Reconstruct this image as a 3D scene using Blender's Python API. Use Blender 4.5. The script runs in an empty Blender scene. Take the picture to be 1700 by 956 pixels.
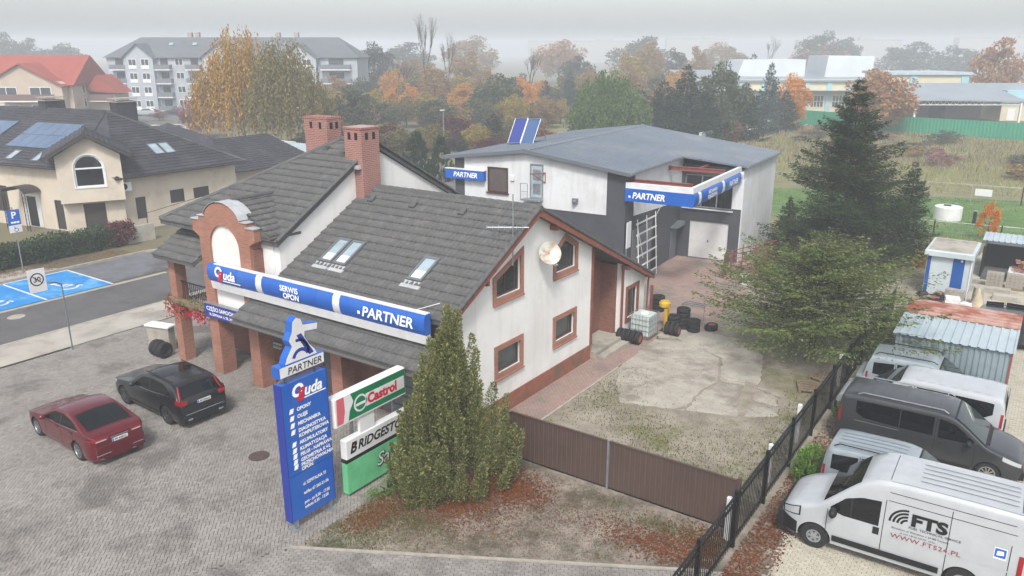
import bpy, bmesh, math, random
import numpy as np
from mathutils import Vector, Matrix, geometry

# ------------------------------------------------------------------ camera, sky, sun, exposure
S = bpy.context.scene
COL = S.collection
R = math.radians
cam = bpy.data.cameras.new('camera'); cam_o = bpy.data.objects.new('camera', cam); COL.objects.link(cam_o)
cam.sensor_width = 36.0; cam.lens = 27.72; cam.clip_start = 0.5; cam.clip_end = 3000
cam_o.location = (15.26, -19.18, 12.8); cam_o.rotation_euler = (R(90 - 16.87), 0, R(34.64))
S.camera = cam_o
W = bpy.data.worlds.new('World'); S.world = W; W.use_nodes = True
wn = W.node_tree; wn.nodes.clear()
sky = wn.nodes.new('ShaderNodeTexSky'); sky.sky_type = 'NISHITA'; sky.sun_disc = False
SUN_EL, SUN_AZ = 50.0, 150.0          # azimuth of the sun, measured clockwise from +Y
sky.sun_elevation = R(SUN_EL); sky.sun_rotation = R(SUN_AZ); sky.air_density = 1.0; sky.dust_density = 3.0; sky.ozone_density = 1.0
hs = wn.nodes.new('ShaderNodeHueSaturation'); hs.inputs['Saturation'].default_value = 0.34
bgn = wn.nodes.new('ShaderNodeBackground'); bgn.inputs['Strength'].default_value = 0.115
wo = wn.nodes.new('ShaderNodeOutputWorld')
wn.links.new(sky.outputs[0], hs.inputs['Color']); wn.links.new(hs.outputs[0], bgn.inputs[0]); wn.links.new(bgn.outputs[0], wo.inputs[0])
sl = bpy.data.lights.new('sun', 'SUN'); sl.energy = 1.5; sl.angle = R(10); sl.color = (1.0, 0.96, 0.9)
so = bpy.data.objects.new('sun', sl); COL.objects.link(so); so.location = (0, 0, 60)
_d = Vector((math.sin(R(SUN_AZ)) * math.cos(R(SUN_EL)), math.cos(R(SUN_AZ)) * math.cos(R(SUN_EL)), math.sin(R(SUN_EL))))
so.rotation_euler = _d.to_track_quat('Z', 'Y').to_euler()
S.view_settings.view_transform = 'Standard'; S.view_settings.look = 'None'; S.view_settings.gamma = 1.0
S.view_settings.use_curve_mapping = False
S.view_settings.exposure = 1.0
S.render.engine = 'CYCLES'
S.cycles.use_denoising = True; S.cycles.max_bounces = 6; S.cycles.diffuse_bounces = 3; S.cycles.glossy_bounces = 3
S.cycles.transmission_bounces = 4; S.cycles.transparent_max_bounces = 8; S.cycles.volume_bounces = 1; S.cycles.caustics_reflective = False; S.cycles.caustics_refractive = False

# ------------------------------------------------------------------ helpers
rnd = random.Random(7)
def lin(h):
    h = h.lstrip('#'); c = [int(h[i:i+2], 16) / 255 for i in (0, 2, 4)]
    return tuple((x / 12.92 if x <= .04045 else ((x + .055) / 1.055) ** 2.4) for x in c)
def thing(name, label, cat, loc=(0, 0, 0), rz=0.0, group=None):
    o = bpy.data.objects.new(name, None); COL.objects.link(o); o.empty_display_size = .3
    o.location = loc; o.rotation_euler = (0, 0, rz); tag(o, label, cat, group); return o
def tag(o, label=None, cat=None, group=None, kind=None):
    if label: o['label'] = label
    if cat: o['category'] = cat
    if group: o['group'] = group
    if kind: o['kind'] = kind
    return o
def link(name, me, parent=None, local=True, loc=None):
    o = bpy.data.objects.new(name, me); COL.objects.link(o)
    if parent is not None:
        o.parent = parent
        if not local:
            off = Vector((0, 0, 0)); p = parent
            while p is not None: off += p.location; p = p.parent
            o.location = -off
    if loc is not None: o.location = loc
    return o
class MB:
    def __init__(s): s.v = []; s.f = []; s.m = []
    def add(s, vs, fs, mi=0):
        n = len(s.v); s.v += [tuple(p) for p in vs]; s.f += [[i + n for i in f] for f in fs]; s.m += [mi] * len(fs); return s
    def box(s, x0, y0, z0, x1, y1, z1, mi=0):
        return s.add([(x0,y0,z0),(x1,y0,z0),(x1,y1,z0),(x0,y1,z0),(x0,y0,z1),(x1,y0,z1),(x1,y1,z1),(x0,y1,z1)],
                     [(0,3,2,1),(4,5,6,7),(0,1,5,4),(1,2,6,5),(2,3,7,6),(3,0,4,7)], mi)
    def bbox(s, x0, y0, z0, x1, y1, z1, b=.03, mi=0):
        # box with chamfered vertical and top edges
        def ring(d, z): return [(x0+d+b,y0+d,z),(x1-d-b,y0+d,z),(x1-d,y0+d+b,z),(x1-d,y1-d-b,z),(x1-d-b,y1-d,z),(x0+d+b,y1-d,z),(x0+d,y1-d-b,z),(x0+d,y0+d+b,z)]
        vs = ring(0, z0) + ring(0, z1 - b) + ring(b, z1); fs = [list(range(7, -1, -1)), list(range(16, 24))]
        for k in (0, 8):
            for i in range(8): fs.append((k+i, k+(i+1)%8, k+8+(i+1)%8, k+8+i))
        return s.add(vs, fs, mi)
    def poly(s, pts, mi=0): return s.add(pts, [list(range(len(pts)))], mi)
    def prism(s, poly, fn, d0, d1, mi=0):
        n = len(poly); vs = [fn(a, b, d0) for a, b in poly] + [fn(a, b, d1) for a, b in poly]
        fs = [list(range(n)), list(range(2*n-1, n-1, -1))] + [(i, n+i, n+(i+1)%n, (i+1)%n) for i in range(n)]
        return s.add(vs, fs, mi)
    def holed(s, outer, holes, fn, d0, d1, mi=0):
        loops = [outer] + holes
        tris = geometry.tessellate_polygon([[Vector((a, b, 0)) for a, b in l] for l in loops])
        flat = [p for l in loops for p in l]; n = len(flat)
        vs = [fn(a, b, d0) for a, b in flat] + [fn(a, b, d1) for a, b in flat]
        fs = [tuple(t) for t in tris] + [tuple(n+i for i in reversed(t)) for t in tris]; k = 0
        for l in loops:
            m = len(l)
            for i in range(m): fs.append((k+i, n+k+i, n+k+(i+1)%m, k+(i+1)%m))
            k += m
        return s.add(vs, fs, mi)
    def tube(s, p0, p1, r0, r1=None, n=8, mi=0, cap=True):
        p0 = Vector(p0); p1 = Vector(p1); r1 = r0 if r1 is None else r1; d = (p1 - p0)
        if d.length < 1e-6: return s
        q = d.normalized(); a = q.orthogonal().normalized(); b = q.cross(a); vs = []
        for p, r in ((p0, r0), (p1, r1)):
            for i in range(n):
                t = 2*math.pi*i/n; vs.append(p + a*(r*math.cos(t)) + b*(r*math.sin(t)))
        fs = [(i, (i+1)%n, n+(i+1)%n, n+i) for i in range(n)]
        if cap: fs += [list(range(n-1, -1, -1)), list(range(n, 2*n))]
        return s.add(vs, fs, mi)
    def path(s, pts, r, n=6, mi=0):
        for a, b in zip(pts, pts[1:]): s.tube(a, b, r, r, n, mi)
        return s
    def lathe(s, prof, c=(0,0,0), axis='z', n=20, mi=0, closed=False):
        vs = []; m = len(prof)
        for i in range(n):
            t = 2*math.pi*i/n; co, si = math.cos(t), math.sin(t)
            for r, h in prof:
                p = {'z': (r*co, r*si, h), 'y': (r*co, h, r*si), 'x': (h, r*co, r*si)}[axis]
                vs.append((c[0]+p[0], c[1]+p[1], c[2]+p[2]))
        fs = []
        for i in range(n):
            j = (i+1) % n
            for k in range(m if closed else m-1):
                l = (k+1) % m; fs.append((i*m+k, i*m+l, j*m+l, j*m+k))
        return s.add(vs, fs, mi)
    def blob(s, c, rx, ry, rz, n=10, m=6, mi=0, jit=0, rng=rnd):
        vs = []; fs = []
        for j in range(m+1):
            ph = math.pi*j/m
            for i in range(n):
                t = 2*math.pi*i/n; k = 1 + rng.uniform(-jit, jit)
                vs.append((c[0]+rx*k*math.sin(ph)*math.cos(t), c[1]+ry*k*math.sin(ph)*math.sin(t), c[2]+rz*k*math.cos(ph)))
        for j in range(m):
            for i in range(n): fs.append((j*n+i, (j+1)*n+i, (j+1)*n+(i+1)%n, j*n+(i+1)%n))
        return s.add(vs, fs, mi)
    def mesh(s, name, mats, smooth=False):
        me = bpy.data.meshes.new(name); me.from_pydata(s.v, [], s.f)
        mats = mats if isinstance(mats, (list, tuple)) else [mats]
        for m in mats: me.materials.append(m)
        if len(mats) > 1: me.polygons.foreach_set('material_index', s.m)
        bm = bmesh.new(); bm.from_mesh(me); bmesh.ops.recalc_face_normals(bm, faces=bm.faces); bm.to_mesh(me); bm.free()
        if smooth: me.polygons.foreach_set('use_smooth', [True]*len(me.polygons))
        me.update(); return me
    def build(s, name, mats, parent=None, local=False, smooth=False):
        o = link(name, s.mesh(name, mats, smooth), parent, local)
        if smooth: autosmooth(o)
        return o
def autosmooth(o, ang=38):
    me = o.data
    bm = bmesh.new(); bm.from_mesh(me)
    for e in bm.edges:
        if len(e.link_faces) == 2 and e.calc_face_angle(0) > R(ang): e.smooth = False
    bm.to_mesh(me); bm.free()
def part(name, mat, parent, fn, local=False, smooth=False):
    m = MB(); fn(m); return m.build(name, mat, parent, local, smooth)
def boxp(name, mat, parent, b, local=False): return MB().box(*b).build(name, mat, parent, local)
def copy_tree(o, parent=None):
    c = o.copy(); COL.objects.link(c); c.parent = parent
    for ch in list(o.children): copy_tree(ch, c)
    return c
XW = lambda X: (lambda a, b, d: (X + d, a, b))        # wall plane facing +X: (y, z, out)
YW = lambda Y: (lambda a, b, d: (a, Y - d, b))        # wall plane facing -Y: (x, z, out)
def rect(a0, b0, a1, b1): return [(a0,b0),(a1,b0),(a1,b1),(a0,b1)]
def inset(poly, d):
    n = len(poly); ar = sum(poly[i][0]*poly[(i+1)%n][1]-poly[(i+1)%n][0]*poly[i][1] for i in range(n)); sg = 1 if ar > 0 else -1
    out = []
    for i in range(n):
        p0, p1, p2 = Vector(poly[i-1]), Vector(poly[i]), Vector(poly[(i+1)%n])
        e1 = (p1-p0).normalized(); e2 = (p2-p1).normalized()
        n1 = Vector((-e1.y, e1.x))*sg; n2 = Vector((-e2.y, e2.x))*sg
        b = (n1+n2); b = b/max(1e-6, b.length); k = d/max(.25, b.dot(n1)); q = p1+b*k; out.append((q.x, q.y))
    return out
def window(parent, fn, poly, mats, fw=.07, surround=0, back=-.16, mull=(), cross=(), local=False, proud=.045, sill=None, name='window'):
    """window in an opening: frame, pane and (if asked) a brick surround; mull: vertical bars, cross: horizontal bars"""
    mf, mg, ms = mats
    w = MB().holed(poly, [inset(poly, fw)], fn, back-.03, back+.05)
    bs = [p[1] for p in poly]; as_ = [p[0] for p in poly]
    for a in mull: w.prism(rect(a-fw*.5, min(bs)+fw, a+fw*.5, max(bs)-fw), fn, back-.02, back+.04)
    for b in cross: w.prism(rect(min(as_)+fw, b-fw*.5, max(as_)-fw, b+fw*.5), fn, back-.02, back+.04)
    wo_ = w.build(name, mf, parent, local)
    MB().prism(inset(poly, fw*.6), fn, back-.012, back+.012).build('pane', mg, wo_, local)
    if surround: MB().holed(inset(poly, -surround), [poly], fn, -.02, proud).build('surround', ms, wo_, local)
    if sill: MB().prism(rect(min(as_)-.06, min(bs)-.06, max(as_)+.06, min(bs)), fn, back+.05, sill).build('sill', ms if not surround else mf, wo_, local)
    return wo_
def text(body, size, mat, parent, fn, a, b, d=.01, ext=.006, shear=0, bold=0, align='LEFT', sx=1.0, ang=0.0, local=False, name='lettering', space=1.0):
    """flat lettering laid on the plane fn(a, b, out)"""
    cu = bpy.data.curves.new('t', 'FONT'); cu.body = body; cu.size = size; cu.shear = shear; cu.offset = bold; cu.extrude = 0; cu.align_x = align
    cu.resolution_u = 3; cu.space_character = space; cu.space_line = .9
    to = bpy.data.objects.new('t', cu); COL.objects.link(to); dg = bpy.context.evaluated_depsgraph_get(); dg.update()
    me0 = bpy.data.meshes.new_from_object(to.evaluated_get(dg))
    vs = [(v.co.x*sx, v.co.y) for v in me0.vertices]; fs = [tuple(p.vertices) for p in me0.polygons]
    bpy.data.objects.remove(to); bpy.data.curves.remove(cu); bpy.data.meshes.remove(me0)
    ca, sa = math.cos(ang), math.sin(ang)
    vs = [(a + x*ca - y*sa, b + x*sa + y*ca) for x, y in vs]
    n = len(vs); m = MB(); m.add([fn(x, y, d+ext) for x, y in vs], fs)
    return m.build(name, mat, parent, local)

# ------------------------------------------------------------------ materials
def M(name, c1, c2=None, rough=.75, scale=2.0, detail=5, bump=0.0, bscale=30, metal=0.0, spec=.4, coat=0, c3=None, s3=.35, island=None, trans=0, rv=0.0, coords='pos', streak=None, isrc='island'):
    m = bpy.data.materials.new(name); m.use_nodes = True; nt = m.node_tree; N = nt.nodes; L = nt.links
    b = N['Principled BSDF']; b.inputs['Roughness'].default_value = rough; b.inputs['Metallic'].default_value = metal
    b.inputs['Specular IOR Level'].default_value = spec; b.inputs['Coat Weight'].default_value = coat; b.inputs['Coat Roughness'].default_value = .05
    c1 = lin(c1) if isinstance(c1, str) else c1
    if c2 is None and c3 is None and not bump and island is None:
        b.inputs['Base Color'].default_value = (*c1, 1); return m
    if coords == 'pos':
        g = N.new('ShaderNodeNewGeometry'); P = g.outputs['Position']
    else:
        g = N.new('ShaderNodeTexCoord'); P = g.outputs['Object']
    cur = None
    if c2 is not None:
        c2 = lin(c2) if isinstance(c2, str) else c2
        n = N.new('ShaderNodeTexNoise'); n.inputs['Scale'].default_value = scale; n.inputs['Detail'].default_value = detail; n.inputs['Roughness'].default_value = .62
        L.new(P, n.inputs['Vector'])
        r = N.new('ShaderNodeValToRGB'); r.color_ramp.elements[0].position = .36; r.color_ramp.elements[1].position = .66
        r.color_ramp.elements[0].color = (*c1, 1); r.color_ramp.elements[1].color = (*c2, 1); L.new(n.outputs[0], r.inputs[0]); cur = r.outputs[0]
        if rv:
            mr = N.new('ShaderNodeMapRange'); mr.inputs['To Min'].default_value = rough-rv; mr.inputs['To Max'].default_value = rough+rv; L.new(n.outputs[0], mr.inputs['Value']); L.new(mr.outputs[0], b.inputs['Roughness'])
    if island is not None:
        gi = N.new('ShaderNodeNewGeometry') if isrc == 'island' else N.new('ShaderNodeObjectInfo'); r = N.new('ShaderNodeValToRGB'); els = r.color_ramp.elements
        cs = [lin(c) for c in island]
        while len(els) < len(cs): els.new(.5)
        for i, c in enumerate(cs): els[i].position = i/(len(cs)-1); els[i].color = (*c, 1)
        L.new(gi.outputs['Random Per Island' if isrc == 'island' else 'Random'], r.inputs[0])
        if cur is None: cur = r.outputs[0]
        else:
            x = N.new('ShaderNodeMix'); x.data_type = 'RGBA'; x.inputs['Factor'].default_value = .55; L.new(cur, x.inputs['A']); L.new(r.outputs[0], x.inputs['B']); cur = x.outputs['Result']
    if c3 is not None:
        c3 = lin(c3) if isinstance(c3, str) else c3
        n3 = N.new('ShaderNodeTexNoise'); n3.inputs['Scale'].default_value = s3; n3.inputs['Detail'].default_value = 6; n3.inputs['Roughness'].default_value = .7; L.new(P, n3.inputs['Vector'])
        r3 = N.new('ShaderNodeValToRGB'); r3.color_ramp.elements[0].position = .5; r3.color_ramp.elements[1].position = .62; L.new(n3.outputs[0], r3.inputs[0])
        x = N.new('ShaderNodeMix'); x.data_type = 'RGBA'; L.new(r3.outputs[0], x.inputs['Factor'])
        if cur is None: x.inputs['A'].default_value = (*c1, 1)
        else: L.new(cur, x.inputs['A'])
        x.inputs['B'].default_value = (*c3, 1); cur = x.outputs['Result']
    if streak is not None:
        mp = N.new('ShaderNodeMapping'); mp.inputs['Scale'].default_value = (2.2, 2.2, .22); L.new(P, mp.inputs['Vector'])
        ns = N.new('ShaderNodeTexNoise'); ns.inputs['Scale'].default_value = 1.0; ns.inputs['Detail'].default_value = 7; ns.inputs['Roughness'].default_value = .65; L.new(mp.outputs[0], ns.inputs['Vector'])
        rs = N.new('ShaderNodeValToRGB'); rs.color_ramp.elements[0].position = .5; rs.color_ramp.elements[1].position = .78; rs.color_ramp.elements[1].color = (streak[1],)*3+(1,); L.new(ns.outputs[0], rs.inputs[0])
        x = N.new('ShaderNodeMix'); x.data_type = 'RGBA'; L.new(rs.outputs[0], x.inputs['Factor'])
        if cur is None: x.inputs['A'].default_value = (*c1, 1)
        else: L.new(cur, x.inputs['A'])
        x.inputs['B'].default_value = (*lin(streak[0]), 1); cur = x.outputs['Result']
    if cur is not None: L.new(cur, b.inputs['Base Color'])
    else: b.inputs['Base Color'].default_value = (*c1, 1)
    if bump:
        n = N.new('ShaderNodeTexNoise'); n.inputs['Scale'].default_value = bscale; n.inputs['Detail'].default_value = 4; L.new(P, n.inputs['Vector'])
        bp = N.new('ShaderNodeBump'); bp.inputs['Strength'].default_value = bump; bp.inputs['Distance'].default_value = .02; L.new(n.outputs[0], bp.inputs['Height']); L.new(bp.outputs[0], b.inputs['Normal'])
    if trans:
        t = N.new('ShaderNodeBsdfTranslucent'); ms = N.new('ShaderNodeMixShader'); ms.inputs[0].default_value = trans
        if cur is not None: L.new(cur, t.inputs['Color'])
        L.new(b.outputs[0], ms.inputs[1]); L.new(t.outputs[0], ms.inputs[2]); L.new(ms.outputs[0], N['Material Output'].inputs['Surface'])
    return m
def brickmat(name, c1, c2, mortar, scale=1.0, bw=.24, bh=.075, rough=.85, bump=.5, ms=.012):
    m = bpy.data.materials.new(name); m.use_nodes = True; nt = m.node_tree; N = nt.nodes; L = nt.links; b = N['Principled BSDF']
    b.inputs['Roughness'].default_value = rough; b.inputs['Specular IOR Level'].default_value = .25
    g = N.new('ShaderNodeNewGeometry'); sx = N.new('ShaderNodeSeparateXYZ'); L.new(g.outputs['Position'], sx.inputs[0])
    ad = N.new('ShaderNodeMath'); ad.operation = 'ADD'; L.new(sx.outputs[0], ad.inputs[0]); L.new(sx.outputs[1], ad.inputs[1])
    cb = N.new('ShaderNodeCombineXYZ'); L.new(ad.outputs[0], cb.inputs[0]); L.new(sx.outputs[2], cb.inputs[1])
    t = N.new('ShaderNodeTexBrick'); t.inputs['Scale'].default_value = scale; t.inputs['Brick Width'].default_value = bw; t.inputs['Row Height'].default_value = bh; t.inputs['Mortar Size'].default_value = ms; t.inputs['Mortar Smooth'].default_value = .3
    t.inputs['Color1'].default_value = (*lin(c1), 1); t.inputs['Color2'].default_value = (*lin(c2), 1); t.inputs['Mortar'].default_value = (*lin(mortar), 1)
    L.new(cb.outputs[0], t.inputs['Vector'])
    n = N.new('ShaderNodeTexNoise'); n.inputs['Scale'].default_value = 1.3; n.inputs['Detail'].default_value = 5; L.new(g.outputs['Position'], n.inputs['Vector'])
    mr = N.new('ShaderNodeMapRange'); mr.inputs['To Min'].default_value = .75; mr.inputs['To Max'].default_value = 1.25; L.new(n.outputs[0], mr.inputs['Value'])
    x = N.new('ShaderNodeMix'); x.data_type = 'RGBA'; x.blend_type = 'MULTIPLY'; x.inputs['Factor'].default_value = 1; L.new(t.outputs[0], x.inputs['A']); L.new(mr.outputs[0], x.inputs['B']); L.new(x.outputs['Result'], b.inputs['Base Color'])
    bp = N.new('ShaderNodeBump'); bp.inputs['Strength'].default_value = bump; bp.inputs['Distance'].default_value = .01; bp.invert = True; L.new(t.outputs['Fac'], bp.inputs['Height']); L.new(bp.outputs[0], b.inputs['Normal'])
    return m
def glassmat(name, c, rough=.04, spec=.9):
    return M(name, c, rough=rough, spec=spec)
def leafmat(name, cols, rough=.6, trans=.25):
    return M(name, cols[0], island=cols, rough=rough, spec=.25, trans=trans)

MT = {}
MT['stucco'] = M('white_stucco', '#e3e2e0', '#dbdad7', rough=.9, scale=.8, bump=.15, bscale=60, c3='#d6d4d0', s3=.35, streak=('#b9b4ac', .4))
MT['plinth'] = M('brown_plinth', '#97604c', '#84523f', rough=.9, scale=3, bump=.3, c3='#6f5a4d', s3=.8)
MT['brick'] = brickmat('orange_brick', '#a4705d', '#956351', '#93796d')
MT['brick_dark'] = brickmat('red_brick', '#8a5c4f', '#7d5246', '#7a645b')
MT['chim'] = brickmat('chimney_brick', '#9a675d', '#8c5b52', '#a08c85')
MT['trim'] = M('brown_trim', '#8a5445', '#754639', rough=.7, scale=6)
MT['roof'] = M('grey_concrete_tile', '#585858', '#4e4e4f', rough=.8, scale=7, detail=10, bump=.25, bscale=40, c3='#5f5e5c', s3=2.2)
MT['lead'] = M('grey_sheet_flashing', '#b3b6b8', '#9fa2a5', rough=.5, metal=.1, scale=4)
MT['gutter'] = M('dark_gutter', '#5a5653', rough=.5)
MT['concrete'] = M('grey_concrete', '#aaa59b', '#958f85', rough=.92, scale=1.1, detail=9, bump=.35, bscale=18, c3='#817b72', s3=.5)
MT['frame_brown'] = M('brown_window_frame', '#4a332b', rough=.4)
MT['frame_white'] = M('white_window_frame', '#d9dbdc', rough=.35)
MT['glass'] = M('window_glass', '#2e3436', '#454d50', rough=.05, spec=1.0, scale=.8)
MT['glass_dark'] = M('dark_glass', '#101214', rough=.06, spec=.8)
MT['glass_sky'] = M('skylight_glass', '#9fb0b8', '#8b9ba3', rough=.06, spec=1.0, scale=1)
MT['sign_blue'] = M('sign_blue', '#1b56ad', '#2560b3', rough=.3, spec=.5, scale=.7, streak=('#4a70a8', .45))
MT['sign_dblue'] = M('sign_dark_blue', '#22358c', rough=.35)
MT['sign_white'] = M('sign_white', '#dcdcdd', '#cfcfd0', rough=.35, scale=2)
MT['letter'] = M('white_lettering', '#f2f2f2', rough=.4)
MT['letter_red'] = M('red_lettering', '#c4202f', rough=.4)
MT['letter_black'] = M('black_lettering', '#141416', rough=.4)
MT['sign_green'] = M('sign_green', '#0d7a4c', '#0b6a43', rough=.35, scale=1.2)
MT['sign_lgreen'] = M('sign_light_green', '#6fbf8b', '#58ad78', rough=.35, scale=1.5)
MT['sign_pink'] = M('sign_faded_red', '#c9606a', rough=.4)
MT['steel'] = M('galvanised_steel', '#a6abb0', '#8e9398', rough=.4, metal=.6, scale=5)
MT['black_metal'] = M('black_painted_metal', '#131416', rough=.4)
MT['grey_metal'] = M('grey_painted_metal', '#70757a', rough=.45, metal=.3)
MT['dark'] = M('dark_plastic', '#16171a', rough=.6)
MT['rubber'] = M('tyre_rubber', '#1d1d1e', '#29282a', rough=.85, scale=12)
MT['darkgrey'] = M('charcoal_cladding', '#4b4d53', '#44464b', rough=.6, scale=1.2)
MT['roofmetal'] = M('grey_steel_roof_sheet', '#6b7480', '#5f6873', rough=.42, metal=.15, scale=.6, rv=.08, c3='#757a80', s3=.3)
MT['white_wall'] = M('white_panel_wall', '#d6d8da', '#cdcfd1', rough=.7, scale=.8, c3='#c9cacb', s3=.4, streak=('#aeadab', .5))
MT['door_white'] = M('white_garage_door', '#d6d7d6', '#c9c9c7', rough=.5, scale=1.5)
MT['redsteel'] = M('red_oxide_steel', '#8a5049', '#78423c', rough=.7, scale=5)
MT['wood'] = M('weathered_wood', '#8d7b66', '#6d5e4d', rough=.85, scale=8)
MT['wood_door'] = M('brown_door', '#6d5244', '#5d4437', rough=.6, scale=4)
MT['kerb'] = M('kerb_concrete', '#a39d93', '#8f897f', rough=.9, scale=3, bump=.2)
MT['chrome'] = M('chrome', '#c9ccd0', rough=.18, metal=1.0)
MT['bark'] = M('bark', '#4b3f36', '#352c26', rough=.95, scale=9, bump=.5, bscale=20)
MT['birch'] = M('birch_bark', '#b9b4ab', '#6b655e', rough=.9, scale=6)
MT['yellow'] = M('yellow_plastic', '#c4a326', '#a8871c', rough=.5, scale=4)
# ------------------------------------------------------------------ ground, road, paving
def npmesh(name, V, F, mats, smooth=False):
    """V (n,3), F (m,k) arrays -> mesh, fast"""
    me = bpy.data.meshes.new(name); V = np.asarray(V, np.float32); F = np.asarray(F, np.int32); m, k = F.shape
    me.vertices.add(len(V)); me.vertices.foreach_set('co', V.ravel()); me.loops.add(m*k); me.loops.foreach_set('vertex_index', F.ravel())
    me.polygons.add(m); me.polygons.foreach_set('loop_start', np.arange(m, dtype=np.int32)*k); me.polygons.foreach_set('loop_total', np.full(m, k, np.int32))
    for t in (mats if isinstance(mats, (list, tuple)) else [mats]): me.materials.append(t)
    me.update(calc_edges=True); me.validate(); return me
def inpoly(px, py, poly):
    px = np.asarray(px); py = np.asarray(py); c = np.zeros(px.shape, bool); n = len(poly)
    for i in range(n):
        x0, y0 = poly[i]; x1, y1 = poly[(i+1) % n]
        if y0 == y1: continue
        t = ((y0 > py) != (y1 > py)) & (px < (x1-x0)*(py-y0)/(y1-y0) + x0); c ^= t
    return c
def sheet(name, poly, z, mat, kind='structure', parent=None):
    tr = geometry.tessellate_polygon([[Vector((x, y, 0)) for x, y in poly]])
    o = MB().add([(x, y, z) for x, y in poly], [tuple(t) for t in tr]).build(name, mat, parent); 
    if o.data.polygons and o.data.polygons[0].normal.z < 0: o.data.flip_normals()
    if kind: o['kind'] = kind
    return o
def wobble(poly, step=.35, amp=.12, seed=1):
    rg = random.Random(seed); out = []
    for i in range(len(poly)):
        a = Vector(poly[i]); b = Vector(poly[(i+1) % len(poly)]); n = max(1, int((b-a).length/step))
        for k in range(n): p = a.lerp(b, k/n); out.append((p.x+rg.uniform(-amp, amp), p.y+rg.uniform(-amp, amp)))
    return out
MT['dirt'] = M('sandy_dirt', '#979083', '#787065', rough=.97, scale=.9, detail=10, bump=.7, bscale=12, c3='#6f6d4f', s3=.4)
MT['dirt2'] = M('trodden_earth', '#8f867b', '#6f675d', rough=.97, scale=1.6, detail=10, bump=.8, bscale=14, c3='#575446', s3=.55)
MT['ground'] = M('far_ground', '#6f6a58', '#5c5a48', rough=.97, scale=.12, detail=8, c3='#6b6448', s3=.05)
MT['field'] = M('dry_field', '#7f7a59', '#6a6848', rough=.97, scale=.25, detail=9, bump=.6, bscale=3, c3='#6f7743', s3=.1)
MT['lawn'] = M('green_lawn', '#55733a', '#486531', rough=.95, scale=.5, detail=8, bump=.6, bscale=18, c3='#687a45', s3=.3)
MT['asphalt'] = M('asphalt', '#5d5c5d', '#525152', rough=.9, scale=.7, detail=9, bump=.25, bscale=60, c3='#4a494a', s3=.22)
MT['asphalt_old'] = M('old_asphalt', '#6c6d72', '#5c5d62', rough=.9, scale=.9, detail=9, bump=.3, bscale=50, c3='#514f50', s3=.3)
MT['walk'] = M('pale_pavement', '#a8a39a', '#958f86', rough=.93, scale=.6, detail=9, bump=.2, bscale=30, c3='#87827a', s3=.3)
MT['blue_paint'] = M('blue_bay_paint', '#1d76b8', '#2b86c4', rough=.7, scale=.9, detail=9, c3='#5d9cc8', s3=.5)
MT['white_paint'] = M('white_road_paint', '#cfd2d3', '#b9bcbd', rough=.7, scale=6)
MT['joint'] = M('sand_joint', '#554f48', '#47423c', rough=.98, scale=5)
MT['paver'] = M('grey_paver', '#928d88', '#7d7974', rough=.9, scale=.5, detail=12, bump=.2, bscale=45, c3='#6a6662', s3=.36, island=['#86817d', '#918c87', '#7b7773', '#98938e', '#88837e', '#726e6a'])
MT['paver_single'] = M('grey_paver', '#928d88', '#7d7974', rough=.9, scale=.5, detail=12, bump=.2, bscale=45, c3='#6a6662', s3=.36, island=['#86817d', '#918c87', '#7b7773', '#98938e', '#88837e', '#726e6a'], isrc='object')
MT['paver2'] = M('pale_paver', '#b0aa9c', '#a19b8d', rough=.9, scale=.6, detail=8, bump=.2, bscale=45, c3='#8b8478', s3=.4, island=['#b5af9f', '#a69f90', '#bcb6a7', '#aba595'])
MT['paver2_single'] = M('pale_paver', '#b0aa9c', '#a19b8d', rough=.9, scale=.6, detail=8, bump=.2, bscale=45, c3='#8b8478', s3=.4, island=['#b5af9f', '#a69f90', '#bcb6a7', '#aba595'], isrc='object')
MT['paver3'] = M('reddish_paver', '#9b8179', '#86736b', rough=.92, scale=.5, detail=8, bump=.2, bscale=45, c3='#7a746c', s3=.35, island=['#93766d', '#a1877d', '#8a7a73', '#9c8f86'])

sheet('ground', [(-1150, -1150), (1150, -1150), (1150, 1150), (-1150, 1150)], -.06, MT['ground'])
# sandy forecourt, with slight relief
def relief(name, x0, y0, x1, y1, st, z, amp, mat, poly=None, seed=3):
    xs = np.arange(x0, x1+1e-6, st); ys = np.arange(y0, y1+1e-6, st); gx, gy = np.meshgrid(xs, ys); rg = np.random.RandomState(seed)
    h = np.zeros_like(gx)
    for k in range(14):
        f = rg.uniform(.4, 4.0); a = rg.uniform(0, 6.28); h += np.sin((gx*math.cos(a)+gy*math.sin(a))*f+rg.uniform(0, 6.28))/f**.6
    h = z + amp*h/6 + rg.normal(0, amp*.22, gx.shape)
    V = np.stack([gx, gy, h], -1).reshape(-1, 3); nx = len(xs); ny = len(ys)
    i = np.arange(ny-1)[:, None]*nx + np.arange(nx-1)[None]; F = np.stack([i, i+1, i+nx+1, i+nx], -1).reshape(-1, 4)
    if poly is not None:
        c = V[F].mean(1); F = F[inpoly(c[:, 0], c[:, 1], poly)]
    me = npmesh(name, V, F, mat); me.polygons.foreach_set('use_smooth', [True]*len(me.polygons)); o = link(name, me); o['kind'] = 'structure'; return o
relief('dirt_forecourt', .1, -7.6, 10.9, 2.0, .12, -.012, .03, MT['dirt2'], [(.1, -7.6), (10.9, -1.5), (10.9, 2), (.1, 2)])
relief('dirt_yard', 1.45, .0, 10.9, 40, .2, -.016, .028, MT['dirt'], [(1.5, 2), (10.9, 2), (10.9, 40), (-2.5, 40), (1.5, 20)], 5)
relief('earth_behind_house', -9, 15.2, 1.6, 29, .2, -.02, .03, MT['paver3'], None, 9)
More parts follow.
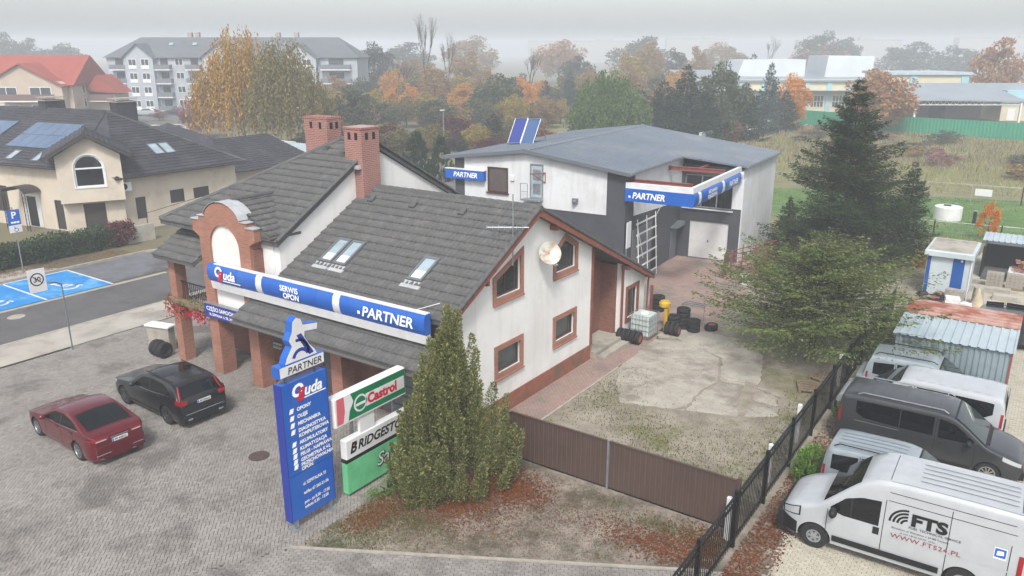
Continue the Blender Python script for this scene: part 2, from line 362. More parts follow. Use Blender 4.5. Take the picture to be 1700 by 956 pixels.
# road beside the lot
sheet('road', [(-27.6, -160), (-22.65, -160), (-22.65, 140), (-27.6, 140)], -.034, MT['asphalt'])
sheet('pavement_strip', [(-22.5, -160), (-19.6, -160), (-19.9, 0), (-20.2, 30), (-22.5, 140)], .0, MT['walk'])
bay = [(-33.2, -60), (-27.75, -60), (-28.3, 9), (-28.8, 14), (-31, 12.5), (-33.2, 9.2)]
sheet('parking_bay_surface', bay, -.03, MT['asphalt_old'])
sheet('footpath', [(-35.4, -60), (-33.35, -60), (-33.35, 1.6), (-33.6, 3.4), (-35.2, 2.2)], .004, MT['walk'])
part('kerb', MT['kerb'], None, lambda m: m.box(-22.66, -160, -.06, -22.5, 140, .012))['kind'] = 'structure'
part('kerb', MT['kerb'], None, lambda m: m.box(-27.9, -160, -.06, -27.6, 6.5, -.018))['kind'] = 'structure'
kb = MB()
for (a, b) in zip([(-33.35, -60), (-33.35, 8.6), (-32.6, 10.2), (-31.2, 12.6), (-28.9, 14.2)], [(-33.35, 8.6), (-32.6, 10.2), (-31.2, 12.6), (-28.9, 14.2), (-27.6, 14.4)]):
    d = Vector((b[0]-a[0], b[1]-a[1])).normalized(); n = Vector((-d.y, d.x))*.08
    kb.add([(a[0]-n.x, a[1]-n.y, -.06), (b[0]-n.x, b[1]-n.y, -.06), (b[0]+n.x, b[1]+n.y, -.06), (a[0]+n.x, a[1]+n.y, -.06), (a[0]-n.x, a[1]-n.y, .09), (b[0]-n.x, b[1]-n.y, .09), (b[0]+n.x, b[1]+n.y, .09), (a[0]+n.x, a[1]+n.y, .09)],
           [(0,3,2,1),(4,5,6,7),(0,1,5,4),(1,2,6,5),(2,3,7,6),(3,0,4,7)])
kb.build('kerb', MT['kerb'])['kind'] = 'structure'
# painted disabled bays
for i, (y0, y1) in enumerate([(-3.95, -.35), (-.25, 3.3)]):
    sheet('blue_bay_paint', [(-33.0, y0), (-28.0, y0), (-28.05, y1), (-33.05, y1)], -.026, MT['blue_paint'])
    m = MB()
    m.box(-33.12, y0-.05, -.0255, -33.0, y1+.05, -.0215)
    m.box(-33.12, y1, -.0255, -28.0, y1+.12, -.0215)
    m.build('bay_line', MT['white_paint'])['kind'] = 'structure'
    # wheelchair symbol
    cy = (y0+y1)/2; w = MB(); cx = -29.6
    ring = lambda r0, r1, a0, a1, ox, oy, n=18: [w.add([(ox+r*math.cos(a), oy+r*math.sin(a), -.0222) for a in (a0+(a1-a0)*k/n, a0+(a1-a0)*(k+1)/n) for r in (r0, r1)], [(0, 1, 3, 2)]) for k in range(n)]
    ring(.42, .56, R(-60), R(200), cx+.15, cy+.05)
    ring(0, .17, 0, 6.2832, cx-1.05, cy-.15, 14)
    def bar(a, b, wd):
        a = Vector(a); b = Vector(b); d = (b-a).normalized(); n = Vector((-d.y, d.x))*wd; w.add([(p.x, p.y, -.0222) for p in (a-n, b-n, b+n, a+n)], [(0, 1, 2, 3)])
    bar((cx-.85, cy-.15), (cx-.05, cy-.05), .08); bar((cx-.45, cy-.1), (cx-.45, cy+.35), .06); bar((cx-.05, cy-.05), (cx-.02, cy+.5), .08); bar((cx-.02, cy+.5), (cx+.45, cy+.72), .07)
    w.build('wheelchair_symbol', MT['white_paint'])['kind'] = 'structure'
# paving laid stone by stone
def pave(name, poly, mat, l=.2, w=.1, gap=.008, ang=0.0, pattern='bond', z=.004, seed=1, n_ind=0, near=(15.3, -19.2), holes=()):
    """base sheet plus every paver as geometry; the n_ind pavers nearest the camera are objects of their own"""
    rg = np.random.RandomState(seed); base = sheet(name, poly, z-.02, MT['joint'])
    P = np.array(poly); c = P.mean(0); ca, sa = math.cos(ang), math.sin(ang)
    Q = (P-c) @ np.array([[ca, -sa], [sa, ca]]); x0, y0 = Q.min(0)-1; x1, y1 = Q.max(0)+1
    cs = []
    if pattern == 'bond':
        ny = int((y1-y0)/w); nx = int((x1-x0)/l)
        jj, ii = np.meshgrid(np.arange(ny), np.arange(nx), indexing='ij'); X = x0+ii*l+(jj % 2)*l/2; Y = y0+jj*w
        cs = np.stack([X.ravel(), Y.ravel(), np.zeros(X.size)], 1)
    else:                                                       # herringbone, stones of ratio 2:1
        n = int(max(x1-x0, y1-y0)/w)+4
        ga, gb = np.meshgrid(np.arange(-n//2-2, n//2+3), np.arange(-n//4-2, n//4+3), indexing='ij'); ga = ga.ravel(); gb = gb.ravel()
        px = ga*w+gb*2*w; py = ga*w-gb*2*w
        L_ = np.concatenate([np.stack([px+w, py+w/2, 0*px], 1), np.stack([px+2.5*w, py, 0*px+1], 1)])
        cs = np.array(L_, float); cs[:, 0] += (x0+x1)/2; cs[:, 1] += (y0+y1)/2
    wx = cs[:, 0]*ca - cs[:, 1]*sa + c[0]; wy = cs[:, 0]*sa + cs[:, 1]*ca + c[1]
    k = inpoly(wx, wy, poly)
    for h in holes: k &= ~inpoly(wx, wy, h)
    cs = cs[k]; wx = wx[k]; wy = wy[k]; N = len(cs)
    hx = np.where(cs[:, 2] == 0, l, w)/2-gap/2; hy = np.where(cs[:, 2] == 0, w, l)/2-gap/2
    zt = z + rg.normal(0, .0022, N); tl = rg.normal(0, .004, (N, 2))
    corners = [(-1, -1), (1, -1), (1, 1), (-1, 1)]; V = np.zeros((N, 8, 3))
    for i, (a, b) in enumerate(corners):
        lx = cs[:, 0]+hx*a; ly = cs[:, 1]+hy*b; gx = lx*ca-ly*sa+c[0]; gy = lx*sa+ly*ca+c[1]
        V[:, i] = np.stack([gx, gy, np.full(N, z-.03)], 1); V[:, i+4] = np.stack([gx, gy, zt+tl[:, 0]*a*hx*4+tl[:, 1]*b*hy*4], 1)
    f = np.array([(4, 5, 6, 7), (0, 1, 5, 4), (1, 2, 6, 5), (2, 3, 7, 6), (3, 0, 4, 7)])
    d = np.hypot(wx-near[0], wy-near[1]); order = np.argsort(d); ind = order[:n_ind]; rest = order[n_ind:]
    VV = V[rest].reshape(-1, 3); FF = (np.arange(len(rest))[:, None, None]*8+f[None]).reshape(-1, 4)
    me_ = npmesh('pavers', VV, FF, mat); me_.polygons.foreach_set('use_smooth', [False]*len(me_.polygons)); o = link('pavers', me_, base); o['kind'] = 'stuff'
    if n_ind:
        hl = l/2-gap/2; hw = w/2-gap/2
        pm = MB().box(-hl, -hw, -.03, hl, hw, 0).mesh('paver', {MT['paver']: MT['paver_single'], MT['paver2']: MT['paver2_single']}.get(mat, mat))
        for i in ind:
            p = link('paver', pm, base); p.location = (wx[i], wy[i], zt[i]); p.rotation_euler = (0, 0, ang+(math.pi/2 if cs[i, 2] else 0))
    return base
house_hole = [(-14.2, 2.0), (-8, 2.0), (-8, .1), (0, .1), (0, 20), (-14.2, 20)]
pave('paved_lot', [(-19.6, -17), (-5.5, -17), (0, -7.75), (.12, -7.5), (.12, 0), (.12, .05), (-19.9, 10)], MT['paver'], ang=R(45), pattern='herring', n_ind=280, seed=2, z=.002, gap=.013, near=(-2.0, -9.6))
pave('paved_verge', [(-5.2, -17), (10, -17), (10, -1.98), (0, -7.62)], MT['paver'], l=.2, w=.1, ang=math.atan2(5.31, 9.47)+R(0), n_ind=290, seed=3, z=.001, gap=.014, near=(4.2, -5.6))
part('kerb', MT['kerb'], None, lambda m: m.prism([(0, -7.62), (9.72, -2.15), (9.68, -2.07), (-.04, -7.54)], lambda a, b, d: (a, b, d), -.05, .03))['kind'] = 'structure'
pave('van_yard', [(10.9, -9), (24, -9), (24, 40), (12.2, 40), (10.9, 30), (11.0, 6), (10.75, .6)], MT['paver2'], ang=0, n_ind=260, seed=4, z=.0, gap=.011, near=(11.4, -.7))
pave('house_path', [(.02, 1.3), (1.42, 2.2), (1.5, 8.5), (1.2, 15.0), (.4, 15.0), (.02, 9.5)], MT['paver3'], ang=R(90), n_ind=0, seed=6, z=.02, gap=.014)
part('path_edging', MT['kerb'], None, lambda m: m.box(1.43, 2.2, -.05, 1.52, 8.6, .035))['kind'] = 'structure'
pave('reddish_yard_paving', [(-4.4, 26.5), (1.8, 27.6), (2.6, 19), (2.4, 14.8), (-.6, 15.1), (-2.8, 20)], MT['paver3'], ang=R(20), seed=8, z=.012, gap=.016)
# concrete slabs in the yard, broken edges
slabs = [[(3.1, 5.6), (5.35, 6.3), (5.2, 8.2), (5.45, 9.5), (4.6, 12.0), (2.9, 13.2), (1.35, 12.6), (1.0, 10.2), (1.55, 8.7), (2.1, 7.2)], [(5.45, 6.35), (7.15, 6.9), (6.75, 8.2), (6.4, 9.7), (5.55, 9.45), (5.3, 8.2)], [(2.0, 13.3), (4.7, 12.1), (5.55, 9.6), (6.4, 9.85), (6.2, 11.5), (5.7, 14.8), (2.6, 14.8)],
         [(7.35, 6.95), (8.4, 7.85), (8.0, 8.3), (7.3, 8.1)], [(7.2, 8.6), (8.1, 8.6), (7.9, 9.1), (7.0, 9.6)], [(6.8, 9.9), (8.0, 9.4), (7.6, 9.9)]]
slabs += [[(5.6, 10.2), (6.9, 10.2), (6.4, 12.4), (5.5, 14.6), (4.9, 14.8)], [(1.2, 13.0), (2.4, 13.4), (2.4, 14.7), (1.3, 14.6)]]
for i, p in enumerate(slabs):
    w = wobble(p, .25, .05, i+10); m = MB(); tr = geometry.tessellate_polygon([[Vector((x, y, 0)) for x, y in w]]); n = len(w)
    m.add([(x, y, .012+.003*i) for x, y in w] + [(x, y, -.06) for x, y in w], [tuple(t) for t in tr] + [(k, (k+1) % n, n+(k+1) % n, n+k) for k in range(n)])
    o = m.build('concrete_slab', MT['concrete']); o['kind'] = 'structure'
sheet('dry_field', [(-60, 40), (2, 40), (30, 44), (120, 70), (120, 125), (11, 119), (-28, 128), (-60, 110)], -.045, MT['field'])
sheet('lawn', [(-8, 44), (15.5, 43.5), (40, 50), (40, 66), (13, 62.8), (3.5, 60), (-9, 57)], -.03, MT['lawn'])
sheet('side_street', [(-160, 60), (-90, 75), (-60, 68), (-60, 78), (-95, 88), (-160, 100)], -.05, MT['asphalt_old'])
sheet('back_street', [(-22.65, 36), (-27.6, 36), (-110, 92), (-110, 100)], -.04, MT['asphalt_old'])
for (x, y, r_) in [(-4.75, -4.83, .34), (-26.35, -2.57, .4), (-21.88, 1.8, .3)]:
    part('manhole_cover', M('rusty_iron', '#54443f', '#463a36', rough=.7, scale=9) if x > -10 else MT['kerb'], None, lambda m: m.lathe([(0, .012), (r_*.82, .012), (r_*.85, .006), (r_*.9, .013), (r_, .013), (r_, -.04)], (x, y, 0 if x > -25 else -.03), n=24))['kind'] = 'structure'

# ------------------------------------------------------------------ scattered leaves, tufts, weeds (nobody could count them)
def scatter(name, label, cat, poly, n, ls, mat, z=0.0, up=.2, seed=1, tall=None, dens=None, wid=.5):
    rg = np.random.RandomState(seed); P = np.array(poly); pts = []
    while sum(map(len, pts)) < n:
        q = rg.uniform(P.min(0), P.max(0), (n*3, 2)); k = inpoly(q[:, 0], q[:, 1], poly)
        if dens is not None: k &= rg.uniform(0, 1, len(q)) < dens(q[:, 0], q[:, 1])
        pts.append(q[k])
        if len(pts) > 30: break
    q = np.concatenate(pts)[:n]; n = len(q); s = ls*rg.uniform(.6, 1.4, n); a = rg.uniform(0, 6.283, n)
    if tall is None:
        t = rg.uniform(-up, up, (n, 2)); u = np.stack([np.cos(a), np.sin(a), t[:, 0]], 1)*s[:, None]; v = np.stack([-np.sin(a), np.cos(a), t[:, 1]], 1)*(s*wid)[:, None]
        c = np.stack([q[:, 0], q[:, 1], z+rg.uniform(.004, .02, n)+abs(t).max(1)*s], 1); V = np.stack([c-u, c-v, c+u, c+v], 1)
    else:
        h = tall*rg.uniform(.4, 1.3, n); lean = rg.normal(0, .35, (n, 2))*h[:, None]; c = np.stack([q[:, 0], q[:, 1], np.full(n, z)], 1)
        u = np.stack([np.cos(a), np.sin(a), np.zeros(n)], 1)*(s*.5)[:, None]; tip = c+np.stack([lean[:, 0], lean[:, 1], h], 1)
        V = np.stack([c-u, c+u, tip+u*.35, tip-u*.35], 1)
    F = np.arange(4*n).reshape(n, 4); o = link(name, npmesh(name, V.reshape(-1, 3), F, mat)); tag(o, label, cat, kind='stuff'); return o
MT['redleaf'] = leafmat('fallen_leaf', ['#5a2b18', '#74401f', '#46220f', '#855030', '#523820', '#6a3019'], .8, 0)
MT['dryleaf'] = leafmat('dry_debris', ['#8b7a63', '#6d5d49', '#57483a', '#a08f76'], .9, 0)
MT['moss'] = leafmat('tuft_green', ['#4d5a2a', '#5f6a34', '#6f7340', '#414d22'], .8, .2)
MT['weed'] = leafmat('dry_weed', ['#8b8559', '#9d965f', '#757a4a', '#aca36c', '#6f6e48'], .9, .2)
MT['weed2'] = leafmat('brown_weed', ['#7c6b60', '#6b5c53', '#8a796a', '#5b4f48'], .9, .15)
def blobs(cs): return lambda x, y: np.clip(sum(np.exp(-((x-a)**2/(2*s**2)+(y-b)**2/(2*t**2))) for a, b, s, t in cs), 0, 1)
FC = [(.1, -7.4), (9.6, -2.1), (9.6, -.2), (1.7, -.2), (.1, -.2)]
scatter('fallen_leaves', 'red brown fallen leaves carpeting the dirt by the hedge tree and gate', 'leaves', FC, 6500, .034, MT['redleaf'], .0, .25, 1, None, blobs([(2.2, -2.9, .6, .45), (3.1, -1.9, .7, .4), (8.2, -1.9, .9, .35), (9.0, -1.2, .5, .5)]))
scatter('dry_litter', 'dry grey twigs and leaf litter over the sandy forecourt', 'litter', FC, 5000, .022, MT['dryleaf'], .0, .3, 2)
scatter('moss_tufts', 'olive green moss and grass tufts along the forecourt edge', 'grass', FC, 6000, .03, MT['moss'], -.01, .3, 3, .05, blobs([(.9, -5.8, .8, .9), (1.6, -4.8, .9, .4), (.6, -4.2, .4, .8), (8.4, -1.0, 1.2, .25)]))
scatter('fallen_leaves', 'red brown fallen leaves between black fence and parked white van', 'leaves', [(9.9, -3), (11.1, -3), (11.0, 9), (9.9, 9)], 5000, .036, MT['redleaf'], .0, .3, 4, None, blobs([(10.3, 0, .4, 2.2), (10.3, 5, .35, 2.0), (10.2, -2.2, .3, .6)]))
YD = [(1.6, 2.2), (9.5, .4), (9.5, 14), (1.6, 9)]
scatter('yard_grass', 'patchy green grass on the fenced dirt yard behind the gate', 'grass', YD, 6500, .03, MT['moss'], -.015, .3, 5, .06, blobs([(2.2, 6.2, .7, 1.6), (6.5, 3.2, 1.4, .8), (4.6, 4.3, 1.5, .5), (8.0, 3.6, .8, 1.0), (6.4, 4.8, 2.0, .7), (8.8, 6.0, .5, 2.5)]))
scatter('yard_litter', 'dry litter and small stones on the fenced dirt yard', 'litter', [(1.6, 2.2), (9.5, .4), (9.5, 15), (1.3, 14), (1.3, 9)], 7000, .02, MT['dryleaf'], .022, .3, 6)
scatter('dry_weeds', 'tall dry yellow weeds covering the open field behind the lawn', 'weeds', [(-40, 60), (2, 61.5), (13, 64), (60, 72), (60, 118), (11, 117), (-28, 126)], 34000, .07, MT['weed'], -.05, .3, 7, .4)
scatter('brown_scrub', 'brown scrub across the far half of the open field', 'weeds', [(-32, 72), (60, 88), (60, 118), (11, 117), (-28, 126)], 9000, .09, MT['weed2'], -.05, .3, 8, .6)
scatter('lawn_grass', 'short green grass on the fenced lawn around the white well', 'grass', [(-8, 44), (15.5, 43.5), (30, 47), (30, 65), (13, 62.8), (3.5, 60), (-9, 57)], 9000, .06, leafmat('lawn_blade', ['#56793a', '#64853f', '#4a6b30', '#7b8a4c'], .8, .2), -.035, .3, 9, .08)
scatter('verge_weeds', 'dry weeds between garage wall and the big spruce', 'weeds', [(.8, 29), (10.5, 34), (12, 43), (-2, 43), (.8, 37)], 5000, .04, MT['weed'], -.03, .3, 10, .28)
scatter('hedge_litter', 'red brown leaves under the clipped hedge by the parking bays', 'leaves', [(-36.2, -6), (-35.3, -6), (-33.6, 4), (-33.6, 8), (-35.6, 8)], 2500, .05, MT['redleaf'], .01, .2, 11)
scatter('joint_weeds', 'tiny weeds and leaf crumbs in the joints of the paved lot', 'weeds', [(-19, -16), (-6, -16), (0, -7.6), (0, -1.5), (-19, 6)], 5000, .022, MT['dryleaf'], .006, .15, 21)
scatter('fallen_leaves', 'thick brown red leaf litter under the big thuja and boards', 'leaves', [(.2, -6.6), (4.5, -4.2), (4.5, -.4), (.2, -.4)], 9000, .03, MT['redleaf'], .004, .25, 22, None, blobs([(1.9, -3.4, .9, .55), (3.0, -1.6, .8, .5), (.7, -5.2, .4, .6)]))
scatter('dark_litter', 'dark leaf crumbs spread over the whole sandy forecourt', 'litter', FC, 9000, .018, MT['redleaf'], .002, .25, 23, None, blobs([(4, -3.2, 1.4, .8), (6.2, -1.6, 1.6, .7), (2, -4.5, 1.4, 1)]))
# ------------------------------------------------------------------ tiled roofs
def tiles(name, mat, parent, O, U, V, bounds, length, row=.4, wave=.2, amp=.034, step=.05, local=False):
    """tile courses as geometry on the slope O + a*U + b*V; bounds(b) -> (a0, a1)"""
    O = np.array(O, float); U = np.array(U, float); U /= np.linalg.norm(U); V = np.array(V, float); V /= np.linalg.norm(V); Nn = np.cross(U, V); Nn *= (1 if Nn[2] > 0 else -1)
    vs = []; fs = []; nr = int(math.ceil(length/row-1e-6)); base = 0; prof = [0, .75, 1.0, .6]
    for r in range(nr):
        b0 = r*row; b1 = min(length, b0+row)
        l0, h0 = bounds(b0); l1, h1 = bounds(b1)
        k0 = int(math.floor(min(l0, l1)/wave*4)); k1 = int(math.ceil(max(h0, h1)/wave*4)); ks = np.arange(k0, k1+1)
        a = ks*wave/4; hh = amp*np.array(prof)[ks % 4]
        A0 = np.clip(a, l0, h0); A1 = np.clip(a, l1, h1); n = len(ks)
        P0 = O+A0[:, None]*U+b0*V+(hh+step)[:, None]*Nn; P1 = O+A1[:, None]*U+(b1)*V+(hh*.6)[:, None]*Nn; Pr = O+A0[:, None]*U+b0*V-.005*Nn
        tj = np.random.RandomState(r*7+nr).normal(0, .007, n//4+2)[np.arange(n)//4]; P0 = P0+tj[:, None]*Nn+(np.random.RandomState(r+99).normal(0, .006, n//4+2)[np.arange(n)//4])[:, None]*V
        vs.append(np.concatenate([Pr, P0, P1])); i = np.arange(n-1)
        f = np.concatenate([np.stack([i, i+1, i+1+n, i+n], 1), np.stack([i+n, i+1+n, i+1+2*n, i+2*n], 1)])+base; fs.append(f); base += 3*n
    me = npmesh(name, np.concatenate(vs), np.concatenate(fs), mat); o = link(name, me, parent, local); o['kind'] = 'stuff'; return o
def ridge_caps(m, p0, p1, r=.12, l=.38):
    p0 = Vector(p0); p1 = Vector(p1); n = max(1, int((p1-p0).length/l)); d = (p1-p0)/n
    for i in range(n): m.tube(p0+d*i, p0+d*(i+1.06), r, r*.86, 8)

# ------------------------------------------------------------------ the tyre service house
HS = thing('service_house', 'white rendered tyre service house with grey tiled roofs and brick arched front', 'house', (0, 0, 0))
RZ, RY, FY, FZ, BY, BZ = 7.4, 4.1, -1.0, 4.6, 14.1, 2.62        # near wing: ridge, front eave, back eave
def rz(y): return RZ-(RY-y)*(RZ-FZ)/(RY-FY) if y < RY else RZ-(y-RY)*(RZ-BZ)/(BY-RY)
G1 = [(1.92, 4.5), (3.42, 4.5), (3.42, 5.78), (1.92, 5.16)]
G2 = [(5.86, 4.5), (7.34, 4.5), (7.34, 5.3), (6.55, 5.74), (5.86, 5.3)]
G3 = rect(1.98, 1.66, 3.42, 2.55); G4 = rect(5.9, 1.66, 7.34, 2.55); G5 = rect(12.2, .85, 13.2, 2.25)
gable = [(0, .66), (8.75, .66), (8.75, rz(8.75)-.2), (RY, RZ-.24), (0, rz(0)-.2)]
part('gable_wall', MT['stucco'], HS, lambda m: m.holed(gable, [G1, G2, G3, G4], XW(0), -.3, 0))
part('plinth', MT['plinth'], HS, lambda m: m.box(-.3, -.02, -.05, .035, 8.78, .66).box(-.3, 11.7, -.05, .03, 14.0, .3))
for i, (p, mu) in enumerate([(G1, (2.6,)), (G2, ()), (G3, ()), (G4, ())]):
    w = window(HS, XW(0), p, (MT['frame_brown'], MT['glass'], MT['brick']), .075, .19, -.14, mu)
    MB().prism(rect(min(q[0] for q in p)-.19, min(q[1] for q in p)-.25, max(q[0] for q in p)+.19, min(q[1] for q in p)-.19), XW(0), 0, .09).build('sill', MT['brick'], w)
    # blind and flower pot behind the glass read through it as paler shapes
window(HS, XW(0), G5, (MT['frame_brown'], MT['glass'], MT['trim']), .075, .17, -.14, (12.7,))
# porch recess with door, steps and the small end wall
part('end_wall', MT['stucco'], HS, lambda m: m.holed([(11.7, .3), (14.0, .3), (14.0, rz(14.0)-.1), (11.7, rz(11.7)-.18)], [G5], XW(0), -.3, 0).box(-8, 13.75, -.05, -.3, 14.0, rz(14)-.12))
part('porch_wall', MT['brick_dark'], HS, lambda m: m.box(-1.25, 8.75, -.05, -1.05, 11.72, rz(11.7)-.14).box(-1.05, 11.5, .28, -.305, 11.7, rz(11.7)-.22).box(-1.05, 8.45, .28, -.305, 8.72, 4.6).prism([(8.75, rz(11.7)-.14), (11.72, rz(11.7)-.14), (8.75, rz(8.75)-.22)], XW(-1.06), -.18, 0))
part('corner_trim', MT['trim'], HS, lambda m: m.box(-.02, 8.72, .66, .045, 8.88, rz(8.8)-.22))
part('corner_trim', MT['trim'], HS, lambda m: m.box(-.02, 11.6, .3, .045, 11.74, rz(11.7)-.22))
dr = part('door', MT['wood_door'], HS, lambda m: m.box(-1.05, 9.1, .3, -.99, 10.05, 2.32))
part('door_frame', MT['trim'], dr, lambda m: m.holed(rect(9.02, .3, 10.13, 2.4), [rect(9.1, .302, 10.05, 2.32)], XW(-1.04), 0, .09))
part('door_handle', MT['steel'], dr, lambda m: m.tube((-.94, 9.92, 1.3), (-.94, 9.78, 1.3), .015).tube((-.99, 9.92, 1.3), (-.94, 9.92, 1.3), .012))
st = part('porch_step', MT['concrete'], HS, lambda m: m.box(-1.04, 8.9, -.03, .25, 11.6, .29))
part('porch_step', MT['concrete'], HS, lambda m: m.box(.255, 9.1, -.03, .62, 11.4, .14))
# roof of the near wing
rf = part('roof', MT['roof'], HS, lambda m: m.prism([(FY-.1, FZ-.2), (FY-.1, FZ-.04), (RY, RZ-.04), (BY+.05, BZ-.04), (BY+.05, BZ-.2), (RY, RZ-.24)], XW(0), -8.02, .38))
su = (RY-FY, RZ-FZ); sl_ = math.hypot(*su)
tiles('roof_tiles', MT['roof'], rf, (-8.0, FY-.12, FZ-.05), (1, 0, 0), (0, su[0]/sl_, su[1]/sl_), lambda b: (0.0, 8.42), sl_+.1)
sb = (BY-RY, RZ-BZ); sbl = math.hypot(*sb)
tiles('roof_tiles', MT['roof'], rf, (-8.0, BY+.07, BZ-.05), (1, 0, 0), (0, -sb[0]/sbl, sb[1]/sbl), lambda b: (0.0, 8.42), sbl+.05)
part('ridge_tiles', MT['roof'], rf, lambda m: ridge_caps(m, (-8.0, RY, RZ-.01), (.44, RY, RZ-.01), .13), smooth=True)
part('bargeboard', MT['trim'], rf, lambda m: m.prism([(FY-.1, FZ-.24), (FY-.1, FZ-.06), (RY, RZ-.06), (BY+.05, BZ-.06), (BY+.05, BZ-.24), (RY, RZ-.3)], XW(0), .382, .41))
part('verge_tiles', MT['roof'], rf, lambda m: [ridge_caps(m, (.4, FY-.1, FZ+.02), (.4, RY, RZ+.02), .075, .4), ridge_caps(m, (.4, BY, BZ+.02), (.4, RY, RZ+.02), .075, .4)], smooth=True)
for (y0, y1) in ((5.4, 5.52), (11.55, 11.7), (1.0, 1.12)):
    part('purlin_end', MT['trim'], rf, lambda m: m.box(-.02, y0, rz(y0)-.46, .34, y1, rz(y0)-.27))
part('gutter', MT['gutter'], HS, lambda m: m.tube((-8, BY+.1, BZ-.16), (.4, BY+.1, BZ-.16), .07).tube((.1, BY+.1, BZ-.2), (.1, BY+.02, .1), .045))
# skylights on the near wing
def on_front(x, y, o=0): k = (RZ-FZ)/(RY-FY); return (x, y-o*k/math.hypot(1, k), rz(y)+o/math.hypot(1, k))
def skylight(x0, x1, y0, y1):
    fr = MB()
    f = lambda a, b, d: on_front(a, b, d)
    fr.holed(rect(x0, y0, x1, y1), [rect(x0+.09, y0+.09, x1-.09, y1-.09)], f, .0, .13); o = fr.build('skylight', MT['grey_metal'], rf)
    MB().prism(rect(x0+.07, y0+.07, x1-.07, y1-.07), f, .07, .1).build('pane', MT['glass_sky'], o)
    MB().prism(rect(x0-.1, y0-.3, x1+.1, y0-.01), f, .03, .065).build('flashing', MT['lead'], o)
    MB().prism(rect(x0+.1, y0+.1, x1-.1, y0+.42), f, .101, .104).build('blind', MT['sign_white'], o)
skylight(-6.78, -6.13, .1, 1.25); skylight(-6.05, -5.4, .1, 1.25); skylight(-2.42, -1.76, .1, 1.15)
for x in (-7.2, -5.0, -2.6): 
    part('vent_tile', MT['roof'], rf, lambda m: m.prism([(x, 3.2), (x+.28, 3.2), (x+.2, 3.5), (x+.08, 3.5)], lambda a, b, d: on_front(a, b, d), .03, .14))

# tall wing behind: hipped roof, gable wall over the near wing
LZ, LY, LEY, LEZ = 9.15, 4.5, -.9, 6.02; ls = (LZ-LEZ)/(LY-LEY); LBY = 10.0; LBZ = LZ-ls*(LBY-LY)*.95
HX = -15.25                                                       # far hip corner
part('tall_wing_wall', MT['stucco'], HS, lambda m: m.prism([(-.7, 2.0), (9.6, 2.0), (9.6, LZ-(9.6-LY)*ls*.95-.2), (LY, LZ-.26), (-.7, LEZ-.1)], XW(-8.0), -.3, 0).box(-9.0, -.75, 2.65, -8.3, -.5, 6.12).box(-15.0, 9.3, -.05, -8.3, 9.6, 6.2).box(-15.0, 2.0, -.05, -14.7, 9.3, 6.0))
part('front_wall', MT['brick_dark'], HS, lambda m: m.holed(rect(-14.98, -.05, -8.3, 5.6), [rect(-12.2, .75, -10.4, 2.1)], YW(.9), -.25, 0).box(-8.3, -.02, -.05, -8.0, .9, 2.5))
window(HS, YW(.9), rect(-12.2, .75, -10.4, 2.1), (MT['frame_white'], MT['glass'], MT['sign_white']), .07, 0, -.12, (-11.6,), sill=.12)
def lz(y): return LEZ+(y-LEY)*ls
lr = part('roof', MT['roof'], HS, lambda m: m.add(
    [(-7.86, LEY, LEZ-.03), (HX, LEY, LEZ-.03), (HX+(LY-LEY), LY, LZ-.03), (-7.86, LY, LZ-.03), (-7.86, LBY, LBZ-.03), (HX, LBY, LBZ-.03),
     (-7.86, LEY, LEZ-.22), (HX, LEY, LEZ-.22), (HX+(LY-LEY), LY, LZ-.22), (-7.86, LY, LZ-.22), (-7.86, LBY, LBZ-.22), (HX, LBY, LBZ-.22)],
    [(0,1,2,3), (3,2,5,4), (1,5,2), (6,9,8,7), (9,10,11,8), (7,8,11), (0,6,7,1), (0,3,9,6), (3,4,10,9), (4,5,11,10), (1,7,11,5)]))
ll = math.hypot(LY-LEY, LZ-LEZ)
tiles('roof_tiles', MT['roof'], lr, (HX, LEY-.04, LEZ-.04), (1, 0, 0), (0, (LY-LEY)/ll, (LZ-LEZ)/ll), lambda b: (b/ll*(LY-LEY), -7.86-HX), ll)
lb = math.hypot(LBY-LY, LZ-LBZ)
tiles('roof_tiles', MT['roof'], lr, (HX, LBY+.04, LBZ-.04), (1, 0, 0), (0, -(LBY-LY)/lb, (LZ-LBZ)/lb), lambda b: (b/lb*(LY-LEY), -7.86-HX), lb)
part('ridge_tiles', MT['roof'], lr, lambda m: [ridge_caps(m, (HX+(LY-LEY), LY, LZ), (-7.86, LY, LZ), .13), ridge_caps(m, (HX, LEY, LEZ), (HX+(LY-LEY), LY, LZ), .12), ridge_caps(m, (-7.84, LEY, LEZ+.03), (-7.84, LY, LZ+.03), .07, .4), ridge_caps(m, (-7.84, LBY, LBZ+.03), (-7.84, LY, LZ+.03), .07, .4)], smooth=True)
for x, y in ((-10.2, 3.7), (-9.0, 3.5)): part('vent_tile', MT['roof'], lr, lambda m: m.box(x, y, lz(y)+.02, x+.26, y+.22, lz(y)+.22))
# chimneys
def chimney(x0, y0, x1, y1, z0, z1):
    c = part('chimney', MT['chim'], lr, lambda m: m.box(x0, y0, z0, x1, y1, z1))
    part('chimney_cap', MT['chim'], c, lambda m: m.box(x0-.025, y0-.025, z1, x1+.025, y1+.025, z1+.08))
    for k in range(2):
        xx = x0+(x1-x0)*(.3+.4*k); yy = y0+(y1-y0)*(.3+.4*k)
        part('flue_opening', MT['dark'], c, lambda m: m.box(xx-.08, y0-.006, z1-.42, xx+.08, y0+.02, z1-.14))
        part('flue_opening', MT['dark'], c, lambda m: m.box(x1-.02, yy-.08, z1-.42, x1+.006, yy+.08, z1-.14))
    return c
chimney(-8.5, 3.35, -7.55, 4.35, 6.9, 9.75); chimney(-11.9, 4.3, -10.5, 5.1, 8.3, 9.95)
part('flashing', MT['lead'], lr, lambda m: m.box(-8.62, 3.16, 8.2, -7.6, 3.34, 8.34))
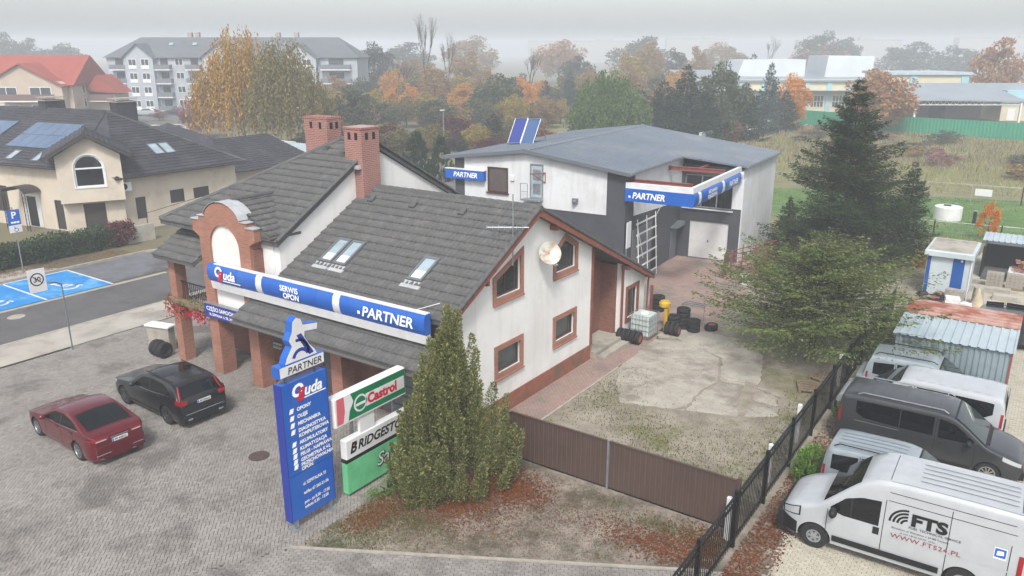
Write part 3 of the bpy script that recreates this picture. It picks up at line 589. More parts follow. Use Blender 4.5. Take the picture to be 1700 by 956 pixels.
# brick arched front with white panel
TB = MB(); tc = -10.56; pan = [(-11.48, 2.7), (-9.66, 2.7), (-9.66, 5.45)] + [(tc+.0+.91*math.cos(R(a)), 5.45+.92*math.sin(R(a))) for a in range(15, 180, 15)] + [(-11.48, 5.45)]
out = [(-12.08, 2.65), (-9.02, 2.65), (-9.02, 5.75), (-8.68, 5.95), (-8.68, 6.42), (-9.1, 6.42), (-9.1, 6.6), (-9.45, 6.6)]
out += [(tc+1.12*math.cos(R(a)), 6.45+.78*math.sin(R(a))) for a in range(15, 180, 15)]
out += [(-11.67, 6.6), (-12.02, 6.6), (-12.02, 6.42), (-12.46, 6.42), (-12.46, 5.95), (-12.08, 5.75)]
TB.holed(out, [pan], YW(-1.25), -.55, 0)
tower = TB.build('arched_brick_front', MT['brick'], HS)
part('arch_panel', MT['stucco'], tower, lambda m: m.prism([(a, b) for a, b in pan], YW(-1.25), -.4, -.1))
part('arch_capping', MT['lead'], tower, lambda m: [m.add([(tc+1.14*math.cos(R(a)), y, 6.46+.8*math.sin(R(a))) for a in (a0, a0+15) for y in (-1.3, -.62)] + [(tc+1.155*math.cos(R(a)), y, 6.46+.815*math.sin(R(a))) for a in (a0, a0+15) for y in (-1.3, -.62)],
     [(0,2,3,1), (4,5,7,6), (0,4,6,2), (1,3,7,5), (0,1,5,4), (2,6,7,3)]) for a0 in range(15, 165, 15)] + [m.box(-9.14, -1.29, 6.42, -8.64, -.66, 6.46), m.box(-12.5, -1.29, 6.42, -12.0, -.66, 6.46), m.box(-9.5, -1.29, 6.605, -9.06, -.66, 6.63), m.box(-12.06, -1.29, 6.605, -11.62, -.66, 6.63)])
part('side_pier', MT['brick_dark'], tower, lambda m: m.box(-9.02, -1.2, 2.65, -8.9, -.4, 5.6))
# cross gable roof behind the arched front
cgz = 7.25
part('cross_roof', MT['roof'], HS, lambda m: m.add([(-8.1, -1.0, 6.2), (-8.1, .5, 6.2), (tc, -.75, cgz), (tc, 1.8, cgz), (-13.0, -.75, 6.2), (-13.0, .5, 6.2), (-8.1, -1.0, 6.1), (-8.1, .5, 6.1), (-13.0, -.75, 6.1), (-13.0, .5, 6.1)],
     [(0,1,3,2), (2,3,5,4), (0,2,4,8,6), (0,6,7,1), (4,5,9,8)]))
cl = math.hypot(-8.1-tc, cgz-6.2)
tiles('roof_tiles', MT['roof'], HS, (-8.05, -1.05, 6.19), (0, 1, 0), ((tc+8.05)/cl, 0, (cgz-6.2)/cl), lambda b: (0.0+.3*b/cl, 1.55+1.4*b/cl), cl, row=.36)
part('ridge_tiles', MT['roof'], HS, lambda m: ridge_caps(m, (tc, -.7, cgz+.02), (tc, 1.9, cgz+.02), .11), smooth=True)
part('gutter', MT['gutter'], HS, lambda m: m.tube((-8.02, -1.1, 6.13), (-8.02, .35, 6.13), .06))
# corner porch: pent roof, pillar, flower balcony
pr = part('porch_roof', MT['roof'], HS, lambda m: m.add([(-14.9, -1.65, 4.7), (-12.1, -1.65, 4.7), (-12.1, -.1, 5.55), (-14.9, -.1, 5.55), (-14.9, -1.65, 4.55), (-12.1, -1.65, 4.55), (-12.1, -.1, 5.4), (-14.9, -.1, 5.4)], [(0,1,2,3), (7,6,5,4), (0,4,5,1), (1,5,6,2), (3,2,6,7), (0,3,7,4)]))
pl = math.hypot(1.55, .85)
tiles('roof_tiles', MT['roof'], pr, (-14.92, -1.68, 4.7), (1, 0, 0), (0, 1.55/pl, .85/pl), lambda b: (0, 2.8), pl, row=.36)
def pillar(x0, y0, x1, y1, z1, mat='brick'): 
    p = part('pillar', MT[mat], HS, lambda m: m.box(x0, y0, -.03, x1, y1, z1)); part('pillar_capital', MT[mat], p, lambda m: m.box(x0-.04, y0-.04, z1-.2, x1+.04, y1+.04, z1-.05)); return p
pillar(-14.55, -1.25, -14.1, -.75, 4.6); pillar(-12.08, -1.24, -11.5, -.6, 2.64); pillar(-9.6, -1.24, -9.02, -.6, 2.64); pillar(-5.05, -1.24, -4.5, -.65, 3.2); pillar(-.55, -1.24, -.01, -.65, 3.2)
part('balcony_floor', MT['concrete'], HS, lambda m: m.box(-14.6, -1.2, 2.45, -12.1, .88, 2.6))
rl = part('balcony_railing', MT['black_metal'], HS, lambda m: [m.box(-14.12, -1.05, 3.5, -12.1, -1.0, 3.55), m.box(-14.12, -1.05, 2.7, -12.1, -1.0, 2.74)] + [m.tube((x, -1.02, 2.6), (x, -1.02, 3.52), .012, n=5) for x in np.arange(-14.05, -12.1, .13)] + [m.lathe([(.16, -.01), (.18, 0), (.16, .01)], (-13.1+.5*k, -1.03, 3.12), 'y', 12) for k in (-1, 0, 1)])
fl = MB(); fg = MB(); rg = random.Random(5)
for k in range(900):
    x = rg.uniform(-14.9, -12.15); y = -1.25+rg.gauss(0, .16); z = 2.62+rg.uniform(-.75, .35)*(.5+rg.random()*.5); s = rg.uniform(.035, .075); a = rg.uniform(0, 6.28)
    q = [(x+s*math.cos(a), y+rg.uniform(-.03, .03), z+s*math.sin(a)), (x-s*math.sin(a)*.7, y+rg.uniform(-.03, .03), z+s*math.cos(a)*.7), (x-s*math.cos(a), y, z-s*math.sin(a)), (x+s*math.sin(a)*.7, y, z-s*math.cos(a)*.7)]
    (fl if (z < 2.62 and rg.random() < .72) or rg.random() < .25 else fg).poly(q)
fb = thing('balcony_flowers', 'red flowers trailing over the corner balcony railing of the white house', 'flowers', (-13.4, -1.25, 2.5))
fl.build('blossoms', leafmat('geranium', ['#a8172c', '#c02a3d', '#8c1226', '#cf4a58'], .6, .2), fb); fg.build('leaves', leafmat('geranium_leaf', ['#3f5a2a', '#557034', '#6d7c3e', '#34491f'], .6, .2), fb)
part('flower_box', MT['wood'], fb, lambda m: m.box(-14.7, -1.38, 2.62, -12.2, -1.12, 2.8))
# canopy over the service bays
cn = part('canopy_roof', MT['roof'], HS, lambda m: m.add([(-9.3, -2.12, 3.12), (.3, -2.12, 3.12), (.3, -.95, 3.78), (-9.3, -.95, 3.78), (-9.3, -2.12, 2.98), (.3, -2.12, 2.98), (.3, -.95, 3.64), (-9.3, -.95, 3.64)], [(0,1,2,3), (7,6,5,4), (0,4,5,1), (1,5,6,2), (3,2,6,7), (0,3,7,4)]))
cnl = math.hypot(1.17, .66)
tiles('roof_tiles', MT['roof'], cn, (-9.32, -2.15, 3.13), (1, 0, 0), (0, 1.17/cnl, .66/cnl), lambda b: (0, 9.64), cnl, row=.45)
part('gutter', MT['gutter'], cn, lambda m: m.tube((-9.3, -2.2, 3.0), (.3, -2.2, 3.0), .06))
part('canopy_ceiling', MT['wood'], HS, lambda m: m.box(-9.0, -1.2, 2.95, -.02, .02, 3.0))
part('bay_wall', MT['brick_dark'], HS, lambda m: m.holed(rect(-8.0, -.05, -.02, 4.5), [rect(-6.9, .02, -6.0, 2.2), rect(-3.9, .02, -1.2, 2.4)], YW(.0), -.25, -.02))
bd = part('bay_door', MT['grey_metal'], HS, lambda m: [m.box(-3.9, .1, .02+.4*k, -1.2, .15, .38+.4*k) for k in range(6)])
sd = part('side_door', MT['grey_metal'], HS, lambda m: m.box(-6.9, .1, .02, -6.0, .15, 2.2)); part('pane', MT['glass'], sd, lambda m: m.box(-6.75, .085, .9, -6.15, .1, 2.0))
pb = part('price_board', MT['sign_white'], HS, lambda m: m.box(-5.86, -.02, .5, -5.3, .0, 1.75))
for k in range(8): part('price_line', MT['grey_metal'], pb, lambda m: m.box(-5.78, -.024, .62+.12*k, -5.42+.04*(k % 3), -.021, .65+.12*k))
text('OPONY', .15, MT['letter_black'], pb, YW(-.02), -5.8, 1.6, .002)
# illuminated fascia
fz0, fz1 = 4.14, 4.82
prof = [(0, fz0), (.22, fz0-.02), (.3, fz0+.1), (.34, (fz0+fz1)/2), (.3, fz1-.1), (.22, fz1), (0, fz1)]
def fascia(name, x0, x1, mat, parent, g=0.0): 
    return part(name, mat, parent, lambda m: m.add([(x, -1.26-o-(g if 0 < i < 6 else 0), z) for x in (x0, x1) for i, (o, z) in enumerate(prof)], [(i, i+1, i+8, i+7) for i in range(6)] + [(6, 0, 7, 13), list(range(7)), list(range(13, 6, -1))]), smooth=True)
FS = fascia('fascia_sign', -11.35, -.25, MT['sign_blue'], HS)
for x in (-8.42, -4.35): fascia('fascia_band', x, x+.33, MT['sign_white'], FS, .006)
part('fascia_soffit', MT['sign_white'], FS, lambda m: m.add([(x, y, z) for x in (-11.3, -.26) for y, z in ((-1.28, fz0-.01), (-1.5, fz0-.03), (-1.44, 3.8), (-1.28, 3.78))], [(0,1,5,4), (1,2,6,5), (2,3,7,6), (3,0,4,7), (0,3,2,1), (4,5,6,7)]))
part('fascia_top', MT['sign_white'], FS, lambda m: m.box(-11.0, -1.5, fz1+.004, -.26, -1.27, fz1+.03))
fF = YW(-1.6)
tz = 4.36
text('uda', .5, MT['letter'], FS, fF, -10.34, tz, .012, shear=.25, bold=.014, name='sign_lettering')
text('O', .56, MT['letter'], FS, fF, -10.86, tz+.05, .012, shear=.2, bold=.022, name='sign_lettering')
text('g', .56, MT['letter_red'], FS, fF, -10.62, tz+.02, .018, shear=.2, bold=.02, name='sign_lettering')
part('sign_underline', MT['letter'], FS, lambda m: m.box(-10.35, -1.618, tz-.09, -9.3, -1.61, tz-.06))
text('SERWIS', .29, MT['letter'], FS, fF, -6.55, 4.5, .012, bold=.008, align='CENTER', name='sign_lettering')
text('OPON', .29, MT['letter'], FS, fF, -6.45, 4.24, .012, bold=.008, align='CENTER', name='sign_lettering')
text('PARTNER', .5, MT['letter'], FS, fF, -2.95, 4.32, .012, shear=.2, bold=.012, name='sign_lettering', sx=1.05)
for x in (-9.6, -7.0, -5.2, -2.2, -1.0): fascia('panel_joint', x, x+.012, MT['sign_dblue'], FS, .004)
part('sign_dot', MT['letter'], FS, lambda m: m.box(-3.14, -1.618, 4.36, -3.03, -1.61, 4.47))
for x in (-.9,): part('fascia_bracket', MT['frame_white'], FS, lambda m: m.tube((x, -1.4, fz1), (x+.5, -.6, 4.95), .012))
CS = part('parts_sign', MT['sign_dblue'], HS, lambda m: m.box(-12.05, -1.42, 2.5, -9.2, -1.26, 3.06))
text('CZĘŚCI SAMOCHODOWE', .225, MT['letter'], CS, YW(-1.42), -11.9, 2.8, .004, bold=.005, name='sign_lettering', sx=.95)
text('UL. SZPITALNA 15, TEL. 267 365 501', .14, MT['letter'], CS, YW(-1.42), -11.75, 2.6, .004, bold=.004, name='sign_lettering', sx=.86)
part('sign_cap', MT['steel'], CS, lambda m: m.box(-12.07, -1.44, 3.062, -9.18, -1.24, 3.09))
# satellite dish and aerial on the gable
SD = thing('satellite_dish', 'weathered white satellite dish bolted to the white gable wall', 'satellite dish', (.0, 5.45, 5.3))
dish = MB().lathe([(0, -.09), (.2, -.07), (.36, -.02), (.5, .07), (.505, .075), (.5, .085), (.36, .0), (.2, -.055), (0, -.075)], (0, 0, 0), 'z', 28).build('reflector', M('dish_paint', '#c9cbc6', '#b5b7b0', rough=.55, scale=3, c3='#a9825c', s3=2.2, coords='obj'), SD, True, True)
dish.location = (.42, -.72, .3); dish.rotation_euler = (R(0), R(64), R(-38)); dish.scale = (.86, .86, .86)
part('feed_arm', MT['steel'], SD, lambda m: m.tube((.45, -.72, -.08), (.95, -1.1, .0), .014).tube((.92, -1.08, -.03), (1.0, -1.14, .07), .035), True)
part('wall_bracket', MT['steel'], SD, lambda m: m.tube((0, -.6, .3), (.38, -.7, .3), .025).box(-.01, -.7, .15, .02, -.5, .45).tube((0, -.6, .0), (.36, -.7, .26), .02), True)
AE = thing('tv_aerial', 'thin grey television aerial standing on the gable edge of the roof', 'aerial', (.25, 2.6, 5.6))
part('mast', MT['steel'], AE, lambda m: m.tube((0, 0, 0), (0, 0, 2.5), .022).path([(-.3, .1, .0), (0, 0, 0), (0, 0, .6)], .018), True)
part('boom', MT['steel'], AE, lambda m: m.tube((-.75, -.5, 1.35), (.45, .3, 1.35), .016), True)
part('elements', MT['steel'], AE, lambda m: [m.tube((-.75+1.2*k/7+.16, -.5+.8*k/7-.24, 1.35), (-.75+1.2*k/7-.16, -.5+.8*k/7+.24, 1.35), .01, n=5) for k in range(8)], True)
# ------------------------------------------------------------------ charcoal and white workshop (own axes, turned 3.8 degrees)
GA = thing('workshop', 'charcoal and white workshop with low grey sheet roof and blue corner sign', 'building', (-3.455, 27.814, 0), R(3.8))
xw = lambda X: (lambda a, b, d: (X + d, a, b)); yw = lambda Y: (lambda a, b, d: (a, Y - d, b))
def gp(name, mat, fn, parent=None, smooth=False): return part(name, MT[mat] if isinstance(mat, str) else mat, parent or GA, fn, True, smooth)
ZR, XR = 7.34, -6.8
def gz(x): return ZR-.131*(x-XR) if x > XR else ZR-.125*(XR-x)
FWY = -9.0
# front wall: charcoal below and at the ends, white panel above
gp('front_wall', 'darkgrey', lambda m: m.prism([(-11.8, -.05), (-.7, -.05), (-.7, gz(-.7)-.12), (XR, ZR-.12), (-11.8, gz(-11.8)-.12)], yw(FWY), -.25, 0))
gp('white_panel', 'white_wall', lambda m: m.holed([(-11.1, 4.08), (-1.8, 4.08), (-1.8, gz(-1.8)-.14), (XR, ZR-.14), (-11.1, gz(-11.1)-.14)], [rect(-9.4, 4.78, -8.1, 6.15), rect(-6.5, 4.66, -5.8, 6.5)], yw(FWY), 0, .03))
wv = gp('window', 'frame_brown', lambda m: m.holed(rect(-9.45, 4.73, -8.05, 6.2), [rect(-9.36, 4.8, -8.14, 6.12)], yw(FWY), .0, .06)); MB().prism(rect(-9.38, 4.78, -8.12, 6.14), yw(FWY), .002, .012).build('shutter', M('brown_shutter', '#5d5552', '#544c49', rough=.5, scale=3), wv, True)
gp('sill', 'frame_brown', lambda m: m.box(-9.52, FWY-.16, 4.66, -7.98, FWY-.03, 4.72), wv)
dd = gp('upper_door', M('pale_blue_door', '#a9b8c1', '#97a6b0', rough=.5, scale=6), lambda m: m.box(-6.5, FWY-.02, 4.66, -5.8, FWY+.02, 6.5))
gp('door_frame', 'steel', lambda m: m.holed(rect(-6.58, 4.64, -5.72, 6.58), [rect(-6.5, 4.67, -5.8, 6.5)], yw(FWY), .031, .06), dd)
for k in range(2): gp('door_panel', 'steel', lambda m: m.box(-6.4, FWY-.035, 4.85+.8*k, -5.9, FWY-.021, 5.45+.8*k), dd)
gp('door_landing', 'steel', lambda m: m.box(-6.9, FWY-.6, 4.52, -5.7, FWY-.035, 4.6))
gp('landing_rail', 'steel', lambda m: [m.tube((-6.9, FWY-.58, 4.6), (-6.9, FWY-.58, 5.5), .02), m.tube((-6.45, FWY-.58, 4.6), (-6.45, FWY-.58, 5.5), .02), m.tube((-6.9, FWY-.58, 5.5), (-6.45, FWY-.58, 5.5), .02), m.tube((-6.9, FWY-.58, 5.05), (-6.45, FWY-.58, 5.05), .015)])
gp('hoist_bracket', 'redsteel', lambda m: [m.tube((-5.6, FWY-.03, 6.15), (-5.6, FWY-.03, 5.5), .03), m.tube((-5.6, FWY-.03, 6.1), (-6.2, FWY-.75, 6.1), .03), m.tube((-5.6, FWY-.03, 5.55), (-6.1, FWY-.62, 6.08), .025)])
lmp = gp('wall_lamp', 'sign_white', lambda m: m.box(-7.85, FWY-.12, 5.5, -7.6, FWY-.03, 5.8)); gp('alarm_siren', 'grey_metal', lambda m: m.box(-3.8, FWY-.2, 4.6, -3.5, FWY-.03, 4.85).blob((-3.65, FWY-.22, 4.68), .12, .12, .14))
sgn = gp('fascia_sign', 'sign_blue', lambda m: m.box(-12.3, FWY-.35, 5.36, -9.55, FWY-.04, 5.92)); text('PARTNER', .4, MT['letter'], sgn, yw(FWY-.35), -11.7, 5.5, .004, shear=.2, bold=.01, local=True, name='sign_lettering')
gp('sign_cap', 'sign_white', lambda m: m.box(-12.32, FWY-.37, 5.921, -9.53, FWY-.03, 5.96), sgn)
# wall of the recess facing right
gp('side_wall', 'darkgrey', lambda m: m.box(-.95, FWY+.252, -.05, -.7, 0, gz(-.7)-.14))
gp('side_white_panel', 'white_wall', lambda m: m.prism([(-7.8, 3.95), (-.02, 3.55), (-.02, gz(-.7)-.2), (-7.8, gz(-.7)-.2)], xw(-.7), 0, .03))
wd = gp('roller_door', M('grey_roller_door', '#75777b', '#6c6e72', rough=.55, scale=2), lambda m: [m.box(-.7, -7.85, .05+.26*k, -.665, -4.9, .29+.26*k) for k in range(12)])
gp('door_recess', 'dark', lambda m: m.box(-.7, -4.6, .0, -.69, -3.9, 3.0)); gp('entry_door', 'grey_metal', lambda m: m.box(-.7, -1.5, .05, -.65, -.5, 2.05))
gp('entry_hood', 'grey_metal', lambda m: m.prism([(-1.7, 2.1), (-.2, 2.1), (-.2, 2.35)], xw(-.7), 0, .5))
nb = gp('notice_board', 'sign_white', lambda m: m.box(-.55, FWY-.06, 2.35, -.5, FWY+.5, 3.8))
gp('notice_post', 'steel', lambda m: m.tube((-.52, FWY-.03, 0), (-.52, FWY-.03, 2.4), .03), nb)
# door wall at the back of the recess
gp('door_wall', 'darkgrey', lambda m: m.holed(rect(-.7, -.05, 3.2, gz(3.2)-.15), [rect(.02, -.02, 2.5, 2.38), rect(-.45, 3.25, 2.6, 5.3)], yw(0), -.25, 0))
gd = gp('garage_door', 'door_white', lambda m: [m.box(.02+.1246*k, .08, .0, .02+.1246*k+.118, .12, 2.38) for k in range(20)] + [m.box(.02, .1, 0, 2.5, .14, 2.38)])
gp('door_handle', 'black_metal', lambda m: m.box(1.2, .06, 1.05, 1.26, .079, 1.2), gd)
gw = gp('window', 'steel', lambda m: [m.holed(rect(-.45, 3.25, 2.6, 5.3), [rect(-.38, 3.32, .58, 5.23), rect(.66, 3.32, 1.56, 5.23), rect(1.64, 3.32, 2.53, 5.23)], yw(.1), -.05, .02)])
for a in (-.38, .66, 1.64): MB().box(a, .1, 3.32, a+.93, .11, 5.23).build('pane', MT['glass_dark'], gw, True)
gp('sill', 'sign_white', lambda m: m.box(-.55, -.14, 3.14, 2.7, .0, 3.2), gw)
gp('right_wall', 'white_wall', lambda m: m.box(2.95, .02, -.05, 3.2, 8.2, gz(3.2)-.16).box(3.201, -.05, -.05, 3.26, .3, 5.2))
gp('corner_panel', 'white_wall', lambda m: m.box(2.6, -.06, 3.35, 3.2, -.005, 5.7))
gp('back_wall', 'white_wall', lambda m: m.prism([(-11.8, -.05), (2.95, -.05), (2.95, gz(2.95)-.15), (XR, ZR-.15), (-11.8, gz(-11.8)-.15)], yw(8.2), 0, .25)); gp('left_wall', 'white_wall', lambda m: m.box(-11.8, FWY+.3, -.05, -11.55, 7.9, gz(-11.8)-.16))
# low pitched sheet roof with notch: ribs are geometry
gr = gp('roof', 'roofmetal', lambda m: [m.add([(x, y, gz(x)+o) for o in (0, -.09) for x, y in ((-6.8, -9.35), (-.35, -9.35), (-.35, -1.0), (3.4, -1.0+.9), (3.4, 8.5), (-6.8, 8.5))], [(0,1,2,3,4,5), (11,10,9,8,7,6)] + [(i, 6+i, 6+(i+1) % 6, (i+1) % 6) for i in range(6)]), m.add([(x, y, gz(x)+o) for o in (0, -.09) for x, y in ((-12.5, -9.35), (-6.8, -9.35), (-6.8, 8.5), (-12.5, 8.5))], [(0,1,2,3), (7,6,5,4), (0,4,5,1), (2,6,7,3), (3,7,4,0)])])
rb = MB()
for y in np.arange(-9.3, 8.5, .45):
    x1 = -.33 if y < -1.0 else 3.42
    if -1.0 <= y < -.1: x1 = min(3.42, -.35+(y+1.0)/.9*3.75)
    for a, b in ((-6.75, x1), (-12.52, -6.85)): rb.add([(x, yy, gz(x)+h) for x in (a, b) for yy, h in ((y-.05, .002), (y-.025, .06), (y+.025, .06), (y+.05, .002))], [(0,1,5,4), (1,2,6,5), (2,3,7,6), (0,3,2,1), (4,5,6,7)])
o_ = rb.build('roof_ribs', MT['roofmetal'], gr, True); o_['kind'] = 'stuff'
gp('ridge_flashing', 'roofmetal', lambda m: m.add([(XR+dx, y, gz(XR+dx)+.05) for y in (-9.4, 8.5) for dx in (-.25, 0, .25)] , [(0,1,4,3), (1,2,5,4)]), gr)
gp('eave_trim', 'steel', lambda m: [m.box(-.34, -9.35, gz(-.35)-.13, -.3, -1.0, gz(-.35)+.0), m.box(3.41, -.1, gz(3.4)-.15, 3.45, 8.5, gz(3.4)+.0)], gr)
gp('verge_trim', 'grey_metal', lambda m: [m.add([(x, -9.36-o, gz(x)+h) for x in (a, b) for o in (0, .03) for h in (.03, -.16)], [(0,1,5,4), (2,6,7,3), (0,4,6,2), (1,3,7,5), (0,2,3,1), (4,5,7,6)]) for a, b in ((-12.5, XR), (XR, -.35))], gr)
for y in (-8.4, -2.6): gp('steel_beam', 'redsteel', lambda m: m.box(-.66, y-.07, 6.06, 2.75, y+.07, 6.1).box(-.66, y-.02, 5.9, 2.75, y+.02, 6.06).box(-.66, y-.07, 5.86, 2.75, y+.07, 5.9))
gp('roof_strut', 'redsteel', lambda m: m.box(1.0, -2.5, 5.95, 1.1, -.3, 6.03))
# blue corner sign on an L frame
def lsign(name, mat, x0, x1, z0, z1, dep, parent, off=0.0):
    return gp(name, mat, lambda m: m.box(x0, -8.95-dep-off, z0, x1, -8.95, z1), parent)
s1 = lsign('fascia_sign', 'sign_blue', -.66, 2.85, 5.02, 5.7, .25, GA); lsign('sign_top', 'sign_white', -.66, 2.85, 5.702, 6.0, .2, s1)
s2 = gp('fascia_sign', 'sign_blue', lambda m: m.add([(2.85+o, y, z) for y in (-9.2, -.1) for o, z in ((0, 5.02), (.22, 5.0), (.3, 5.15), (.33, 5.38), (.3, 5.6), (.22, 5.7), (0, 5.7))], [(i, i+1, i+8, i+7) for i in range(6)] + [(6, 0, 7, 13), list(range(7)), list(range(13, 6, -1))]), GA, True)
gp('sign_top', 'sign_white', lambda m: m.box(2.853, -9.15, 5.702, 3.05, -.1, 6.0), s2)
for y in (-8.5, -4.3, -.5): gp('sign_band', 'sign_white', lambda m: m.add([(2.85+o+.006, yy, z) for yy in (y, y+.4) for o, z in ((.22, 5.0), (.3, 5.15), (.33, 5.38), (.3, 5.6), (.22, 5.7))], [(i, i+1, i+6, i+5) for i in range(4)]), s2)
text('PARTNER', .46, MT['letter'], s1, yw(-9.2), -.25, 5.2, .004, shear=.2, bold=.012, local=True, name='sign_lettering', sx=.92); gp('sign_dot', 'letter', lambda m: m.box(-.45, -9.208, 5.22, -.34, -9.203, 5.33), s1)
text('MECHANIKA', .27, MT['letter'], s2, xw(3.185), -6.2, 5.4, .002, bold=.008, align='CENTER', local=True, name='sign_lettering'); text('POJAZDOWA', .27, MT['letter'], s2, xw(3.185), -6.2, 5.14, .002, bold=.008, align='CENTER', local=True, name='sign_lettering')
text('PARTNER', .42, MT['letter'], s2, xw(3.185), -2.2, 5.22, .002, shear=.2, bold=.01, align='CENTER', local=True, name='sign_lettering')
# solar collectors on the left slope
SC = thing('solar_collector', 'pair of blue solar collectors tilted up on the workshop roof', 'solar panel', (0, 0, 0), R(3.8)); SC.location = GA.location
for i, (x, c) in enumerate(((-11.05, '#2a3a86'), (-10.1, '#3d5a86'))):
    pnl = part('collector', M('collector_glass_%d' % i, c, rough=.12, spec=.9), SC, lambda m: m.add([(x, -4.1, 6.98), (x+.92, -4.1, 7.06), (x+1.05, -3.3, 8.55), (x+.13, -3.3, 8.5), (x, -4.02, 6.94), (x+.92, -4.02, 7.02), (x+1.05, -3.22, 8.51), (x+.13, -3.22, 8.46)], [(0,1,2,3), (7,6,5,4), (0,4,5,1), (1,5,6,2), (2,6,7,3), (3,7,4,0)]), True)
    part('frame', MT['steel'], pnl, lambda m: [m.tube((x, -4.12, 6.98), (x+.13, -3.32, 8.5), .025), m.tube((x+.92, -4.12, 7.06), (x+1.05, -3.32, 8.55), .025), m.tube((x+.13, -3.32, 8.5), (x+1.05, -3.32, 8.55), .025), m.tube((x, -4.12, 6.98), (x+.92, -4.12, 7.06), .025)], True)
part('support_frame', MT['steel'], SC, lambda m: [m.tube((x, -3.2, 8.4), (x, -2.5, gz(x)), .025) for x in (-10.9, -10.0, -9.1)] + [m.tube((x, -4.05, 7.0), (x, -4.05, gz(x)), .025) for x in (-11.0, -9.2)] + [m.tube((-11.0, -4.05, gz(-11)+.03), (-11.0, -2.5, gz(-11)+.03), .02), m.tube((-9.1, -4.05, gz(-9.1)+.03), (-9.1, -2.5, gz(-9.1)+.03), .02)], True)
# scaffold leaning against the recess wall
SF = thing('scaffold_frame', 'white ladder-like scaffold frame leaning on the charcoal workshop wall', 'scaffold', (0, 0, 0), R(3.8)); SF.location = GA.location
for y in (-7.75, -6.4, -5.0): part('upright', MT['frame_white'], SF, lambda m: m.tube((-.2, y, .02), (-.45, y, 3.75), .03), True)
for k in range(6): part('rung', MT['frame_white'], SF, lambda m: m.box(-.25-.04*k-.02, -7.9, .35+.62*k, -.25-.04*k+.02, -4.85, .44+.62*k), True)
part('brace', MT['frame_white'], SF, lambda m: m.tube((-.1, -8.6, 3.6), (-.2, -7.3, 1.5), .022), True); part('brace', MT['frame_white'], SF, lambda m: m.tube((-.4, -4.9, 3.6), (.3, -5.1, 5.0), .02), True)
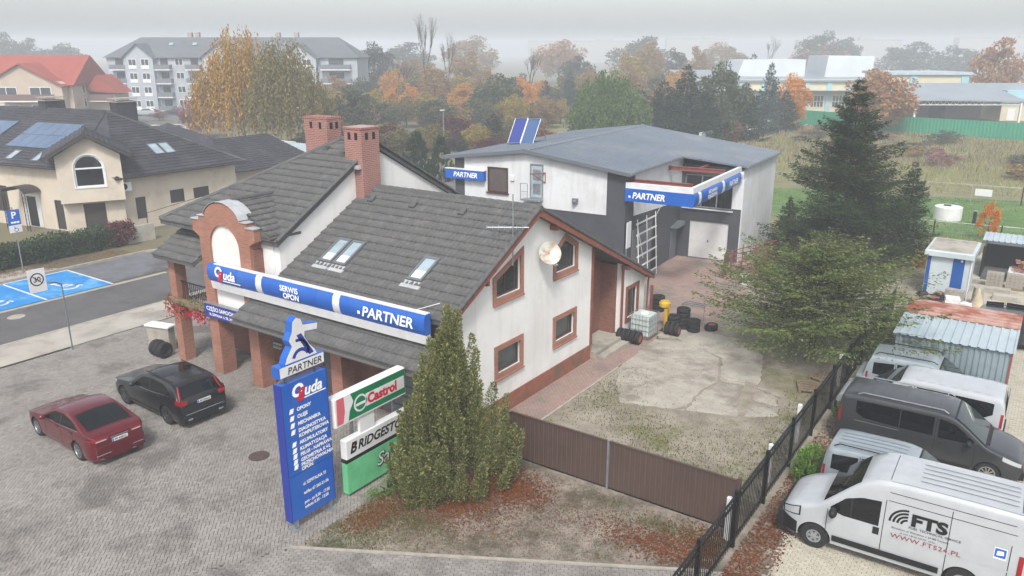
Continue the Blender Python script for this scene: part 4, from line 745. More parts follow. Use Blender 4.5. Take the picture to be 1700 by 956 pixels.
# ------------------------------------------------------------------ vehicles
def interp(pts, x):
    xs = [p[0] for p in pts]; ys = [p[1] for p in pts]; return float(np.interp(x, xs, ys))
def smooth_prof(pts, n=3):
    """round a polyline profile by corner cutting (keeps the ends)"""
    for _ in range(n):
        q = [pts[0]]
        for a, b in zip(pts, pts[1:]): q += [(a[0]*.75+b[0]*.25, a[1]*.75+b[1]*.25), (a[0]*.25+b[0]*.75, a[1]*.25+b[1]*.75)]
        q.append(pts[-1]); pts = q
    return pts
class Car:
    """lofted body: x runs front to rear, profile T(x), half width w(x, z)"""
    def __init__(s, name, label, cat, loc, rz, L, W, prof, belt, zb=.22, tumble=.28, nose=.5, tail=.35, nz=.8, tz=.9, edge=.09, crown=.04, group=None, prn=2):
        s.L, s.W, s.belt, s.zb, s.tumble, s.edge, s.crown = L, W, belt, zb, tumble, edge, crown; s.nose, s.tail, s.nz, s.tz = nose, tail, nz, tz
        s.prof = smooth_prof(prof, prn); s.o = thing(name, label, cat, loc, rz, group)
    def plan(s, x):
        h = s.W/2
        if x < s.nose: t = 1-x/s.nose; h *= 1-(1-s.nz)*t**2.4
        if x > s.L-s.tail: t = 1-(s.L-x)/s.tail; h *= 1-(1-s.tz)*t**2.4
        return h
    def T(s, x): return interp(s.prof, x)
    def w(s, x, z):
        b = interp(s.belt, x) if isinstance(s.belt, list) else s.belt; h = s.plan(x)
        if z > b: return h-.02-s.tumble*(z-b)
        t = (b-z)/max(.05, b-s.zb); return h*(1-.05*max(0, t-.55)**2/.2)-.02*(1-t)**3
    def top(s, x, y):
        e = s.T(x)-s.edge; we = max(.05, s.w(x, e)); return s.T(x)-s.crown*min(1, abs(y)/we)**2-.0*abs(y)
    def body(s, mat, wheels, r, name='body'):
        xs = sorted(set([0, .02, .06, .13, .22] + list(np.arange(.3, s.L-.25, .11)) + [s.L-.22, s.L-.13, s.L-.06, s.L-.02, s.L])); m = MB(); ring_n = None; rings = []
        for x in xs:
            T = s.T(x); e = max(s.zb+.1, T-s.edge); zs = [s.zb+(e-s.zb)*t for t in (0, .08, .25, .42, .56, .66, .75, .84, .92, 1)]
            side = [(s.w(x, z), z) for z in zs]; we = side[-1][0]
            top = [(we*.985-.012, e+(T-e)*.45), (we*.93-.02, s.top(x, we*.9)), (we*.7, s.top(x, we*.7)), (we*.35, s.top(x, we*.35))]
            half = [(.0, s.zb), (side[0][0]*.6, s.zb)] + side + top
            ring = [(x, y, z) for y, z in half] + [(x, 0, T)] + [(x, -y, z) for y, z in reversed(half[1:])]; rings.append(ring)
        n = len(rings[0])
        for r_ in rings: m.v += r_
        for i in range(len(rings)-1):
            for k in range(n): m.f.append([i*n+k, i*n+(k+1) % n, (i+1)*n+(k+1) % n, (i+1)*n+k]); m.m.append(0)
        m.f.append(list(range(n))); m.f.append(list(range((len(rings)-1)*n+n-1, (len(rings)-1)*n-1, -1))); m.m += [0, 0]
        o = m.build(name, [mat, MT['dark']], s.o, True)
        for i, x in enumerate(wheels):
            c = MB().lathe([(0, -s.W), (r*1.17, -s.W), (r*1.17, -s.W/2+.28), (0, -s.W/2+.28)], (x, 0, r), 'y', 28); cm = link('cut', c.mesh('cut', MT['dark'])); s._bool(o, cm)
            c = MB().lathe([(0, s.W), (r*1.17, s.W), (r*1.17, s.W/2-.28), (0, s.W/2-.28)], (x, 0, r), 'y', 28); cm = link('cut', c.mesh('cut', MT['dark'])); s._bool(o, cm)
        o.data.polygons.foreach_set('use_smooth', [True]*len(o.data.polygons)); autosmooth(o, 34); s.b = o; return o
    def _bool(s, o, c):
        md = o.modifiers.new('b', 'BOOLEAN'); md.operation = 'DIFFERENCE'; md.solver = 'EXACT'; md.object = c; c.parent = s.o; c.location = (0, 0, 0)
        md.material_mode = 'TRANSFER'
        dg = bpy.context.evaluated_depsgraph_get(); dg.update(); me = bpy.data.meshes.new_from_object(o.evaluated_get(dg)); o.modifiers.clear(); old = o.data; o.data = me; bpy.data.meshes.remove(old); bpy.data.objects.remove(c)
    def wheel(s, x, r, mats, spokes=10, width=.2, sides=(1, -1), rimr=.66):
        for sd in sides:
            y = sd*(s.W/2-.03); wd = width
            t = MB().lathe([(r*rimr, 0), (r*.93, .0), (r, .03), (r, wd-.03), (r*.93, wd), (r*rimr, wd)], (0, 0, 0), 'y', 28).build('wheel', MT['rubber'], s.o, True, True)
            t.location = (x, y if sd < 0 else y-wd, r)
            d = -.004 if sd < 0 else wd+.004; ins = .05 if sd < 0 else wd-.05
            rm = MB().lathe([(r*rimr, ins), (r*rimr+.008, d), (r*rimr-.025, d), (r*rimr-.04, ins)], (0, 0, 0), 'y', 28); rm.lathe([(0, ins), (r*rimr-.03, ins)], (0, 0, 0), 'y', 20, 1); rm.lathe([(0, d), (r*.14, d), (r*.14, ins)], (0, 0, 0), 'y', 12)
            for k in range(spokes):
                a = 2*math.pi*k/spokes; hw = r*.6*math.pi/spokes*.38; ca, sa = math.cos(a), math.sin(a)
                P = lambda rr, tt, yy: (rr*ca-tt*sa, yy, rr*sa+tt*ca)
                r0, r1 = r*.1, r*rimr-.02; dd_ = d+(.012 if sd < 0 else -.012)
                rm.add([P(r0, -hw*.7, d), P(r1, -hw, dd_), P(r1, hw, dd_), P(r0, hw*.7, d), P(r0, -hw*.7, ins), P(r1, -hw, ins), P(r1, hw, ins), P(r0, hw*.7, ins)], [(0,1,2,3), (0,4,5,1), (2,6,7,3), (1,5,6,2)])
            rm.build('rim', mats, t, True)
    def sidepatch(s, name, mat, bottom, top, sides=(1, -1), off=.006, n=14, parent=None, rows=4):
        x0 = bottom[0][0]; x1 = bottom[-1][0]; res = []
        for sd in sides:
            m = MB(); vs = []
            for i in range(n+1):
                x = x0+(x1-x0)*i/n; zb = interp(bottom, x); zt = interp(top, x)
                for k in range(rows+1): z = zb+(zt-zb)*k/rows; vs.append((x, sd*(s.w(x, min(z, s.T(x)-s.edge+.02))+off), z))
            m.add(vs, [(i*(rows+1)+k, (i+1)*(rows+1)+k, (i+1)*(rows+1)+k+1, i*(rows+1)+k+1) for i in range(n) for k in range(rows)])
            o = m.build(name, mat, parent or s.o, True); res.append(o)
            if (o.data.polygons[0].normal.y > 0) != (sd > 0): o.data.flip_normals()
            o.data.polygons.foreach_set('use_smooth', [True]*len(o.data.polygons))
        return res
    def toppatch(s, name, mat, x0, x1, f0=.88, f1=.86, off=.008, n=12, m_=8, y0=None, y1=None):
        m = MB(); vs = []
        for i in range(n+1):
            t = i/n; x = x0+(x1-x0)*t; we = s.w(x, s.T(x)-s.edge); f = f0+(f1-f0)*t
            a, b = (-we*f, we*f) if y0 is None else (y0, y1)
            for k in range(m_+1): y = a+(b-a)*k/m_; vs.append((x, y, s.top(x, y)+off))
        m.add(vs, [(i*(m_+1)+k, (i+1)*(m_+1)+k, (i+1)*(m_+1)+k+1, i*(m_+1)+k+1) for i in range(n) for k in range(m_)])
        o = m.build(name, mat, s.o, True); o.data.polygons.foreach_set('use_smooth', [True]*len(o.data.polygons))
        if sum(p.normal.z for p in o.data.polygons) < 0: o.data.flip_normals()
        return o
    def seam(s, x, z0, z1, sides=(1, -1), wd=.009, lean=0.0): s.sidepatch('door_seam', MT['dark'], [(x-wd, z0), (x+wd, z0)], [(x-wd+lean, z1), (x+wd+lean, z1)], sides, .003, 1, rows=6)
    def hseam(s, x0, x1, z, sides=(1, -1), mat=None, h=.008, name='body_seam', z2=None): s.sidepatch(name, mat or MT['dark'], [(x0, z-h), (x1, (z2 or z)-h)], [(x0, z+h), (x1, (z2 or z)+h)], sides, .005, 16, rows=1)
    def box(s, name, mat, *b, parent=None): return MB().bbox(*b, .012).build(name, mat, parent or s.o, True)
    def mirror(s, x, z, mat, sides=(1, -1), sc=1.0):
        for sd in sides:
            y = sd*(s.w(x, z)+.13*sc); m = MB().blob((x, y, z), .07*sc, .12*sc, .09*sc, 10, 6); m.tube((x, sd*s.w(x, z), z-.05), (x, y, z-.04), .025); m.build('mirror', mat, s.o, True, True)
    def handle(s, x, z, mat, sides=(1, -1)):
        for sd in sides: y = sd*s.w(x, z); MB().box(x, min(y, y+sd*.03), z, x+.2, max(y, y+sd*.03), z+.035).build('door_handle', mat, s.o, True)
    def plate(s, txt, x, z, w=.52, h=.115, tilt=0):
        p = s.box('number_plate', MT['sign_white'], x, -w/2, z, x+.02, w/2, z+h); MB().box(x+.0205, -w/2+.003, z+.003, x+.022, -w/2+.05, z+h-.003).build('plate_band', MT['sign_blue'], p, True)
        text(txt, .095, MT['letter_black'], p, lambda a, b, d: (x+.021+d, a, b), 0.02, z+.025, .001, .001, align='CENTER', local=True, name='plate_lettering', bold=.003); return p
def paint(name, c, c2=None, rough=.28, metal=.25): return M(name, c, c2 or c, rough=rough, metal=metal, spec=.5, coat=.6, scale=2)
CGW = M('windscreen_glass', '#2a3432', rough=.04, spec=.7)
P_red = paint('dark_red_paint', '#6e0d1e', '#640a19', .22, .45); P_dgrey = paint('dark_grey_paint', '#1d1e21'); P_gun = paint('gunmetal_paint', '#3a3b3e', '#343538'); P_white = paint('white_van_paint', '#adb1b5', '#a5a9ad', .25, 0); P_silver = paint('silver_paint', '#98a2a8', '#8d979d', .3, .3)
CG = M('car_glass', '#07090b', rough=.05, spec=.45); LT_R = M('red_lamp', '#8a0f1a', rough=.12, spec=.6); LT_W = M('clear_lamp', '#c6cbd0', rough=.1, spec=.8, metal=.3)

# dark red fastback
c = Car('parked_car', 'dark red hatchback parked nose away on the grey pavers', 'car', (-13.1, -7.3, 0), R(-2), 4.87, 1.86,
        [(0, .55), (.08, .72), (.5, .86), (1.3, .99), (1.5, 1.03), (2.25, 1.43), (2.8, 1.48), (3.4, 1.45), (4.35, 1.13), (4.72, 1.09), (4.87, .98)], [(0, .8), (1.5, .95), (3.8, 1.04), (4.87, 1.02)], .21, .42, .8, .5, .72, .8, .08, .05)
c.body(P_red, (.95, 3.82), .335); c.wheel(.95, .335, [MT['chrome'], MT['dark']], 10); c.wheel(3.82, .335, [MT['chrome'], MT['dark']], 10)
c.toppatch('windscreen', CG, 1.55, 2.2, .86, .9); c.toppatch('rear_window', CG, 3.42, 4.36, .86, .8); c.toppatch('windscreen_surround', MT['dark'], 1.5, 1.55, .86, .87, .01); c.box('rear_bumper', P_red, 4.6, -.78, .3, 4.9, .78, .7); c.toppatch('boot_seam', MT['dark'], 4.4, 4.412, .9, .9, .004, 1, 8)
c.sidepatch('side_window', CG, [(1.75, 1.0), (2.6, 1.0), (4.0, 1.1)], [(1.75, 1.03), (2.35, 1.31), (2.9, 1.35), (3.5, 1.28), (4.0, 1.12)])
c.sidepatch('window_trim', MT['chrome'], [(1.75, .975), (2.6, .975), (4.05, 1.075)], [(1.75, .995), (2.6, .995), (4.05, 1.098)], off=.008, rows=1)
c.sidepatch('door_pillar', MT['dark'], [(2.78, 1.005), (2.88, 1.01)], [(2.8, 1.36), (2.88, 1.36)], off=.009, n=2)
c.seam(1.72, .35, .95, lean=.03); c.seam(2.82, .3, .98); c.seam(3.62, .55, 1.04, lean=.12); c.hseam(1.2, 3.5, .33, mat=MT['chrome'], name='sill_strip'); c.hseam(.9, 4.7, .86, mat=P_red, h=.012, name='shoulder_line', z2=.96)
c.handle(2.5, .86, P_red); c.handle(3.45, .9, P_red); c.mirror(1.85, 1.02, P_red)
for sd in (-1, 1):
    a, b = (sd*.36, sd*.8) if sd > 0 else (-.8, -.36)
    c.box('tail_lamp', LT_R, 4.83, a, .87, 4.876, b*.93, .96); c.box('lamp_lens', LT_W, 4.86, a+sd*.04 if sd > 0 else a+.02, .885, 4.881, b-sd*.1 if sd > 0 else b-.06, .925); c.sidepatch('tail_lamp', LT_R, [(4.5, .89), (4.86, .88)], [(4.5, .92), (4.86, .965)], (sd,), .008, 5); c.sidepatch('headlamp', LT_W, [(.12, .62), (.55, .7)], [(.12, .7), (.55, .8)], (sd,), .008, 5)
    c.box('reflector_strip', MT['chrome'], 4.87, a, .42, 4.91, b*.92, .44); c.box('exhaust_tip', MT['chrome'], 4.8, a*.9, .26, 4.9, a*.9+.14, .31)
c.plate('PP 4497C', 4.868, .74); c.box('chrome_strip', MT['chrome'], 4.855, -.3, .9, 4.885, .3, .925); c.box('rear_diffuser', MT['dark'], 4.7, -.7, .24, 4.86, .7, .4); c.toppatch('rear_wiper', MT['dark'], 4.0, 4.3, .1, .12, .02, 4, 2, .18, .22)

# dark grey SUV
c = Car('parked_car', 'dark grey estate SUV parked under the white house fascia', 'car', (-12.98, -4.15, 0), R(-2), 4.7, 1.9,
        [(0, .7), (.07, .9), (.5, .98), (1.25, 1.07), (1.45, 1.1), (2.1, 1.55), (2.6, 1.63), (3.9, 1.58), (4.25, 1.52), (4.55, 1.08), (4.66, 1.0), (4.7, .8)], [(0, .95), (1.5, 1.02), (4.0, 1.1), (4.7, 1.08)], .26, .34, .6, .35, .8, .9, .08, .04)
c.body(P_dgrey, (.88, 3.72), .36); MTR = M('dark_alloy', '#56585c', rough=.3, metal=.7); c.wheel(.88, .36, [MTR, MT['dark']], 9); c.wheel(3.72, .36, [MTR, MT['dark']], 9)
c.toppatch('windscreen', CG, 1.5, 2.08, .86, .9); c.toppatch('glass_roof', CG, 2.25, 3.3, .8, .8, .006); c.toppatch('rear_window', CG, 4.26, 4.53, .82, .84)
c.toppatch('rear_spoiler', P_dgrey, 3.98, 4.27, .9, .9, .035)
c.sidepatch('side_window', CG, [(1.75, 1.06), (2.8, 1.09), (4.05, 1.18)], [(1.75, 1.1), (2.2, 1.43), (2.7, 1.5), (3.6, 1.47), (4.05, 1.26)])
c.sidepatch('window_trim', MT['chrome'], [(1.72, 1.035), (2.8, 1.06), (4.1, 1.155)], [(1.72, 1.055), (2.8, 1.08), (4.1, 1.178)], off=.008, rows=1); c.sidepatch('door_pillar', MT['dark'], [(2.7, 1.07), (2.8, 1.07)], [(2.72, 1.5), (2.8, 1.5)], off=.01, n=2)
c.seam(1.68, .4, 1.02, lean=.03); c.seam(2.75, .35, 1.06); c.seam(3.5, .6, 1.12, lean=.12); c.hseam(1.2, 3.35, .38, mat=MT['dark'], h=.05, name='sill_strip'); c.handle(2.42, .95, P_dgrey); c.handle(3.3, .99, P_dgrey); c.mirror(1.8, 1.1, P_dgrey)
for sd in (-1, 1):
    a, b = (sd*.62, sd*.86) if sd > 0 else (-.86, -.62)
    c.box('tail_lamp', LT_R, 4.57, a, .94, 4.71, b, 1.05); c.sidepatch('tail_lamp', LT_R, [(4.44, .96), (4.68, .95)], [(4.36, 1.5), (4.4, 1.46)] if False else [(4.44, 1.2), (4.68, 1.06)], (sd,), .01, 4); c.sidepatch('headlamp', LT_W, [(.1, .78), (.5, .83)], [(.1, .88), (.5, .93)], (sd,), .008, 5)
    m = MB().tube((4.52, sd*.8, 1.06), (4.28, sd*.7, 1.5), .045, .03, 6); m.build('tail_lamp', LT_R, c.o, True); c.box('exhaust_tip', MT['chrome'], 4.66, sd*.6-.1, .33, 4.74, sd*.6+.1, .4)
    m = MB().tube((2.3, sd*.68, 1.62), (3.95, sd*.67, 1.6), .018, .018, 6); m.build('roof_rail', MT['black_metal'], c.o, True)
c.plate('PP 2X415', 4.7, .86); c.box('rear_bumper', MT['dark'], 4.6, -.84, .3, 4.73, .84, .5); c.box('chrome_strip', MT['chrome'], 4.7, -.75, .56, 4.735, .75, .58)

def van(name, label, loc, rz, L, W, H, prof, belt, mat, wheels, r, **k):
    v = Car(name, label, 'van', loc, rz, L, W, prof, belt, k.get('zb', .28), k.get('tumble', .1), k.get('nose', .7), k.get('tail', .15), k.get('nz', .78), k.get('tz', .96), k.get('edge', .12), k.get('crown', .04), None, k.get('prn', 2)); v.body(mat, wheels, r); return v
# white high roof panel van, nose to the fence
v = van('panel_van', 'white high roof panel van with black lettering nose against the black fence', (10.55, 1.36, 0), R(1.2), 5.6, 2.05, 2.5,
        [(0, .62), (.05, .95), (.3, 1.12), (.95, 1.36), (1.05, 1.42), (1.75, 2.1), (2.1, 2.38), (2.6, 2.5), (5.5, 2.5), (5.6, 2.44)], 1.35, P_white, (.95, 4.4), .36, tumble=.085, nz=.74, edge=.13, crown=.03)
steelr = M('steel_wheel', '#3a3b3e', rough=.5, metal=.4); v.wheel(.95, .36, [MT['steel'], steelr], 6, rimr=.5); v.wheel(4.4, .36, [MT['steel'], steelr], 6, rimr=.5)
v.toppatch('windscreen', CG, 1.08, 1.9, .9, .86); v.sidepatch('door_window', CG, [(1.28, 1.3), (1.6, 1.22), (2.45, 1.22)], [(1.28, 1.38), (1.62, 1.72), (2.0, 1.86), (2.45, 1.9)]); v.sidepatch('window_divider', MT['dark'], [(1.75, 1.25), (1.8, 1.25)], [(1.75, 1.76), (1.8, 1.78)], off=.01, n=1)
v.seam(1.22, .5, 1.3); v.seam(2.55, .45, 1.98); v.seam(4.0, .5, 2.15); v.seam(5.28, .5, 1.7); v.hseam(2.6, 5.35, 1.98); v.hseam(2.6, 5.5, 1.02, mat=P_white, h=.02, name='waist_line'); v.hseam(2.6, 5.3, 2.2)
v.sidepatch('rub_strip', MT['dark'], [(1.4, .4), (3.9, .4)], [(1.4, .58), (3.9, .58)], off=.02); v.sidepatch('rub_strip', MT['dark'], [(4.85, .4), (5.5, .4)], [(4.85, .58), (5.5, .58)], off=.02, n=4)
v.box('front_bumper', MT['dark'], -.05, -.86, .3, .22, .86, .78); v.sidepatch('bumper_corner', MT['dark'], [(.03, .3), (.5, .3)], [(.03, .8), (.5, .66)], off=.015, n=6)
v.sidepatch('headlamp', LT_W, [(.12, .82), (.52, .9)], [(.12, .98), (.52, 1.12)], off=.012, n=6); v.sidepatch('headlamp_surround', MT['dark'], [(.08, .79), (.56, .87)], [(.08, 1.0), (.56, 1.16)], off=.008, n=6)
v.sidepatch('handle_recess', MT['dark'], [(2.33, .98), (2.48, .98)], [(2.33, 1.18), (2.48, 1.18)], off=.008, n=2); v.mirror(1.38, 1.32, MT['dark'], sc=1.5)
for k in range(5): v.toppatch('roof_rib', P_white, 3.2, 5.3, 1, 1, .03, 10, 1, -.52+.24*k, -.44+.24*k)
v.toppatch('roof_joint', MT['dark'], 2.55, 2.565, .8, .8, .004, 1, 8); v.toppatch('roof_joint', MT['dark'], 5.36, 5.375, .8, .8, .004, 1, 8); v.toppatch('roof_channel', MT['grey_metal'], 2.6, 5.4, 1, 1, .004, 12, 1, -.83, -.81)
for sd in (-1, 1): v.sidepatch('tail_lamp', LT_R, [(5.46, .75), (5.57, .75)], [(5.46, 1.5), (5.57, 1.5)], (sd,), .012, 2)
vs_ = lambda a, b, d: (a, -(v.w(min(5.5, max(.3, a)), b)+.008+d), b)
text('FTS', .42, MT['letter_black'], v.o, vs_, 3.15, 1.5, .002, bold=.02, local=True, sx=1.25); text('FUEL TECHNICAL SERVICE', .085, MT['letter_black'], v.o, vs_, 3.12, 1.4, .002, local=True, sx=1.15)
text('Biernatowo, ul. Wiatrakowa 3, 64-980 Trzcianka', .07, MT['letter_black'], v.o, vs_, 2.75, 1.29, .002, local=True, sx=.92); text('tel. kom. +48 602 224 356 - tel./fax', .06, MT['letter_black'], v.o, vs_, 2.95, 1.2, .002, local=True, sx=.92)
text('WWW.FTS24.PL', .17, M('van_red_print', '#8a2a3a', rough=.5), v.o, vs_, 2.75, 1.02+.02, .002, local=True, sx=1.2, space=1.1)
em = MB()
for k in range(4):
    r0 = .1+.085*k; r1 = r0+.05
    for q in range(8):
        a0 = math.pi/2+math.pi/2*q/8; a1 = math.pi/2+math.pi/2*(q+1)/8; em.add([vs_(3.08+rr*1.05*math.cos(a), 1.46+rr*math.sin(a), .003) for a in (a0, a1) for rr in (r0, r1)], [(0,1,3,2)])
em.build('logo', MT['letter_black'], v.o, True)
st_ = MB().add([vs_(a, b, .002) for a, b in ((4.95, 1.28), (5.22, 1.28), (5.22, 1.58), (4.95, 1.58))], [(0,1,2,3)]).build('sticker', MT['sign_white'], v.o, True); MB().add([vs_(a, b, .004) for a, b in ((4.97, 1.33), (5.2, 1.33), (5.2, 1.55), (4.97, 1.55))], [(0,1,2,3)]).build('sticker_panel', MT['sign_blue'], st_, True); MB().add([vs_(a, b, .006) for a, b in ((5.01, 1.38), (5.16, 1.4), (5.15, 1.5), (5.02, 1.49))], [(0,1,2,3)]).build('sticker_mark', MT['letter'], st_, True)
# small silver-blue van beside it, nose away from the fence
def small_van(label, front_x, yc, rz, mat, L=4.3, W=1.8, H=1.83):
    v = van('small_van', label, (front_x, yc, 0), rz, L, W, H, [(0, .6), (.08, .8), (.9, 1.05), (1.05, 1.1), (1.75, 1.68), (2.1, H-.02), (2.6, H), (4.1, H-.04), (4.25, H-.14), (4.3, 1.0)], 1.05, mat, (.82, 3.5), .31, tumble=.17, nz=.76, edge=.1, tail=.3, tz=.9)
    v.wheel(.82, .31, [MT['steel'], MT['dark']], 8); v.wheel(3.5, .31, [MT['steel'], MT['dark']], 8)
    v.toppatch('windscreen_surround', MT['dark'], 1.03, 1.9, .97, .95, .005); v.toppatch('windscreen', CGW, 1.08, 1.85, .9, .86, .012); v.sidepatch('door_window', CG, [(1.35, 1.06), (2.35, 1.06)], [(1.35, 1.12), (1.85, 1.56), (2.35, 1.64)]); v.sidepatch('rear_side_window', CG, [(2.45, 1.08), (3.25, 1.08)], [(2.45, 1.64), (3.25, 1.64)]); v.sidepatch('quarter_window', CG, [(3.35, 1.1), (4.05, 1.14)], [(3.35, 1.62), (4.05, 1.56)])
    v.seam(1.3, .45, 1.05); v.seam(2.4, .4, 1.66); v.seam(3.3, .5, 1.66); v.mirror(1.5, 1.1, mat); v.sidepatch('headlamp', LT_W, [(.12, .68), (.6, .8)], [(.12, .78), (.6, .95)], off=.01, n=5); v.sidepatch('tail_lamp', LT_R, [(4.2, .75), (4.27, .75)], [(4.18, 1.2), (4.25, 1.18)], off=.01, n=2)
    for sd in (-1, 1): m = MB().path([(1.95, sd*.66, H-.03), (2.1, sd*.66, H+.05), (3.9, sd*.66, H+.03), (4.05, sd*.66, H-.06)], .018); m.build('roof_rail', MT['black_metal'], v.o, True)
    for k in range(4): v.toppatch('roof_rib', mat, 2.2, 4.0, 1, 1, .016, 8, 1, -.4+.24*k, -.34+.24*k)
    return v
small_van('pale silver van squeezed between white panel van and dark grey van', 15.3, 3.8, R(180.5), P_silver)
def people_van(name, label, front, rz, mat, rails=True, L=5.1, yc=0):
    v = van(name, label, (front, yc, 0), rz, L, 1.94, 1.96, [(0, .62), (.06, .86), (.35, 1.0), (.95, 1.16), (1.08, 1.22), (1.85, 1.82), (2.2, 1.95), (2.7, 1.97), (L-.25, 1.95), (L-.06, 1.88), (L, 1.3)], 1.16, mat, (.93, .93+3.1), .335, tumble=.13, nz=.76, edge=.11, tail=.2, tz=.94)
    v.wheel(.93, .335, [MT['chrome'], MT['dark']], 10); v.wheel(4.03, .335, [MT['chrome'], MT['dark']], 10)
    v.toppatch('windscreen_surround', MT['dark'], 1.04, 2.02, .97, .95, .005); v.toppatch('windscreen', CGW, 1.1, 1.97, .9, .88, .012); v.box('wiper_tray', MT['dark'], .98, -.7, 1.16, 1.1, .7, 1.22); v.box('grille', MT['dark'], -.01, -.5, .62, .05, .5, .74); v.sidepatch('door_window', CG, [(1.4, 1.2), (1.7, 1.16), (2.4, 1.14)], [(1.4, 1.26), (1.95, 1.66), (2.4, 1.74)]); v.sidepatch('sliding_door_window', CG, [(2.55, 1.16), (3.5, 1.16)], [(2.55, 1.75), (3.5, 1.75)]); v.sidepatch('rear_side_window', CG, [(3.53, 1.16), (4.6, 1.2), (4.85, 1.35)], [(3.53, 1.75), (4.6, 1.74), (4.85, 1.72)])
    v.seam(1.35, .45, 1.15); v.seam(2.48, .4, 1.8); v.seam(3.515, .45, 1.14); v.hseam(3.5, 4.85, 1.06, mat=MT['steel'], name='door_rail'); v.handle(2.2, 1.0, mat); v.handle(2.62, 1.0, mat); v.mirror(1.52, 1.22, MT['dark'], sc=1.25)
    v.sidepatch('headlamp', LT_W, [(.1, .72), (.6, .88)], [(.1, .84), (.6, 1.02)], off=.012, n=6); v.sidepatch('tail_lamp', LT_R, [(L-.12, .95), (L-.04, .95)], [(L-.12, 1.42), (L-.04, 1.42)], off=.012, n=2); v.sidepatch('lower_trim', MT['dark'], [(1.4, .3), (3.6, .3)], [(1.4, .42), (3.6, .42)], off=.01); v.box('front_bumper', MT['dark'], -.03, -.78, .3, .12, .78, .56)
    if rails:
        for sd in (-1, 1): m = MB().path([(2.2, sd*.78, 1.93), (2.35, sd*.78, 2.02), (4.7, sd*.78, 2.0), (4.85, sd*.78, 1.92)], .02); m.build('roof_rail', MT['steel'], v.o, True)
    for x in np.arange(2.5, L-.4, .34): v.toppatch('roof_rib', mat, x, x+.2, .8, .8, .012, 1, 8)
    return v
people_van('passenger_van', 'gunmetal grey passenger van with black side glass facing away from the fence', 15.95, R(180), P_gun, True, 5.4, 7.72)
v = people_van('passenger_van', 'white passenger van reversed in with red tail lamp towards the yard', 10.0, R(0), P_white, False, 5.2, 9.95); v.box('rear_bumper', MT['dark'], 5.1, -.85, .35, 5.25, .85, .6); v.box('rear_window', CG, 5.185, -.7, 1.25, 5.205, .7, 1.8)
small_van('silver van with roof rails parked in front of the corrugated metal garage', 14.85, 11.98, R(180), P_silver, 4.6, 1.86, 1.9)
v = small_van('dark car just showing behind the corrugated metal garage roof', 17.6, 21.2, R(178), P_gun, 4.3, 1.8, 1.5)
# ------------------------------------------------------------------ price pylon and roadside boards
PY = thing('sign_pylon', 'tall blue pylon listing tyre services with a white emblem board on top', 'sign', (-.6, -6.3, 0))
pf = XW(-.45)
pb = part('panel', MT['sign_blue'], PY, lambda m: m.box(-.72, -7.05, .3, -.45, -5.5, 1.66)); pb2 = part('panel', MT['sign_blue'], PY, lambda m: m.box(-.72, -7.05, 1.675, -.45, -5.5, 4.36))
part('panel_edge', MT['sign_dblue'], PY, lambda m: [m.box(-.73, -7.07, .28, -.44, -7.051, 4.38), m.box(-.73, -5.499, .28, -.44, -5.48, 4.38)])
for y in (-6.95, -5.7): part('foot', MT['steel'], PY, lambda m: m.box(-.66, y, -.03, -.5, y+.14, .3).box(-.75, y-.08, -.03, -.36, y+.22, .01))
text('uda', .44, MT['letter'], pb2, pf, -6.32, 3.86, .004, shear=.25, bold=.014, name='sign_lettering'); text('O', .48, MT['letter'], pb2, pf, -6.74, 3.92, .004, shear=.2, bold=.022, name='sign_lettering'); text('g', .5, MT['letter_red'], pb2, pf, -6.53, 3.88, .008, shear=.2, bold=.02, name='sign_lettering')
part('sign_underline', MT['letter'], pb2, lambda m: m.box(-.449, -6.32, 3.78, -.444, -5.55, 3.81))
rows = [('OPONY', 3.5, 1), ('OLEJE', 3.29, 1), ('MECHANIKA', 3.08, 1), ('DIAGNOSTYKA', 2.88, 1), ('KOMPUTEROWA', 2.72, 0), ('AKUMULATORY', 2.52, 1), ('KLIMATYZACJA', 2.33, 1), ('FELGI - NAPRAWA', 2.16, 1), ('GEOMETRIA KÓŁ', 1.99, 1), ('PRZECHOWALNIA', 1.84, 1), ('OPON', 1.71, 0)]
for t, z, ck in rows:
    text(t, .145, MT['letter'], pb2, pf, -6.6, z, .004, bold=.005, name='sign_lettering', sx=.95)
    if ck: part('tick_box', MT['letter'], pb2, lambda m: m.add([(-.445, y, zz) for y, zz in ((-6.86, z-.015), (-6.73, z-.015), (-6.69, z+.125), (-6.82, z+.125))], [(0,1,2,3)]))
for t, z, s_ in (('ul. SZPITALNA 35', 1.25, .13), ('tel/fax 67 265-21-06', .97, .13), ('pon - pt 8.30 - 17.00', .68, .13), ('sobota 8.30 - 13.00', .53, .13)): text(t, s_, MT['letter'], pb, pf, -6.6, z, .004, bold=.003, name='sign_lettering', sx=.85)
bp_ = part('emblem_base', MT['sign_blue'], PY, lambda m: m.box(-.75, -7.06, 4.56, -.452, -5.52, 4.88)); part('emblem_plate', MT['sign_white'], bp_, lambda m: m.box(-.452, -7.03, 4.58, -.44, -5.54, 4.86)); text('PARTNER', .27, MT['letter_black'], bp_, XW(-.44), -6.8, 4.62, .003, shear=.15, bold=.002, name='sign_lettering', sx=1.02)
for y in (-6.8, -5.8): part('bracket', MT['grey_metal'], PY, lambda m: m.box(-.62, y, 4.36, -.56, y+.06, 4.57))
sil = [(-6.84, 4.885), (-5.72, 4.885), (-5.8, 5.05), (-5.98, 5.25), (-6.12, 5.5), (-6.1, 5.62), (-5.68, 5.56), (-5.64, 5.76), (-6.14, 5.84), (-6.2, 6.02), (-6.36, 6.1), (-6.5, 5.98), (-6.54, 5.72), (-6.66, 5.5), (-6.58, 5.32), (-6.78, 5.05)]
